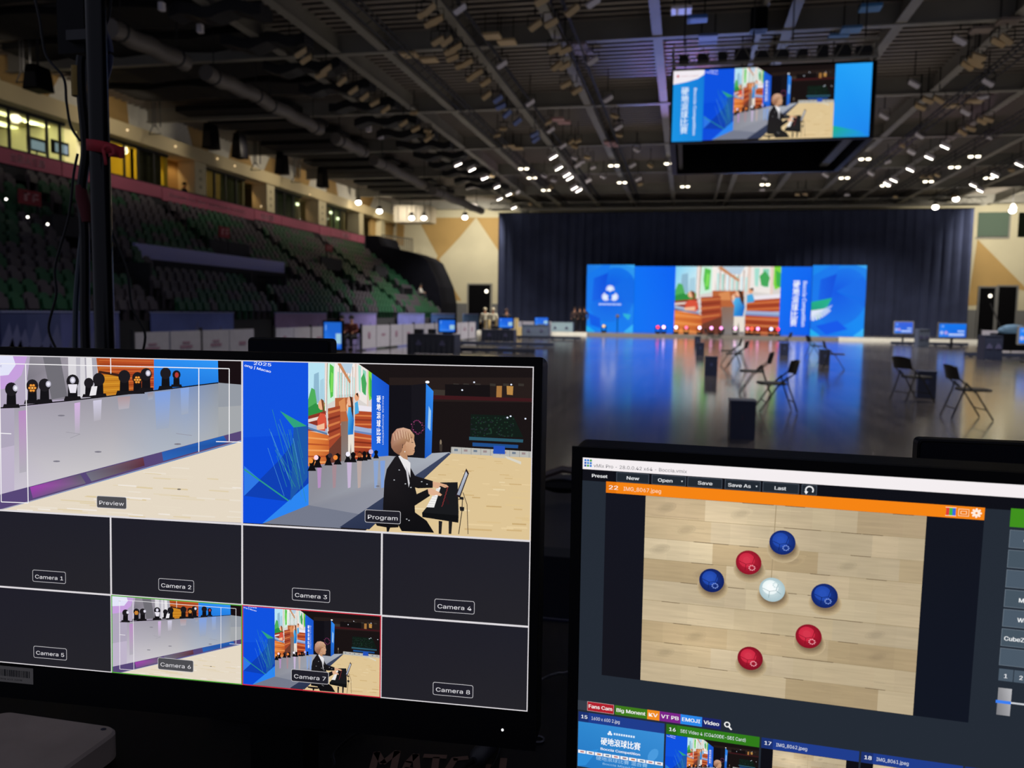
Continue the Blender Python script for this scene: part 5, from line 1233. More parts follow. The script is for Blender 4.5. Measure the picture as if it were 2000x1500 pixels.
# blue display screens
def display(px0, py0, px1, py1, Y, lab, c='1f6fe6', tall=False, strength=1):
    a = at(px0, py0, y=Y); b = at(px1, py1, y=Y); x0, x1, z1, z0 = a.x, b.x, a.z, b.z
    t = thing('display_screen', ((x0 + x1) / 2, Y, 0), lab, 'screen')
    mb = MB(); mb.rbox(((x0 + x1) / 2, Y + .05, (z0 + z1) / 2), (x1 - x0 + .12, .08, z1 - z0 + .12), .03, axis=1); mb.build('bezel', M_grey if not tall else M_black, parent=t)
    W, H = x1 - x0, z1 - z0; p = Pic(lambda x, y: (x / W, y / H), aspect=W / H)
    p.poly([(0, 0), (W, 0), (W, H), (0, H)], [c, c, '1a62dc', '2a80f0'])
    if not tall:
        p.ell(W * .13, H * .2, H * .1, H * .1, '6a9cf0', 10); p.ell(W * .1, H * .68, H * .12, H * .14, 'a8b8ee', 10); p.ell(W * .26, H * .68, H * .12, H * .14, 'b09ae0', 10)
        p.rect(W * .68, H * .5, W * .94, H * .56, 'b8d4fa'); p.rect(W * .7, H * .6, W * .94, H * .65, 'a0c4f6'); p.rect(W * .36, H * .75, W * .94, H * .84, 'cfe0fb')
        for k in range(7): p.rect(W * (.37 + k * .08), H * .88, W * (.43 + k * .08), H * .93, '9ec0f4')
    else:
        p.rect(W * .08, H * .1, W * .14, H * .3, '6aa4f4'); p.rect(W * .68, H * .42, W * .98, H * .80, '9cc8dc'); p.rect(W * .1, H * .84, W * .9, H * .88, '5a90e0')
    pl = Plane((x0, Y - .003, z1), (1, 0, 0), (0, 0, -1), 2e-3)
    mb = MB(); p.play(mb, pl, 0, 0, W, H); mb.build('screen_picture', picmat('display_picture', strength), parent=t)
    xm = (x0 + x1) / 2; bz_ = {28.1: at(795, 652, y=27.5).z, 41.6: at(940, 643, y=41).z, 50.6: at(1020, 634, y=50).z}.get(Y, 0)
    if z0 > bz_ + .12:
        mb = MB(); mb.box2((xm - .05, Y + .04, bz_ + .04), (xm + .05, Y + .12, z0)); mb.build('post', M_darksteel, parent=t)
    mb = MB(); mb.rbox((xm, Y + .08, bz_ + .02), (W * .55, .5 if bz_ == 0 else .3, .04), .05); mb.build('base', M_darksteel, parent=t)
display(1748, 629, 1782, 651, 52.5, 'small blue display on the stage edge right of the LED wings', '3a62dc')
display(1835, 632, 1886, 659, 45, 'larger blue display at the right before the white fence', '0f78ee')
display(1992, 640, 2040, 671, 32, 'blue display cut by the right edge of the photo', '1484f4')
display(633, 629, 667, 682, 24, 'tall blue display left of the seated people', '1c62c8', True)
display(858, 625, 888, 648, 28.1, 'blue display standing on the nearest dark table', '1c66dc', True)
display(975, 621, 1001, 640, 41.6, 'blue display on the second dark table', '1c60dc', True)
display(1045, 620, 1070, 635, 50.6, 'blue display on the third, grey table', '2468dc', True)
display(14, 645, 47, 690, 22, 'tall blue display at the left edge above the monitor', '1560c8', True, .6)
# tables with skirts and consoles
def table(x0, y0, x1, y1, Y, lab, c):
    a = at(x0, y0, y=Y); b = at(x1, y1, y=Y)
    t = thing('officials_table', ((a.x + b.x) / 2, Y + .4, 0), lab, 'table')
    mb = MB(); mb.rbox(((a.x + b.x) / 2, Y + .4, a.z - .02), (b.x - a.x, .85, .04), .03); mb.build('tabletop', mat('table_' + c, c, .6), parent=t)
    g0 = .22 if Y == 56 else 0.0; mb = MB(); n = 40; vs = []
    for i in range(n + 1):
        x = a.x + (b.x - a.x) * i / n; vs += [(x, Y + .02 * math.sin(i * 1.4), g0 + .01), (x, Y, a.z - .04)]
    mb.add(vs, [(2 * i, 2 * i + 2, 2 * i + 3, 2 * i + 1) for i in range(n)]); mb.box2((a.x, Y + .02, g0), (a.x + .02, Y + .8, a.z - .04)); mb.box2((b.x - .02, Y + .02, g0), (b.x, Y + .8, a.z - .04))
    mb.build('skirt', mat('table_' + c, c), parent=t)
    xm = (a.x + b.x) / 2; 
    for dx in (-.5, .5):
        mb = MB()
        for k in range(3): mb.ball((xm + dx * (b.x - a.x) * .5 + .05 * (k - 1), Y - .03, a.z * .55 - (.03 if k != 1 else -.05)), .06, 8, 5, (1, .15, 1))
        mb.build('emblem', mat('emblem_mauve', '3a3a5c', .7), parent=t)
    return a, b
table(795, 652, 887, 693, 27.5, 'nearest dark navy skirted table at the left', '0d1428')
table(940, 643, 1003, 668, 41, 'second dark navy skirted table, behind the nearest', '0e1730')
table(1020, 634, 1070, 652, 50, 'grey-blue skirted table near the stage', '4a566c')
table(1073, 629, 1118, 641, 56, 'light blue-grey counter at the left end of the stage', '8fa8b4')
table(1795, 643, 1815, 666, 46, 'grey box-like table left of the larger right display', '4d566a')
table(1925, 655, 1958, 684, 33, 'dark navy table with a pale stroke at the right edge', '151e38')
for (x0, Y, px0, px1, py, lab) in ((0, 27.9, 812, 826, 650, 'small black console box on the nearest table'), (0, 27.9, 838, 850, 649, 'second small console box on the nearest table'), (0, 41.3, 962, 972, 640, 'small dark console on the second table')):
    a = at(px0, py, y=Y); b = at(px1, py, y=Y); base = at((px0 + px1) / 2, {27.9: 652, 41.3: 643}[Y], y=Y - .4)
    t = thing('console_box', ((a.x + b.x) / 2, Y, base.z), lab, 'equipment')
    mb = MB(); mb.rbox(((a.x + b.x) / 2, Y, base.z + .08), (b.x - a.x, .3, .16), .02); mb.build('case', M_black, parent=t)
    mb = MB(); mb.box(((a.x + b.x) / 2, Y - .155, base.z + .08), ((b.x - a.x) * .8, .01, .1)); mb.build('front_panel', M_darksteel, parent=t)

# white fence panels
M_fence = mat('white_fence_board', 'a8a6b4', .6, noise=.05); M_post = mat('fence_post', '15151b', .6)
def fence(pts, lab, each):
    t = thing('barrier_fence', (*((pts[0] + pts[-1]) / 2).xy, 0), lab, 'fence')
    rr = random.Random(int(pts[0].y)); L = 0
    for A, B in zip(pts, pts[1:]):
        n = max(1, round((B - A).length / each)); d = (B - A) / n; u = d.normalized(); nr = V((u.y, -u.x, 0))
        if nr.dot(V((0, 30, 0)) * -1 + V((0, 0, 0)) - A) < 0 and nr.x < 0: nr = -nr
        for i in range(n):
            a, b = A + d * i, A + d * (i + 1); an = math.atan2(u.y, u.x)
            mb = MB(); mb.box((a + b) / 2 + V((0, 0, .5)), (d.length - .06, .04, .86), rz=an); pn = mb.build('panel', M_fence, parent=t)
            mb = MB(); c = (a + b) / 2 + nr * .025 + V((0, 0, .55)); k = rr.choice([0, 1, 2])
            if k == 0: mb.ball(c, .15, 8, 5, (.15 if abs(nr.x) > .5 else 1, 1 if abs(nr.x) > .5 else .15, 1))
            elif k == 1: mb.box(c, (.5, .012, .07), rz=an); mb.box(c + V((0, 0, .1)), (.3, .012, .05), rz=an)
            else: mb.box(c, (.34, .012, .10), rz=an)
            mb.build('printed_logo', mat('logo_' + ['a56a72', '8a6a80', '6c7098'][rr.choice([0, 1, 2])], ['a56a72', '8a6a80', '6c7098'][rr.choice([0, 1, 2])], .7), parent=pn)
            if i % 2 == 0: mb = MB(); mb.tube([a, a + V((0, 0, 1.0))], .045, 6); mb.tube([a, a + V((0, 0, .03))], .2, 8); mb.build('post', M_post, parent=t)
P_ = lambda px, py: V((*at(px, py, z=0).xy, 0))
fence([V((-11.9, 16, 0)), V((-11.9, 21.2, 0))], 'white fence panels at the far left between pole and edge', 1.2)
fence([V((-11.9, 22.4, 0)), V((-11.9, 27.2, 0))], 'white fence panels with small logos behind the left monitor', 1.2)
fence([V((-11.7, 28.6, 0)), V((-11.3, 44.0, 0))], 'long white fence running back toward the dark tables', 1.4)
fence([V((15.2, 47, 0)), V((19.0, 45.5, 0))], 'white fence panels right of the larger right display', 1.3)
fence([V((-20.5 + 8.6, 50, 0)), V((-8.8, 55, 0))], 'pale fence beside the far black doorway', 1.4)
# pale sacks/flowers by the tables: small cream boxes
for px, py, Y, s, lab in ((1010, 645, 49, .5, 'cream cardboard box beside the second table, larger'), (1006, 628, 47, .35, 'upright cream box above the second table edge'), (952, 632, 43, .3, 'cream bundle behind the second table, left'), (973, 630, 43, .3, 'cream bundle behind the second table, right')):
    p = at(px, py, y=Y); t = thing('cream_box', (p.x, Y, 0), lab, 'box')
    mb = MB(); mb.rbox((p.x, Y, (p.z + .2) / 2), (s, s, p.z + .2), .05); mb.build('carton', mat('cream_card', 'c9b27c', .8), parent=t)
    mb = MB(); mb.box2((p.x - .03, Y - s / 2 - .005, .1), (p.x + .03, Y - s / 2, p.z + .15)); mb.build('tape', M_white, parent=t)
# camera crane / equipment at the right edge
p = at(1975, 640, y=40); t = thing('equipment_cart', (p.x, 40, 0), 'dark equipment cart with pale blue cover at the right edge', 'equipment')
mb = MB(); mb.box2((p.x - .7, 39.6, .15), (p.x + .9, 40.4, .9)); mb.build('cart', M_black, parent=t)
mb = MB(); mb.ball((p.x + .1, 40, 1.0), .5, 12, 7, (1.3, .8, .6)); mb.build('cover', mat('pale_blue_cover', '5a7c9c', .8), parent=t, smooth=True)
mb = MB()
for s in (-.6, .8): mb.tube([(p.x + s, 39.5, .08), (p.x + s, 39.6, .08)], .08, 8)
mb.build('wheel', M_darksteel, parent=t)
mb = MB(); mb.tube([(p.x - .3, 40, .9), (p.x - .9, 40, 2.2)], .03, 5); mb.build('arm', M_darksteel, parent=t)

# ------------------------------------------------------------------ people (far away, small)
def skin(name, joints, edges, m, parent, lvl=1):
    me = bpy.data.meshes.new(name); me.from_pydata([j[:3] for j in joints], edges, []); o = bpy.data.objects.new(name, me); COL.objects.link(o)
    md = o.modifiers.new('s', 'SKIN'); 
    for i, j in enumerate(joints): me.skin_vertices[0].data[i].radius = (j[3], j[4] if len(j) > 4 else j[3]); 
    me.skin_vertices[0].data[0].use_root = True
    sb = o.modifiers.new('u', 'SUBSURF'); sb.levels = lvl; sb.render_levels = lvl
    dg = bpy.context.evaluated_depsgraph_get(); nm = bpy.data.meshes.new_from_object(o.evaluated_get(dg)); o.modifiers.clear(); o.data = nm; nm.materials.clear(); nm.materials.append(m)
    nm.polygons.foreach_set('use_smooth', [True] * len(nm.polygons)); o.parent = parent; return o
def person(loc, rz, pose, top, bottom, hair, lab, h=1.7, group=None):
    t = thing('person', loc, lab, 'person', group, rz=rz); k = h / 1.7
    SK = mat('skin_tone', 'b98668', .6); TM = mat('shirt_' + top, top, .8); BM = mat('trousers_' + bottom, bottom, .85); HM = mat('hair_' + hair, hair, .7)
    if pose == 'stand':
        J = dict(pel=(0, 0, .95), ch=(0, 0, 1.28), nk=(0, 0, 1.46), hd=(0, .02, 1.60))
        hp = [(s * .09, 0, .93) for s in (-1, 1)]; kn = [(s * .10, .02, .50) for s in (-1, 1)]; an = [(s * .11, -.02, .08) for s in (-1, 1)]; toe = [(s * .12, .14, .04) for s in (-1, 1)]
        sh = [(s * .19, 0, 1.40) for s in (-1, 1)]; el = [(s * .25, -.02, 1.13) for s in (-1, 1)]; wr = [(s * .24, .10, .90) for s in (-1, 1)]
    else:
        J = dict(pel=(0, 0, .50), ch=(0, .04, .84), nk=(0, .05, 1.02), hd=(0, .09, 1.16))
        hp = [(s * .09, .02, .50) for s in (-1, 1)]; kn = [(s * .13, .42, .50) for s in (-1, 1)]; an = [(s * .13, .42, .08) for s in (-1, 1)]; toe = [(s * .13, .58, .04) for s in (-1, 1)]
        sh = [(s * .19, .04, .96) for s in (-1, 1)]; el = [(s * .25, .12, .70) for s in (-1, 1)]; wr = [(s * .16, .36, .66) for s in (-1, 1)]
    c = lambda p, r, r2=None: (p[0] * k, p[1] * k, p[2] * k, r * k, (r2 or r) * k)
    body = [c(J['pel'], .11), c(J['ch'], .12, .10), c(J['nk'], .05), c(J['hd'], .085, .10)]; E_ = [(0, 1), (1, 2), (2, 3)]
    for i in (0, 1):
        b = len(body); body += [c(sh[i], .05), c(el[i], .038), c(wr[i], .026), c([wr[i][0], wr[i][1] + .05, wr[i][2] - .06], .03, .02)]; E_ += [(1, b), (b, b + 1), (b + 1, b + 2), (b + 2, b + 3)]
        b = len(body); body += [c(hp[i], .08), c(kn[i], .055), c(an[i], .035), c(toe[i], .03)]; E_ += [(0, b), (b, b + 1), (b + 1, b + 2), (b + 2, b + 3)]
    skin('body', body, E_, SK, t)
    tp = [c(J['pel'], .135, .12), c(J['ch'], .15, .12), c([J['nk'][0], J['nk'][1], J['nk'][2] - .05], .07)]; E2 = [(0, 1), (1, 2)]
    for i in (0, 1): b = len(tp); tp += [c(sh[i], .07), c(el[i], .055), c(wr[i], .042)]; E2 += [(1, b), (b, b + 1), (b + 1, b + 2)]
    skin('shirt', tp, E2, TM, t)
    bt = [c(J['pel'], .14, .12)]; E3 = []
    for i in (0, 1): b = len(bt); bt += [c(hp[i], .095), c(kn[i], .07), c(an[i], .055)]; E3 += [(0, b), (b, b + 1), (b + 1, b + 2)]
    skin('trousers', bt, E3, BM, t)
    hd = V(J['hd']) * k
    mb = MB(); mb.ball(hd + V((0, -.02 * k, .035 * k)), .118 * k, 12, 8, (.9, 1, 1), z0=-.25); mb.build('hair', HM, parent=t, smooth=True, world=False)
    mb = MB()
    for s in (-1, 1): mb.ball(hd + V((s * .032, .098, .01)) * 1.0, .011, 6, 4)
    mb.build('eyes', mat('eye_dark', '1a1412', .4), parent=t, world=False)
    mb = MB(); mb.ball(hd + V((0, .108, -.012)), .016, 6, 4, (.8, 1, 1.3)); mb.build('nose', SK, parent=t, world=False, smooth=True)
    mb = MB(); mb.box(hd + V((0, .096, -.05)), (.045, .012, .010)); mb.build('mouth', mat('lip', '8a4a44', .6), parent=t, world=False)
    mb = MB()
    for i in (0, 1): a = V(an[i]) * k; mb.rbox(a + V((0, .06, -.045)) , (.10, .27, .075), .04)
    mb.build('shoes', M_black, parent=t, world=False)
    return t
pp = at(118, 600, y=21.5); person((pp.x, 21.5, 0), math.radians(150), 'stand', '3a3a48', '1e1e26', '1a1512', 'person in dark grey top standing right of the pair near the left fence')
pp = at(86, 608, y=21.0); person((pp.x, 21.0, 0), math.radians(-60), 'stand', '4a5560', '22222c', '1a1512', 'person in grey-green top standing left of the pair, turned aside')
pp = at(365, 340, x=-24.6); person((-24.75, pp.y, 6.0), math.radians(-80), 'stand', '2a2622', '1c1a18', '14100c', 'person in dark clothes leaning at the balcony before the orange alcove', h=1.72)
for i, (px, c, lab) in enumerate(((1122, '3a2a2a', 'leftmost of three dark-dressed people left of the LED wing'), (1132, '2a2428', 'middle of three dark-dressed people left of the LED wing'), (1141, '33262a', 'rightmost of three dark-dressed people beside the LED wing'))):
    p = at(px, 640, y=57 + .3 * i); person((p.x, 57 + .3 * i, .22), math.radians(180), 'stand', c, '1a1a20', '2a1a14', lab)
p = at(989, 615, y=47.2); person((p.x, 47.2, 0), math.radians(180), 'stand', '2a2a34', '1a1a20', '3a241a', 'person standing behind the second dark table display', h=1.66)
for px, Y, lab in ((947, 45, 'person in white top left of the pair by the doorway'), (963, 44.6, 'person in white top right of the pair by the doorway')):
    p = at(px, 620, y=Y); person((p.x, Y, 0), math.radians(180), 'stand', 'd8d4c0', '2a2a34', 'b8ac90', lab)
for px, c, lab in ((669, '4a1a1e', 'person in dark red sitting right of the tall blue display, nearer it'), (688, '5a2420', 'person in red-brown sitting second right of the tall blue display')):
    p = at(px, 640, y=29.4); o = person((p.x, 29.4, 0), math.radians(180), 'sit', c, '1a1a22', '14100e', lab)
    q = copy_tree(fc); place(q, (p.x, 29.42, 0), math.radians(-90), 'black folding chair under the person in ' + ('dark red' if c == '4a1a1e' else 'red-brown'))
p = at(818, 583, x=-19.3); rr_ = min(range(NR), key=lambda r: abs(XS0 + dx * (r + .6) + 19.3)); person((XS0 + dx * (rr_ + .45), p.y, Z0 + dz * rr_ - .0), math.radians(-90), 'sit', 'd0ccc4', '22222a', '14100e', 'person in white top sitting alone in the far grandstand seats')
# ------------------------------------------------------------------ near desk
DZ = 0.965
M_desk = mat('black_case_laminate', '08080b', .45, spec=.2, noise=.15, nscale=6, bump=.1)
t = thing('control_desk', (0.1, .85, DZ - .05), 'black desk top under both monitors', 'desk')
mb = MB(); mb.rbox((0.1, .80, DZ - .02), (3.2, 1.15, .04), .02, ch=.004); mb.build('desktop', M_desk, parent=t)
mb = MB(); mb.box2((-1.5, 1.376, DZ - .045), (1.7, 1.384, DZ + .002)); mb.build('edge_trim', mat('dark_aluminium', '3a3e58', .35, .8), parent=t)
for x in (-1.4, 1.6):
    for y in (.3, 1.3): mb = MB(); mb.box2((x - .03, y - .03, 0), (x + .03, y + .03, DZ - .04)); mb.build('leg', M_black, parent=t)
# worn brown paint lettering on the case lid
pl = Plane((0, 0, DZ + .0006), (1, 0, 0), (0, -1, 0), 1e-4)
a = at(742, 1512, z=DZ); b = at(1000, 1512, z=DZ)
def strokes(pts_list, wd):
    mb = MB()
    for pts in pts_list:
        P = [at(px, py, z=DZ + .0006) for px, py in pts]
        for p, q in zip(P, P[1:]):
            d = (q - p); nn = V((-d.y, d.x, 0)).normalized() * wd; e = d.normalized() * wd * .4
            mb.add([p - e + nn, q + e + nn, q + e - nn, p - e - nn], [(0, 1, 2, 3)])
    return mb
letters = [[[(722, 1522), (736, 1470), (748, 1490), (776, 1468), (764, 1522)]], [[(782, 1522), (798, 1488), (812, 1474), (816, 1522)], [(792, 1502), (812, 1504)]], [[(830, 1476), (870, 1478)], [(852, 1480), (846, 1522)]], [[(912, 1480), (888, 1482), (874, 1504), (884, 1524)]], [[(984, 1482), (978, 1524)], [(956, 1494), (950, 1524)], [(952, 1510), (980, 1508)]]]
for Lt in letters:
    o = strokes(Lt, .0042).build('painted_letter', mat('worn_brown_paint', '5a4034', .7)); o.parent = t; o.location = o.location - t.location

# ------------------------------------------------------------------ left monitor (multiview)
def w_(pl, u, v, n): return pl.O + pl.U * u + pl.D * v + pl.N * n
def slab(mb, pl, u0, v0, u1, v1, n0, n1):
    vs = [w_(pl, u, v, n) for u in (u0, u1) for v in (v0, v1) for n in (n0, n1)]
    return mb.add(vs, [(0, 1, 3, 2), (4, 6, 7, 5), (0, 4, 5, 1), (2, 3, 7, 6), (0, 2, 6, 4), (1, 5, 7, 3)])
def rslab(mb, pl, u0, v0, u1, v1, n0, n1, r, ch=.0015):
    b = MB(); b.rbox(((u0 + u1) / 2, (v0 + v1) / 2, (n0 + n1) / 2), (u1 - u0, v1 - v0, n1 - n0), r, n=4, ch=ch)
    return mb.add([w_(pl, *p) for p in b.v], b.f)
def monitor(pl, W, H, lab, bz, chin, desk_v, neck_u):
    t = thing('monitor', w_(pl, W / 2, H + chin, 0), lab, 'monitor')
    mb = MB()
    rslab(mb, pl, -bz, -bz, W + bz, H + chin, -.034, -.0012, .007)
    mb.build('rear_housing', M_black, parent=t)
    for nm, (a, b, c, d) in (('bezel_top', (-bz, -bz, W + bz, -.0005)), ('bezel_bottom', (-bz, H + .0005, W + bz, H + chin)), ('bezel_side', (-bz, -.0005, -.0005, H + .0005)), ('bezel_side', (W + .0005, -.0005, W + bz, H + .0005))):
        mb = MB(); slab(mb, pl, a, b, c, d, -.0012, .0012); mb.build(nm, M_blackgloss if nm == 'bezel_bottom' else M_black, parent=t)
    mb = MB(); slab(mb, pl, 0, 0, W, H, -.0012, 0); mb.build('screen_panel', M_blackgloss, parent=t)
    c = w_(pl, neck_u, H * .6, -.05); foot = V((c.x, c.y + .03, DZ))
    mb = MB(); mb.box2((c.x - .028, c.y - .0, DZ + .01), (c.x + .028, c.y + .035, c.z)); mb.build('stand_neck', M_black, parent=t)
    mb = MB(); mb.rbox((c.x, c.y - .02, DZ + .006), (.26, .20, .012), .08, n=6, ch=.003); mb.build('stand_base', M_blackgloss, parent=t)
    mb = MB(); slab(mb, pl, neck_u - .05, H * .4, neck_u + .05, H * .75, -.055, -.034); mb.build('mount_plate', M_black, parent=t)
    return t
mL = monitor(PL, LW, LH, 'left monitor with multiview screen showing preview, program and eight camera tiles', .0075, .034, 0, .27)
M_scr = picmat('monitor_picture', 1.0)
def playon(parent, pl, pic, u0, v0, u1, v1, name, k0=1, m=None):
    mb = MB(); pic.play(mb, pl, u0, v0, u1, v1, k0); return mb.build(name, m or M_scr, parent=parent)
LN = 'dcd8dc'
mm = lambda: Pic(lambda x, y: (x / LW, y / LH), aspect=16 / 9)
q4 = LW / 4; r4 = LH / 4; lw = .0017
# dark tiles
for i in range(4):
    for j in (2, 3):
        if j == 3 and i in (1, 2): continue
        bgp = mm(); bgp.poly([(i * q4, j * r4), ((i + 1) * q4, j * r4), ((i + 1) * q4, (j + 1) * r4), (i * q4, (j + 1) * r4)], ['1d1c26', '1e1e27', '232227', '201f26'])
        playon(mL, PL, bgp, 0, 0, LW, LH, 'camera_tile', 1)
playon(mL, PL, prev, 0, 0, LW / 2, LH / 2, 'preview_picture', 2)
playon(mL, PL, prog, LW / 2, 0, LW, LH / 2, 'program_picture', 2)
playon(mL, PL, prev, q4, 3 * r4, 2 * q4, LH, 'camera_picture', 2)
playon(mL, PL, prog, 2 * q4, 3 * r4, 3 * q4, LH, 'camera_picture', 2)
g = mm(); K = 70
for y in (0, 2 * r4, 3 * r4, LH): g.rect(0, max(0, y - lw / 2), LW, min(LH, y + lw / 2), LN)
for x in (0, LW): g.rect(max(0, x - lw / 2), 0, min(LW, x + lw / 2), LH, LN)
g.rect(2 * q4 - lw / 2, 0, 2 * q4 + lw / 2, 2 * r4, LN)
for x in (q4, 2 * q4, 3 * q4): g.rect(x - lw / 2, 2 * r4, x + lw / 2, LH, LN)
for (x0, x1, c) in ((q4, 2 * q4, '52a838'), (2 * q4, 3 * q4, 'c8283c')):
    a = lw * .55
    g.rect(x0, 3 * r4, x1, 3 * r4 + a, c); g.rect(x0, LH - a, x1, LH, c); g.rect(x0, 3 * r4, x0 + a, LH, c); g.rect(x1 - a, 3 * r4, x1, LH, c)
playon(mL, PL, g, 0, 0, LW, LH, 'tile_borders', K)
def tile_label(cx, cy, s, wd, h=.0090, dark=True):
    p = mm(); th = .00045
    W2, H2 = wd / 2 + .0028, h / 2 + .0012
    def rr(x0, y0, x1, y1, r, c):
        pts = []
        for q, (sx, sy) in enumerate(((x1 - r, y1 - r), (x0 + r, y1 - r), (x0 + r, y0 + r), (x1 - r, y0 + r))):
            for k in range(4): a = math.pi / 2 * (q + k / 3); pts.append((sx + r * math.cos(a), sy + r * math.sin(a)))
        p.poly(pts, c)
    rr(cx - W2, cy - H2, cx + W2, cy + H2, .0016, 'c4c2c6'); rr(cx - W2 + th, cy - H2 + th, cx + W2 - th, cy + H2 - th, .0013, '1e1d26' if dark else '4c4c50')
    p.text(s, cx - wd / 2, cy + .0025, .0050, 'e6e4e8', .003, w=wd)
    playon(mL, PL, p, 0, 0, LW, LH, 'tile_label', K + 10)
for (px, py, s, x0, x1, dk_) in ((219, 981, 'Preview', 194.5, 242.5, 0), (748, 1009, 'Program', 719, 777, 1), (97, 1126, 'Camera 1', 69.5, 124, 1), (345, 1143, 'Camera 2', 316, 374.5, 1), (608, 1162, 'Camera 3', 576.5, 639, 1), (888, 1184, 'Camera 4', 855, 921, 1), (99, 1275, 'Camera 5', 72, 126.5, 1), (344, 1298, 'Camera 6', 315, 374, 0), (606, 1321, 'Camera 7', 575.5, 637.5, 1), (885, 1347, 'Camera 8', 852, 918.5, 1)):
    u, v = PL.uv(px, py); tile_label(u, v, s, PL.uv(x1, py)[0] - PL.uv(x0, py)[0], dark=bool(dk_))
# barcode sticker and power light on the chin
u0, v0 = PL.uv(-40, 1297); u1, v1 = PL.uv(67, 1331); u1b, v1b = PL.uv(67, 1332)
mb = MB(); slab(mb, PL, u0, LH + .003, u1, LH + .0185, .0012, .0015); stk = mb.build('barcode_sticker', mat('dim_sticker_paper', '8a857c', .7), parent=mL)
bp = Pic(lambda x, y: (x, y)); R = random.Random(2); x = .28
while x < .93:
    wv = R.choice([.008, .014, .022]); bp.rect(x, .2, x + wv, .62, '18181a'); x += wv + R.choice([.008, .014, .02])
bp.text('7 304 615 2208', .35, .85, .13, '3a3632', 0, w=.45)
mb = MB(); pls = Plane(w_(PL, u0, LH + .003, .0016), PL.U, PL.D, 2e-5); bp.play(mb, pls, 0, 0, u1 - u0, .0155); o = mb.build('barcode_print', picmat('flat_print', emissive=False), parent=None); o.parent = stk; o.location = o.location - mL.location
u, v = PL.uv(982, 1424); mb = MB(); mb.ball(w_(PL, u, min(v, LH + .03), .0016), .0011, 8, 5); mb.build('power_light', mat('white_led', 'ffffff', .3, emit='ffffff', es=1.6), parent=mL)

# ------------------------------------------------------------------ right monitor (production software)
mR = monitor(PR, RW, RH, 'right monitor with software window showing coloured balls on a wood floor', .0085, .028, 0, .32)
mm2 = lambda: Pic(lambda x, y: (x / RW, y / RH), aspect=16 / 9)
U = lambda px, py: PR.uv(px, py)
p = mm2(); p.rect(0, 0, RW, RH, '232a34')
tb = U(1140, 916)[1]
p.rect(0, tb, RW, tb + .0090, '0b0c13'); p.rect(0, tb, U(1198, 920)[0], tb + .0085, '0d0d14')
p.rect(0, 0, RW, tb, 'f4eef0')
for i in range(3):
    for j in range(3): p.rect(.0012 + i * .0021, .0012 + j * .0021, .0028 + i * .0021, .0028 + j * .0021, [['2a7ad0', '2a7ad0', '3a9a48'], ['1a5ab8', '2a8ad8', '2a7ad0'], ['1a4aa0', '3a9a48', '2a7ad0']][j][i])
p.text('vMix Pro - 28.0.0.42 x64 - Boccia.vmix', .0085, tb * .78, tb * .40, '5a5860', .0, w=U(1338, 918)[0] - U(1156, 905)[0])
playon(mR, PR, p, 0, 0, RW, RH, 'window_background', 1)
p = mm2(); by0, by1 = tb + .0006, tb + .0082
for a, b, s, sx, wd in ((1204, 1268, 'New', 1224, 24), (1273, 1340, 'Open', 1285, 28), (1343, 1411, 'Save', 1363, 28), (1416, 1486, 'Save As', 1422, 44), (1490, 1561, 'Last', 1513, 22), (1566, 1596, '', 0, 0)):
    ya = 925 + (a - 1204) * .062
    ua, ub = U(a, ya)[0], U(b, ya)[0]; p.rect(ua, by0, ub, by1, '4a525e'); p.rect(ua + .0004, by0 + .0004, ub - .0004, by1 - .0004, '20272f')
    if s: p.text(s, U(sx, ya + 10)[0], by1 - .0023, .0036, 'e4e6ea', .01, w=U(sx + wd, ya)[0] - U(sx, ya)[0])
for px in (1332, 1478): u = U(px, 940)[0]; p.poly([(u - .0007, by0 + .0034), (u + .0007, by0 + .0034), (u, by0 + .0046)], 'e0e4ea')
p.text('Preset', U(1156, 935)[0], by1 - .0023, .0035, 'f0f0f2', .01, w=U(1186, 935)[0] - U(1156, 935)[0])
u, v = U(1581, 957); 
for k in range(9): a0, a1 = math.radians(-215 + 28 * k), math.radians(-215 + 28 * (k + 1)); p.line([(u + .0026 * math.cos(a0), v + .0026 * math.sin(a0)), (u + .0026 * math.cos(a1), v + .0026 * math.sin(a1))], .0010, 'f0f0f2')
p.poly([(u - .0036, v + .0012), (u - .0008, v + .0012), (u - .0022, v + .0034)], 'f0f0f2')
playon(mR, PR, p, 0, 0, RW, RH, 'menu_buttons', 12)
# preview pane
xa, ya = U(1184, 940); xb, yb = U(1922, 1015); _, yo = U(1185, 962)
xl, yl_ = U(1176, 1318)
p = mm2(); p.poly([(xa, yo), (xb, yo), (xb, yl_), (xa, yl_)], ['11121c', '0f121c', '0f1420', '13131a']); p.rect(xa, ya, xb, yo, 'f58410'); p.rect(xa, ya, xa + (xb - xa) * .03, yo, 'e87808')
p.text('22', xa + .0022, yo - .0028, .0044, 'fff3e4', .01, w=.0068); p.text('IMG_8067.jpeg', xa + .0135, yo - .0026, .0042, 'ffe2c4', .004, w=U(1283, 960)[0] - U(1210, 955)[0])
u, v = U(1857, 999)
for k, c in enumerate(('e03a3a', '3ab848', '3a6ae0')): p.rect(u - .003 + .002 * k, v - .0026, u - .001 + .002 * k, v + .0026, c)
for a in ((u - .0035, v - .0031, u + .0035, v - .0027), (u - .0035, v + .0027, u + .0035, v + .0031)): p.rect(*a, 'ffe8d0')
u, v = U(1882, 1001); p.rect(u - .0034, v - .0026, u + .0034, v + .0026, 'ffd6a8'); p.rect(u - .003, v - .0022, u + .003, v + .0022, 'f07a08'); p.rect(u - .002, v - .0012, u + .002, v + .0012, 'ffd6a8'); p.rect(u - .0015, v - .0008, u + .0015, v + .0008, 'f07a08')
u, v = U(1907, 1002); p.ell(u, v, .0024, .0024, 'ffeedd', 12)
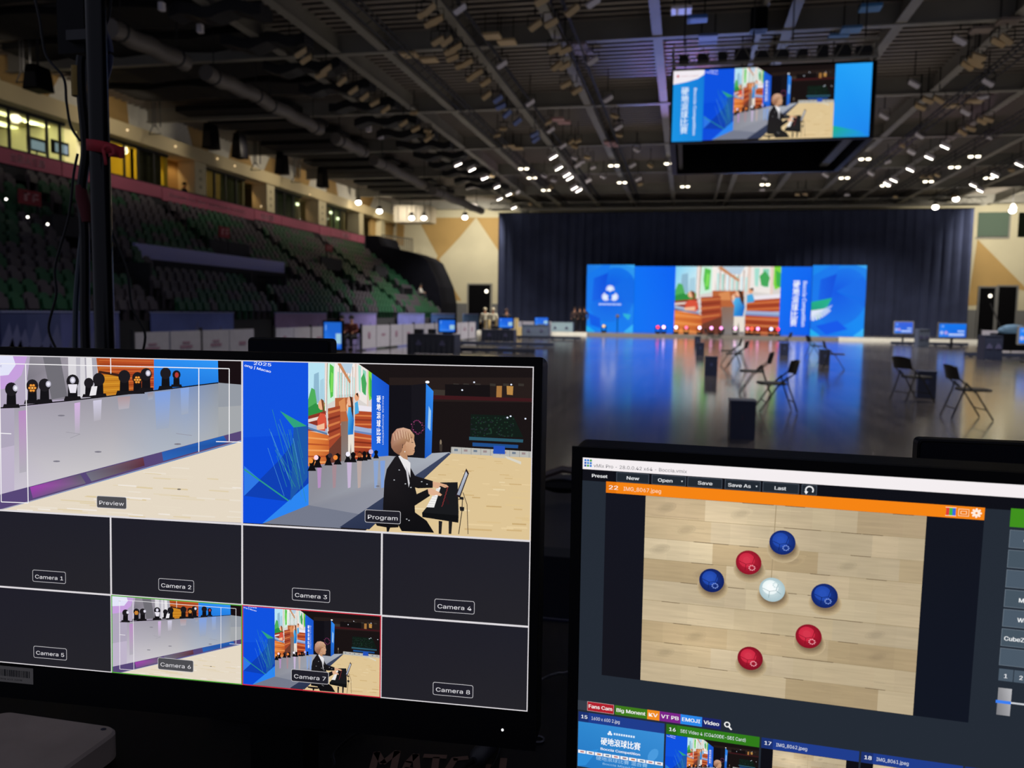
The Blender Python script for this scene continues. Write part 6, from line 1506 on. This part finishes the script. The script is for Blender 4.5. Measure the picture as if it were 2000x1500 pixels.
for k in range(8): a = k * math.pi / 4; p.ell(u + .0027 * math.cos(a), v + .0027 * math.sin(a), .0008, .0008, 'ffeedd', 6)
p.ell(u, v, .0008, .0008, 'f58410', 8)
playon(mR, PR, p, 0, 0, RW, RH, 'preview_pane', 30)
# floor photograph with balls, in the middle 3/4
def boccia(R, balls=True):
    p = Pic(aspect=4 / 3); rows = 9
    base = ['bfae90', 'c6b494', 'b8a382', 'c9b898', 'c2b090', 'bba785', 'c7b696', 'b39e7b', 'c2b08f']
    def g(x, y):          # soft ceiling glare in the photographed floor
        return 1 + .13 * math.exp(-((x - .2) / .22) ** 2 - ((y - .1) / .16) ** 2) + .11 * math.exp(-((x - .32) / .2) ** 2 - ((y - .24) / .14) ** 2) + .15 * math.exp(-((x - .26) / .24) ** 2 - ((y - .76) / .14) ** 2) - .05 * x
    tone = lambda c, k: ''.join('%02x' % max(0, min(255, int(int(c[i:i + 2], 16) * k))) for i in (0, 2, 4))
    for r in range(rows):
        y0, y1 = r / rows, (r + 1) / rows; x = R.uniform(-.3, 0)
        while x < 1:
            L = R.uniform(.25, .62); c = R.choice(base); a, e = max(0, x), min(1, x + L)
            n = max(1, int((e - a) / .07))
            for i in range(n if e > a else 0):
                xa_, xb_ = a + (e - a) * i / n, a + (e - a) * (i + 1) / n; s_ = .985 + .03 * R.random()
                p.poly([(xa_, y0), (xb_, y0), (xb_, y1), (xa_, y1)], [tone(c, g(xa_, y0) * s_), tone(c, g(xb_, y0) * s_), tone(c, g(xb_, y1) * s_), tone(c, g(xa_, y1) * s_)], 1)
            for q_ in range(5):
                if e - a < .1: break
                u_ = R.uniform(a, e - .05); w_2 = min(u_ + R.uniform(.05, .2), e); yy = R.uniform(y0 + .01, y1 - .012); p.poly([(u_, yy), (w_2, yy + .002), (w_2, yy + .005), (u_, yy + .004)], tone(c, g(u_, yy) * R.uniform(.95, 1.03)), 1)
            if R.random() < .45 and e - a > .15:
                u_ = R.uniform(a, e - .1); yy = (y0 + y1) / 2
                for t_ in range(3): p.ell(u_ + .05, yy, .045 - .012 * t_, .026 - .007 * t_, tone(c, g(u_, yy) * (.975 - .03 * t_)), 12, rot=-.5, m=1)
            x += L
        p.line([(0, y0), (1, y0)], .0018, '94825f' if r % 2 else 'a39272')
        for k in range(4): a = R.random() * .9; p.line([(a, y0 + .001), (a + .07, y0 + .001)], .003, '6a5942')
    p.line([(.485, 0), (.478, .52)], .003, 'a39070')
    return p
bR = random.Random(9); pic = boccia(bR)
u0, v0 = U(1265.5, 968); v0 = yo; u1, _ = U(1817, 1005); v1 = yl_ - .0002
u0 = xa + (xb - xa) * .1165; u1 = xa + (xb - xa) * .862
def nb(px, py): u, v = U(px, py); return ((u - u0) / (u1 - u0), (v - v0) / (v1 - v0))
rad = 26 / 553
for (px, py, c, rim, mk) in ((1528, 1059, '1f46a8', '0f2468', 1), (1462, 1098, 'c8243c', '8c1226', 2), (1390, 1133, '1c3c98', '0d1f5c', 1), (1508, 1151, 'e2f0f2', 'a9c2c8', 3), (1610, 1163, '1c40a0', '0e2264', 1), (1579, 1242, 'c41c34', '861024', 2), (1465, 1285, 'bc1c34', '7e0e22', 2)):
    x, y = nb(px, py)
    for k in range(5): pic.ell(x + .004, y + .022 + .004 * (4 - k), rad * (1.25 - .08 * k), rad * 1.28 * (1.1 - .06 * k), ['bfab88', 'b29e7c', 'a48f6f', '937f62', '806d54'][k], 20, m=1)
    pic.ell(x, y, rad, rad * 4 / 3, c, 28, rim=rim)
    for k in range(3): pic.ell(x - rad * .15, y - rad * .25, rad * (.62 - .16 * k), rad * (.8 - .2 * k), {'1': ['2148ac', '244cb0', '2850b6'], '2': ['cc2a42', 'd02e46', 'd4364c'], '3': ['ecf6f6', 'f2fafa', 'f8fcfc']}[str(mk)][k], 18)
    dk2 = {1: '0c1c50', 2: '7a1020', 3: '8aa4ac'}[mk]
    pic.line([(x - rad * .75, y - rad * .1), (x - rad * .2, y + rad * .2), (x + rad * .3, y + rad * .05), (x + rad * .7, y + rad * .4)], .0022, dk2); pic.line([(x - rad * .2, y + rad * .2), (x - rad * .25, y + rad * .9)], .002, dk2); pic.line([(x + rad * .3, y + rad * .05), (x + rad * .45, y - rad * .7)], .002, dk2)
    hl = {1: '7f9ae0', 2: 'f0a4ae', 3: 'c2d6da'}[mk]
    for k in range(9): a = k * .7; pic.ell(x + rad * (.28 + .22 * math.cos(a)), y + rad * 4 / 3 * (.42 * (1 if mk != 3 else -1) + .2 * math.sin(a)), .0035, .003, hl, 5)
M_wood = picmat('floor_photo_grain', 1.0, grain=.07, gscale=(30, 30, 420))
mb = MB(); pic.play(mb, PR, u0, v0, u1, v1, 60); o = mb.build('floor_photo', [M_scr, M_wood], parent=mR)
# right column of buttons
p = mm2(); cu0, _ = U(1978, 980)
p.rect(cu0 - .0008, tb + .0075, RW, tb + .0205, '3f8f1a')
vv = tb + .0225
for i in range(7): p.rect(cu0 - .0004 , vv + i * .0141, RW, vv + i * .0141 + .0127, '66727e'); p.rect(cu0, vv + .0004 + i * .0141, RW, vv + i * .0141 + .0123, ['4a5866', '45535f'][i % 2])
for i, s in ((0, 'Quick Play'), (3, 'Merge'), (4, 'Wipe'), (5, 'CubeZoom')): p.text(s, cu0 + (.0046 if s != 'CubeZoom' else .0015) + .004 * (s != 'CubeZoom'), vv + .0085 + i * .0141, .0042, 'eef0f2', .012)
v7 = vv + 7 * .0141 + .001
for i in range(4): p.rect(cu0 + .0095 * i, v7, cu0 + .0095 * i + .009, v7 + .0088, '4a5866'); p.text('1234'[i], cu0 + .0034 + .0095 * i, v7 + .0066, .0042, 'e8eaee', .012)
sv = v7 + .014; p.rect(cu0 + .004, sv + .0095, RW, sv + .0108, 'c8ccd2'); p.poly([(cu0 + .0005, sv), (cu0 + .009, sv), (cu0 + .009, sv + .020), (cu0 + .0005, sv + .020)], ['8c8c90', 'b8b8bc', 'a0a0a4', '78787c']); p.rect(cu0 - .0005, sv + .0092, cu0 + .009, sv + .0114, '3a7ef0')
playon(mR, PR, p, 0, 0, RW, RH, 'transition_buttons', 40)
# bottom tabs and input tiles
p = mm2()
def row(px, py): return U(px, py)
_, ty0 = U(1147, 1369); ty1 = ty0 + .0079
def X_(px): return U(px, 1385 + (px - 1147) * .13)[0]
p.rect(0, ty0, X_(1147), ty1, '333a44')
for a, b, s, c in ((1147, 1199, 'Fans Cam', 'b01e2c'), (1201, 1264, 'Big Monent', '3e7a1a'), (1264, 1288, 'KV', 'f08c1e'), (1288, 1329, 'VT PB', '7a2488'), (1329, 1371, 'EMOJI', '2a86e8'), (1371, 1408, 'Video', '1c2468')):
    A, B = X_(a), X_(b); p.rect(A, ty0, B, ty1, 'c8a8a8' if c == 'b01e2c' else c); p.rect(A + .0003, ty0 + .0003, B - .0003, ty1 - .0003, c); p.text(s, A + .0012, ty1 - .0026, .0041, 'f8f6f4', .016, w=(B - A) - .0028)
u = X_(1420); v = (ty0 + ty1) / 2; p.ell(u, v - .0008, .0023, .0023, 'f4f4f4', 14); p.ell(u, v - .0008, .0014, .0014, '2a2f3a', 12); p.line([(u + .0014, v + .0008), (u + .0034, v + .0030)], .0011, 'f4f4f4')
hy0 = ty1 + .0016; hy1 = hy0 + .0084
tx = [0, X_(1301), X_(1487), X_(1682), X_(1885)]; tx[0] = .0003
heads = [('15', '1600 x 600 2.jpg', '1f3c8c'), ('16', 'SDI Video 4 (CG400DE-SDI Card)', '2f7a18'), ('17', 'IMG_8062.jpeg', '1f3c8c'), ('18', 'IMG_8061.jpeg', '1f3c8c'), ('19', 'IMG_8060.jpeg', '1f3c8c')]
tx.append(X_(2090))
for i, (n_, s, c) in enumerate(heads):
    A, B = tx[i] + .0004, tx[i + 1] - .0010; p.rect(A, hy0, B, hy1, c); p.rect(A, hy0, A + (B - A) * .12, hy1, {'1f3c8c': '1a3070', '2f7a18': '2a6a16'}[c])
    p.text(n_, A + .0022, hy1 - .0030, .0040, 'f0f2f6', .014, w=.0048); wf = {1: .70, 0: .33}.get(i, .32); p.text(s, A + (B - A) * .155, hy1 - .0029, .0038, 'e4e8f0', .002, w=(B - A) * wf)
A, B = tx[0] + .0004, tx[1] - .001; hh = (B - A) * 9 / 16; W_ = B - A
p.poly([(A, hy1), (B, hy1), (B, hy1 + hh), (A, hy1 + hh)], ['2f88d0', '3a8ed6', '2a7cc4', '2476c2'])
p.ell(B - W_ * .12, hy1 + hh * .5, W_ * .05, W_ * .09, '4a9ade', 12, rot=.5); p.poly([(A, hy1 + hh * .7), (A + W_ * .25, hy1 + hh * .55), (A + W_ * .1, hy1 + hh * .95), (A, hy1 + hh)], '2f8cd8')
for k in range(3): a = k * 2.094 - 1.57; p.ell(A + W_ * .375 + .0011 * math.cos(a), hy1 + hh * .17 + .0011 * math.sin(a), .0010, .0010, 'eef6ff', 8)
for k in range(9): p.rect(A + W_ * (.42 + .028 * k), hy1 + hh * .145, A + W_ * (.44 + .028 * k), hy1 + hh * .19, 'd8ebfa')
p.text('硬地滾球比賽', A + W_ * .27, hy1 + hh * .43, W_ * .073, 'ffffff', .006, w=W_ * .46); p.text('Boccia Competition', A + W_ * .27, hy1 + hh * .56, W_ * .042, 'f6faff', .008, w=W_ * .46)
for k in range(10):
    a = A + W_ * .1 * k; p.rect(a + W_ * .004, hy1 + hh * .63, a + W_ * .094, hy1 + hh * .70, 'f4f2f2'); p.rect(a + W_ * .03, hy1 + hh * .65, a + W_ * .075, hy1 + hh * .68, ['b87078', '8a7080', 'c07050', '5a7a98'][k % 4])
p.text('硬地滾球比賽 混合賽', A + W_ * .22, hy1 + hh * .79, W_ * .04, '9fcdf0', 0, w=W_ * .6); p.text('Boccia Mixed Final', A + W_ * .3, hy1 + hh * .88, W_ * .035, '9fcdf0', 0, w=W_ * .45)
playon(mR, PR, p, 0, 0, RW, RH, 'input_bar', 40)
def tilepic(i, pic, x0=0.0, x1=1.0, m=None, name='input_picture'):
    A, B = tx[i] + .0004, tx[i + 1] - .001; hh = min((B - A) * 9 / 16, RH - hy1 - .0002); 
    bgp = mm2(); bgp.rect(A, hy1, B, hy1 + hh, '0c0c12'); playon(mR, PR, bgp, 0, 0, RW, RH, name + '_frame', 45)
    mb = MB(); pic.play(mb, PR, A + (B - A) * x0, hy1, A + (B - A) * x1, hy1 + hh, 70); mb.build(name, m or M_scr, parent=mR)
tilepic(1, prog); 
for i in (2, 3, 4): tilepic(i, boccia(random.Random(20 + i)), .125, .875, [M_scr, M_wood])

# ------------------------------------------------------------------ things around the monitors
def backpanel(x0, y0, x1, Y, lab, nm):
    a = at(x0, y0, y=Y); b = at(x1, y0 + 2, y=Y)
    t = thing(nm, ((a.x + b.x) / 2, Y, DZ), lab, 'monitor')
    mb = MB(); mb.rbox(((a.x + b.x) / 2, Y, a.z - .16), (b.x - a.x, .022, .32), .006, axis=1, ch=.002); mb.build('housing', M_black, parent=t)
    mb = MB(); mb.rbox(((a.x + b.x) / 2, Y - .0115, a.z - .16), (b.x - a.x - .006, .002, .312), .004, axis=1); mb.build('rear_cover', M_cloth, parent=t)
    mb = MB(); mb.box2(((a.x + b.x) / 2 - .03, Y - .01, DZ), ((a.x + b.x) / 2 + .03, Y + .02, a.z - .3)); mb.rbox(((a.x + b.x) / 2, Y, DZ + .006), (.2, .14, .012), .03); mb.build('foot', M_black, parent=t)
backpanel(491, 658, 652, 1.0, 'small black flat panel rising behind the left monitor', 'rear_panel')
backpanel(1788, 854, 2100, .98, 'black flat panel rising behind the right monitor', 'rear_panel')
# white rounded computer box
ZC_ = 1.003; A = at(2, 1386, z=ZC_); B = at(240, 1420, z=ZC_); e1 = (B - A).normalized(); e2 = V((e1.y, -e1.x, 0)); ang = math.atan2(e1.y, e1.x); wq = (B - A).length
cq = A + e1 * wq / 2 + e2 * wq / 2
t = thing('mini_computer', (cq.x, cq.y, DZ), 'scuffed white rounded box lying at the lower left corner', 'computer')
mb = MB(); mb.rbox((cq.x, cq.y, (ZC_ + DZ + .004) / 2), (wq, wq, ZC_ - DZ - .004), .020, n=7, ch=.003, rz=ang); mb.build('case', mat('dirty_white_plastic', '8d8078', .5, noise=.12, nscale=14), parent=t)
mb = MB(); mb.rbox((cq.x, cq.y, DZ + .002), (wq * .85, wq * .85, .004), .02, rz=ang); mb.build('foot_ring', M_black, parent=t)
q = at(202, 1424, z=ZC_ + .0004); mb = MB(); mb.ball(q, .0028, 10, 5, (1.3, 1, .25)); mb.build('mark', mat('dark_blue_mark', '141830', .6), parent=t)
# cables and plug on the desk
M_cable = mat('black_cable', '050508', .45, spec=.2)
def dpt(px, py, z=DZ + .006): return at(px, py, z=z)
t = thing('usb_plug', dpt(945, 1462), 'black cable plug lying on the desk by the painted letters', 'plug')
mb = MB(); a, b = dpt(926, 1486, DZ + .012), dpt(962, 1448, DZ + .014); mb.tube([a, a.lerp(b, .15), a.lerp(b, .85), b], [.005, .0105, .0115, .008], 10); mb.build('grip', mat('soft_black_plastic', '1c1c24', .5), parent=t, smooth=True)
mb = MB(); c = dpt(970, 1440, DZ + .015); mb.tube([b, c], .005, 6); mb.build('metal_tip', mat('dull_metal', '5a5a64', .4, .8), parent=t)
mb = MB(); mb.tube([a, dpt(912, 1494), dpt(900, 1510), dpt(880, 1540)], .0028, 6); mb.build('cable', M_cable, parent=t, smooth=True)
def cable(name, pts, r, lab, m=M_cable):
    # smooth path through the points
    P = [pts[0]] + pts + [pts[-1]]; out = []
    for i in range(1, len(P) - 2):
        for k in range(6):
            s = k / 6; p0, p1, p2, p3 = P[i - 1], P[i], P[i + 1], P[i + 2]
            out.append(.5 * ((2 * p1) + (p2 - p0) * s + (2 * p0 - 5 * p1 + 4 * p2 - p3) * s * s + (3 * p1 - p0 - 3 * p2 + p3) * s ** 3))
    out.append(P[-1]); mb = MB(); mb.tube(out, r, 8); o = mb.build(name, m, smooth=True); tag(o, lab, 'cable'); return o
cable('cable', [dpt(600, 1540), dpt(650, 1498), dpt(652, 1470), dpt(690, 1436), dpt(740, 1415)], .002, 'thin dark cable curving on the desk left of the painted letters')
cable('cable', [dpt(960, 1422), dpt(974, 1440), dpt(974, 1468), dpt(960, 1500)], .0016, 'thin cable loop just right of the plug')
cable('cable', [at(1030, 1338, z=DZ + .004), at(1060, 1326, z=DZ + .004), at(1084, 1316, z=DZ + .02), at(1100, 1315, z=DZ + .01), at(1118, 1310, z=DZ + .004)], .0022, 'thin grey cable crossing the gap between the two monitors', mat('grey_cable', '3a3a40', .4))
q = dpt(1051, 1445, DZ + .001); t = thing('grommet_ring', q, 'small metal ring set in the desk between the monitors', 'ring')
mb = MB(); mb.tube([q + V((.0075 * math.cos(a * .524), .0075 * math.sin(a * .524), .001)) for a in range(13)], .0014, 6, cap=False); mb.build('rim', mat('dull_metal', '5a5a64'), parent=t, smooth=True)
mb = MB(); mb.rbox(q, (.012, .012, .001), .0055); mb.build('hole', M_black, parent=t)
# black cloth covered table in front
t = thing('front_table', (0.3, 3.2, 0), 'black cloth covered table seen in the gap between the monitors', 'table')
mb = MB(); mb.rbox((0.2, 3.15, .735), (3.4, 1.2, .03), .03); mb.build('tabletop', mat('dark_grey_top', '2a2a2e', .5), parent=t)
mb = MB(); n = 60; vs = []
for i in range(n + 1):
    x = -1.5 + 3.4 * i / n; vs += [(x, 2.55 + .015 * math.sin(i * 1.5), 0.01), (x, 2.55, .72)]
mb.add(vs, [(2 * i, 2 * i + 2, 2 * i + 3, 2 * i + 1) for i in range(n)]); mb.build('cloth_skirt', M_cloth, parent=t)
q = at(1098, 968, z=.76); t = thing('headset', (q.x, q.y, .75), 'dark gadget lying on the black table in the gap between monitors', 'equipment')
mb = MB(); mb.ball((q.x, q.y, .80), .06, 10, 6, (1.5, .8, .5)); mb.build('body', M_black, parent=t, smooth=True)
mb = MB(); mb.tube([(q.x - .1, q.y, .83), (q.x, q.y, .87), (q.x + .12, q.y, .85)], .016, 6); mb.build('band', mat('brown_grey_band', '3a3030', .5), parent=t, smooth=True)

# ------------------------------------------------------------------ black stand pole with strap and cables
PY = 1.5
def pp_(px, py, dy=0): return at(px, py, y=PY + dy)
a = pp_(198, 345); r = (at(214, 345, y=PY).x - at(181, 345, y=PY).x) / 2
px0 = at(196, 345, y=PY).x
t = thing('stand_pole', (px0, PY, 0), 'tall black metal pole behind the left monitor', 'pole')
mb = MB(); mb.tube([(px0, PY, 0.02), (px0, PY, 2.6)], r, 20); mb.build('tube', mat('satin_black_tube', '030409', .2, .0, spec=.25), parent=t, smooth=True)
mb = MB()
for a_ in (0, 2.09, 4.19): mb.tube([(px0, PY, .5), (px0 + .4 * math.cos(a_), PY + .4 * math.sin(a_), .02)], .012, 8)
mb.build('tripod_leg', M_black, parent=t)
mb = MB(); mb.tube([(px0, PY, .42), (px0, PY, .56)], r * 1.4, 16); mb.build('collar', M_black, parent=t)
A = pp_(126, -30, .05); B = pp_(182, 110, .05)
t = thing('black_device', ((A.x + B.x) / 2, PY + .05, B.z), 'black box fixed to the pole at the top edge', 'equipment')
mb = MB(); mb.rbox(((A.x + B.x) / 2, PY + .05, (A.z + B.z) / 2), (B.x - A.x, .05, A.z - B.z), .004, axis=1); mb.build('case', M_black, parent=t)
mb = MB(); mb.box(((A.x + B.x) / 2 + .03, PY + .02, B.z + .03), (.05, .03, .02)); mb.build('clamp', M_darksteel, parent=t)
C = lambda L, dy=0: [pp_(x, y, dy) for x, y in L]
o = cable('cable', C([(160, 110), (158, 130), (160, 190), (168, 290), (160, 370), (165, 450), (166, 540), (166, 620), (168, 700), (168, 760)], .02), .010, 'thick black cable bundle hanging just left of the pole')
cable('cable', C([(165, 420), (156, 500), (149, 580), (147, 650), (147, 720), (147, 760)], .03), .0058, 'dark teal cable hanging left of the thick bundle', mat('teal_cable', '0c2030', .45))
cable('cable', C([(62, -30), (78, 40), (82, 70), (92, 112), (124, 152), (130, 200), (138, 245), (156, 275)], -.02), .0026, 'thin black cable curving down to the red strap from the upper left')
cable('cable', C([(152, 300), (144, 340), (134, 425), (108, 520), (110, 575), (95, 640), (110, 684), (125, 730)], -.02), .0026, 'thin black cable curving down from the red strap to the left monitor')
cable('cable', C([(218, -20), (213, 30), (203, 62), (200, 120), (206, 170), (203, 190), (208, 400), (216, 420), (220, 455), (248, 528), (258, 600), (283, 650), (276, 700), (270, 730)], .02), .0026, 'thin black cable running down right of the pole to the left monitor')
cable('cable', C([(204, 60), (214, 85), (215, 120), (206, 155), (198, 170)], .03), .006, 'short dark blue cable loop right of the pole near the top', mat('blue_cable', '101838', .5))
# red strap tied round the pole
M_strap = mat('red_strap_fabric', '8c1020', .8, noise=.15, nscale=60)
t = thing('red_strap', pp_(185, 290, -.03), 'dark red fabric strap tied around the pole and cables', 'strap')
A, B = pp_(148, 276, -.032), pp_(208, 290, -.032); n = 16; vs = []
for i in range(n + 1):
    a_ = math.pi * (1 - i / n); cx_ = (A.x + B.x) / 2; rx = (B.x - A.x) / 2; x = cx_ + rx * math.cos(a_); yy = PY + .01 - .036 * math.sin(a_)
    zc = A.z + (B.z - A.z) * i / n; vs += [V((x, yy, zc - .011)), V((x, yy, zc + .012))]
for i in range(n + 1):
    a_ = math.pi * i / n; x = cx_ + rx * math.cos(a_); vs += [V((x, PY + .01 + .036 * math.sin(a_), B.z - .011 + (A.z - B.z) * i / n)), V((x, PY + .01 + .036 * math.sin(a_), B.z + .012 + (A.z - B.z) * i / n))]
N_ = len(vs) // 2; mb = MB(); mb.add(vs, [(2 * i, 2 * i + 2, 2 * i + 3, 2 * i + 1) for i in range(N_ - 1)]); o = mb.build('band', M_strap, parent=t, smooth=True)
sm = o.modifiers.new('thick', 'SOLIDIFY'); sm.thickness = .002
def ribbon(pts, wd, nm):
    P = C(pts, -.035); mb = MB(); vs = []
    for i, p in enumerate(P):
        d = (P[min(i + 1, len(P) - 1)] - P[max(i - 1, 0)]).normalized(); nn = V((-d.z, 0, d.x)) * wd
        vs += [p + nn, p - nn]
    mb.add(vs, [(2 * i, 2 * i + 2, 2 * i + 3, 2 * i + 1) for i in range(len(P) - 1)]); o = mb.build(nm, M_strap, parent=t, smooth=True)
    s_ = o.modifiers.new('thick', 'SOLIDIFY'); s_.thickness = .002
ribbon([(200, 292), (206, 285), (213, 285), (220, 291), (222, 299), (217, 303), (212, 302)], .0036, 'tail_loop'); ribbon([(200, 290), (203, 302), (205, 312), (206, 322)], .003, 'tail_end')
A, B = pp_(152, 365, .0), pp_(174, 432, .0)
t = thing('red_strap', (A.x, PY, B.z), 'lower dim red cloth wrap on the cable bundle beneath the tied strap', 'strap')
mb = MB(); P = C([(158, 362), (160, 385), (167, 412), (170, 434)], .02); mb.tube(P, [.0108, .0125, .0125, .0105], 12); mb.build('wrap', mat('dim_red_cloth', '4a0a14', .85), parent=t, smooth=True)
P = C([(151, 130), (151, 160), (152, 188)], .02); t = thing('yellow_tape', P[-1], 'dull yellow tape wrapped on the cable bundle near the top of the pole', 'tape')
mb = MB(); mb.tube(P, .0118, 12); mb.build('wrap', mat('dull_yellow_tape', '7a6220', .7), parent=t, smooth=True)
bpy.context.view_layer.update()

print('KMAX', prog.kmax, prev.kmax, pic.kmax)
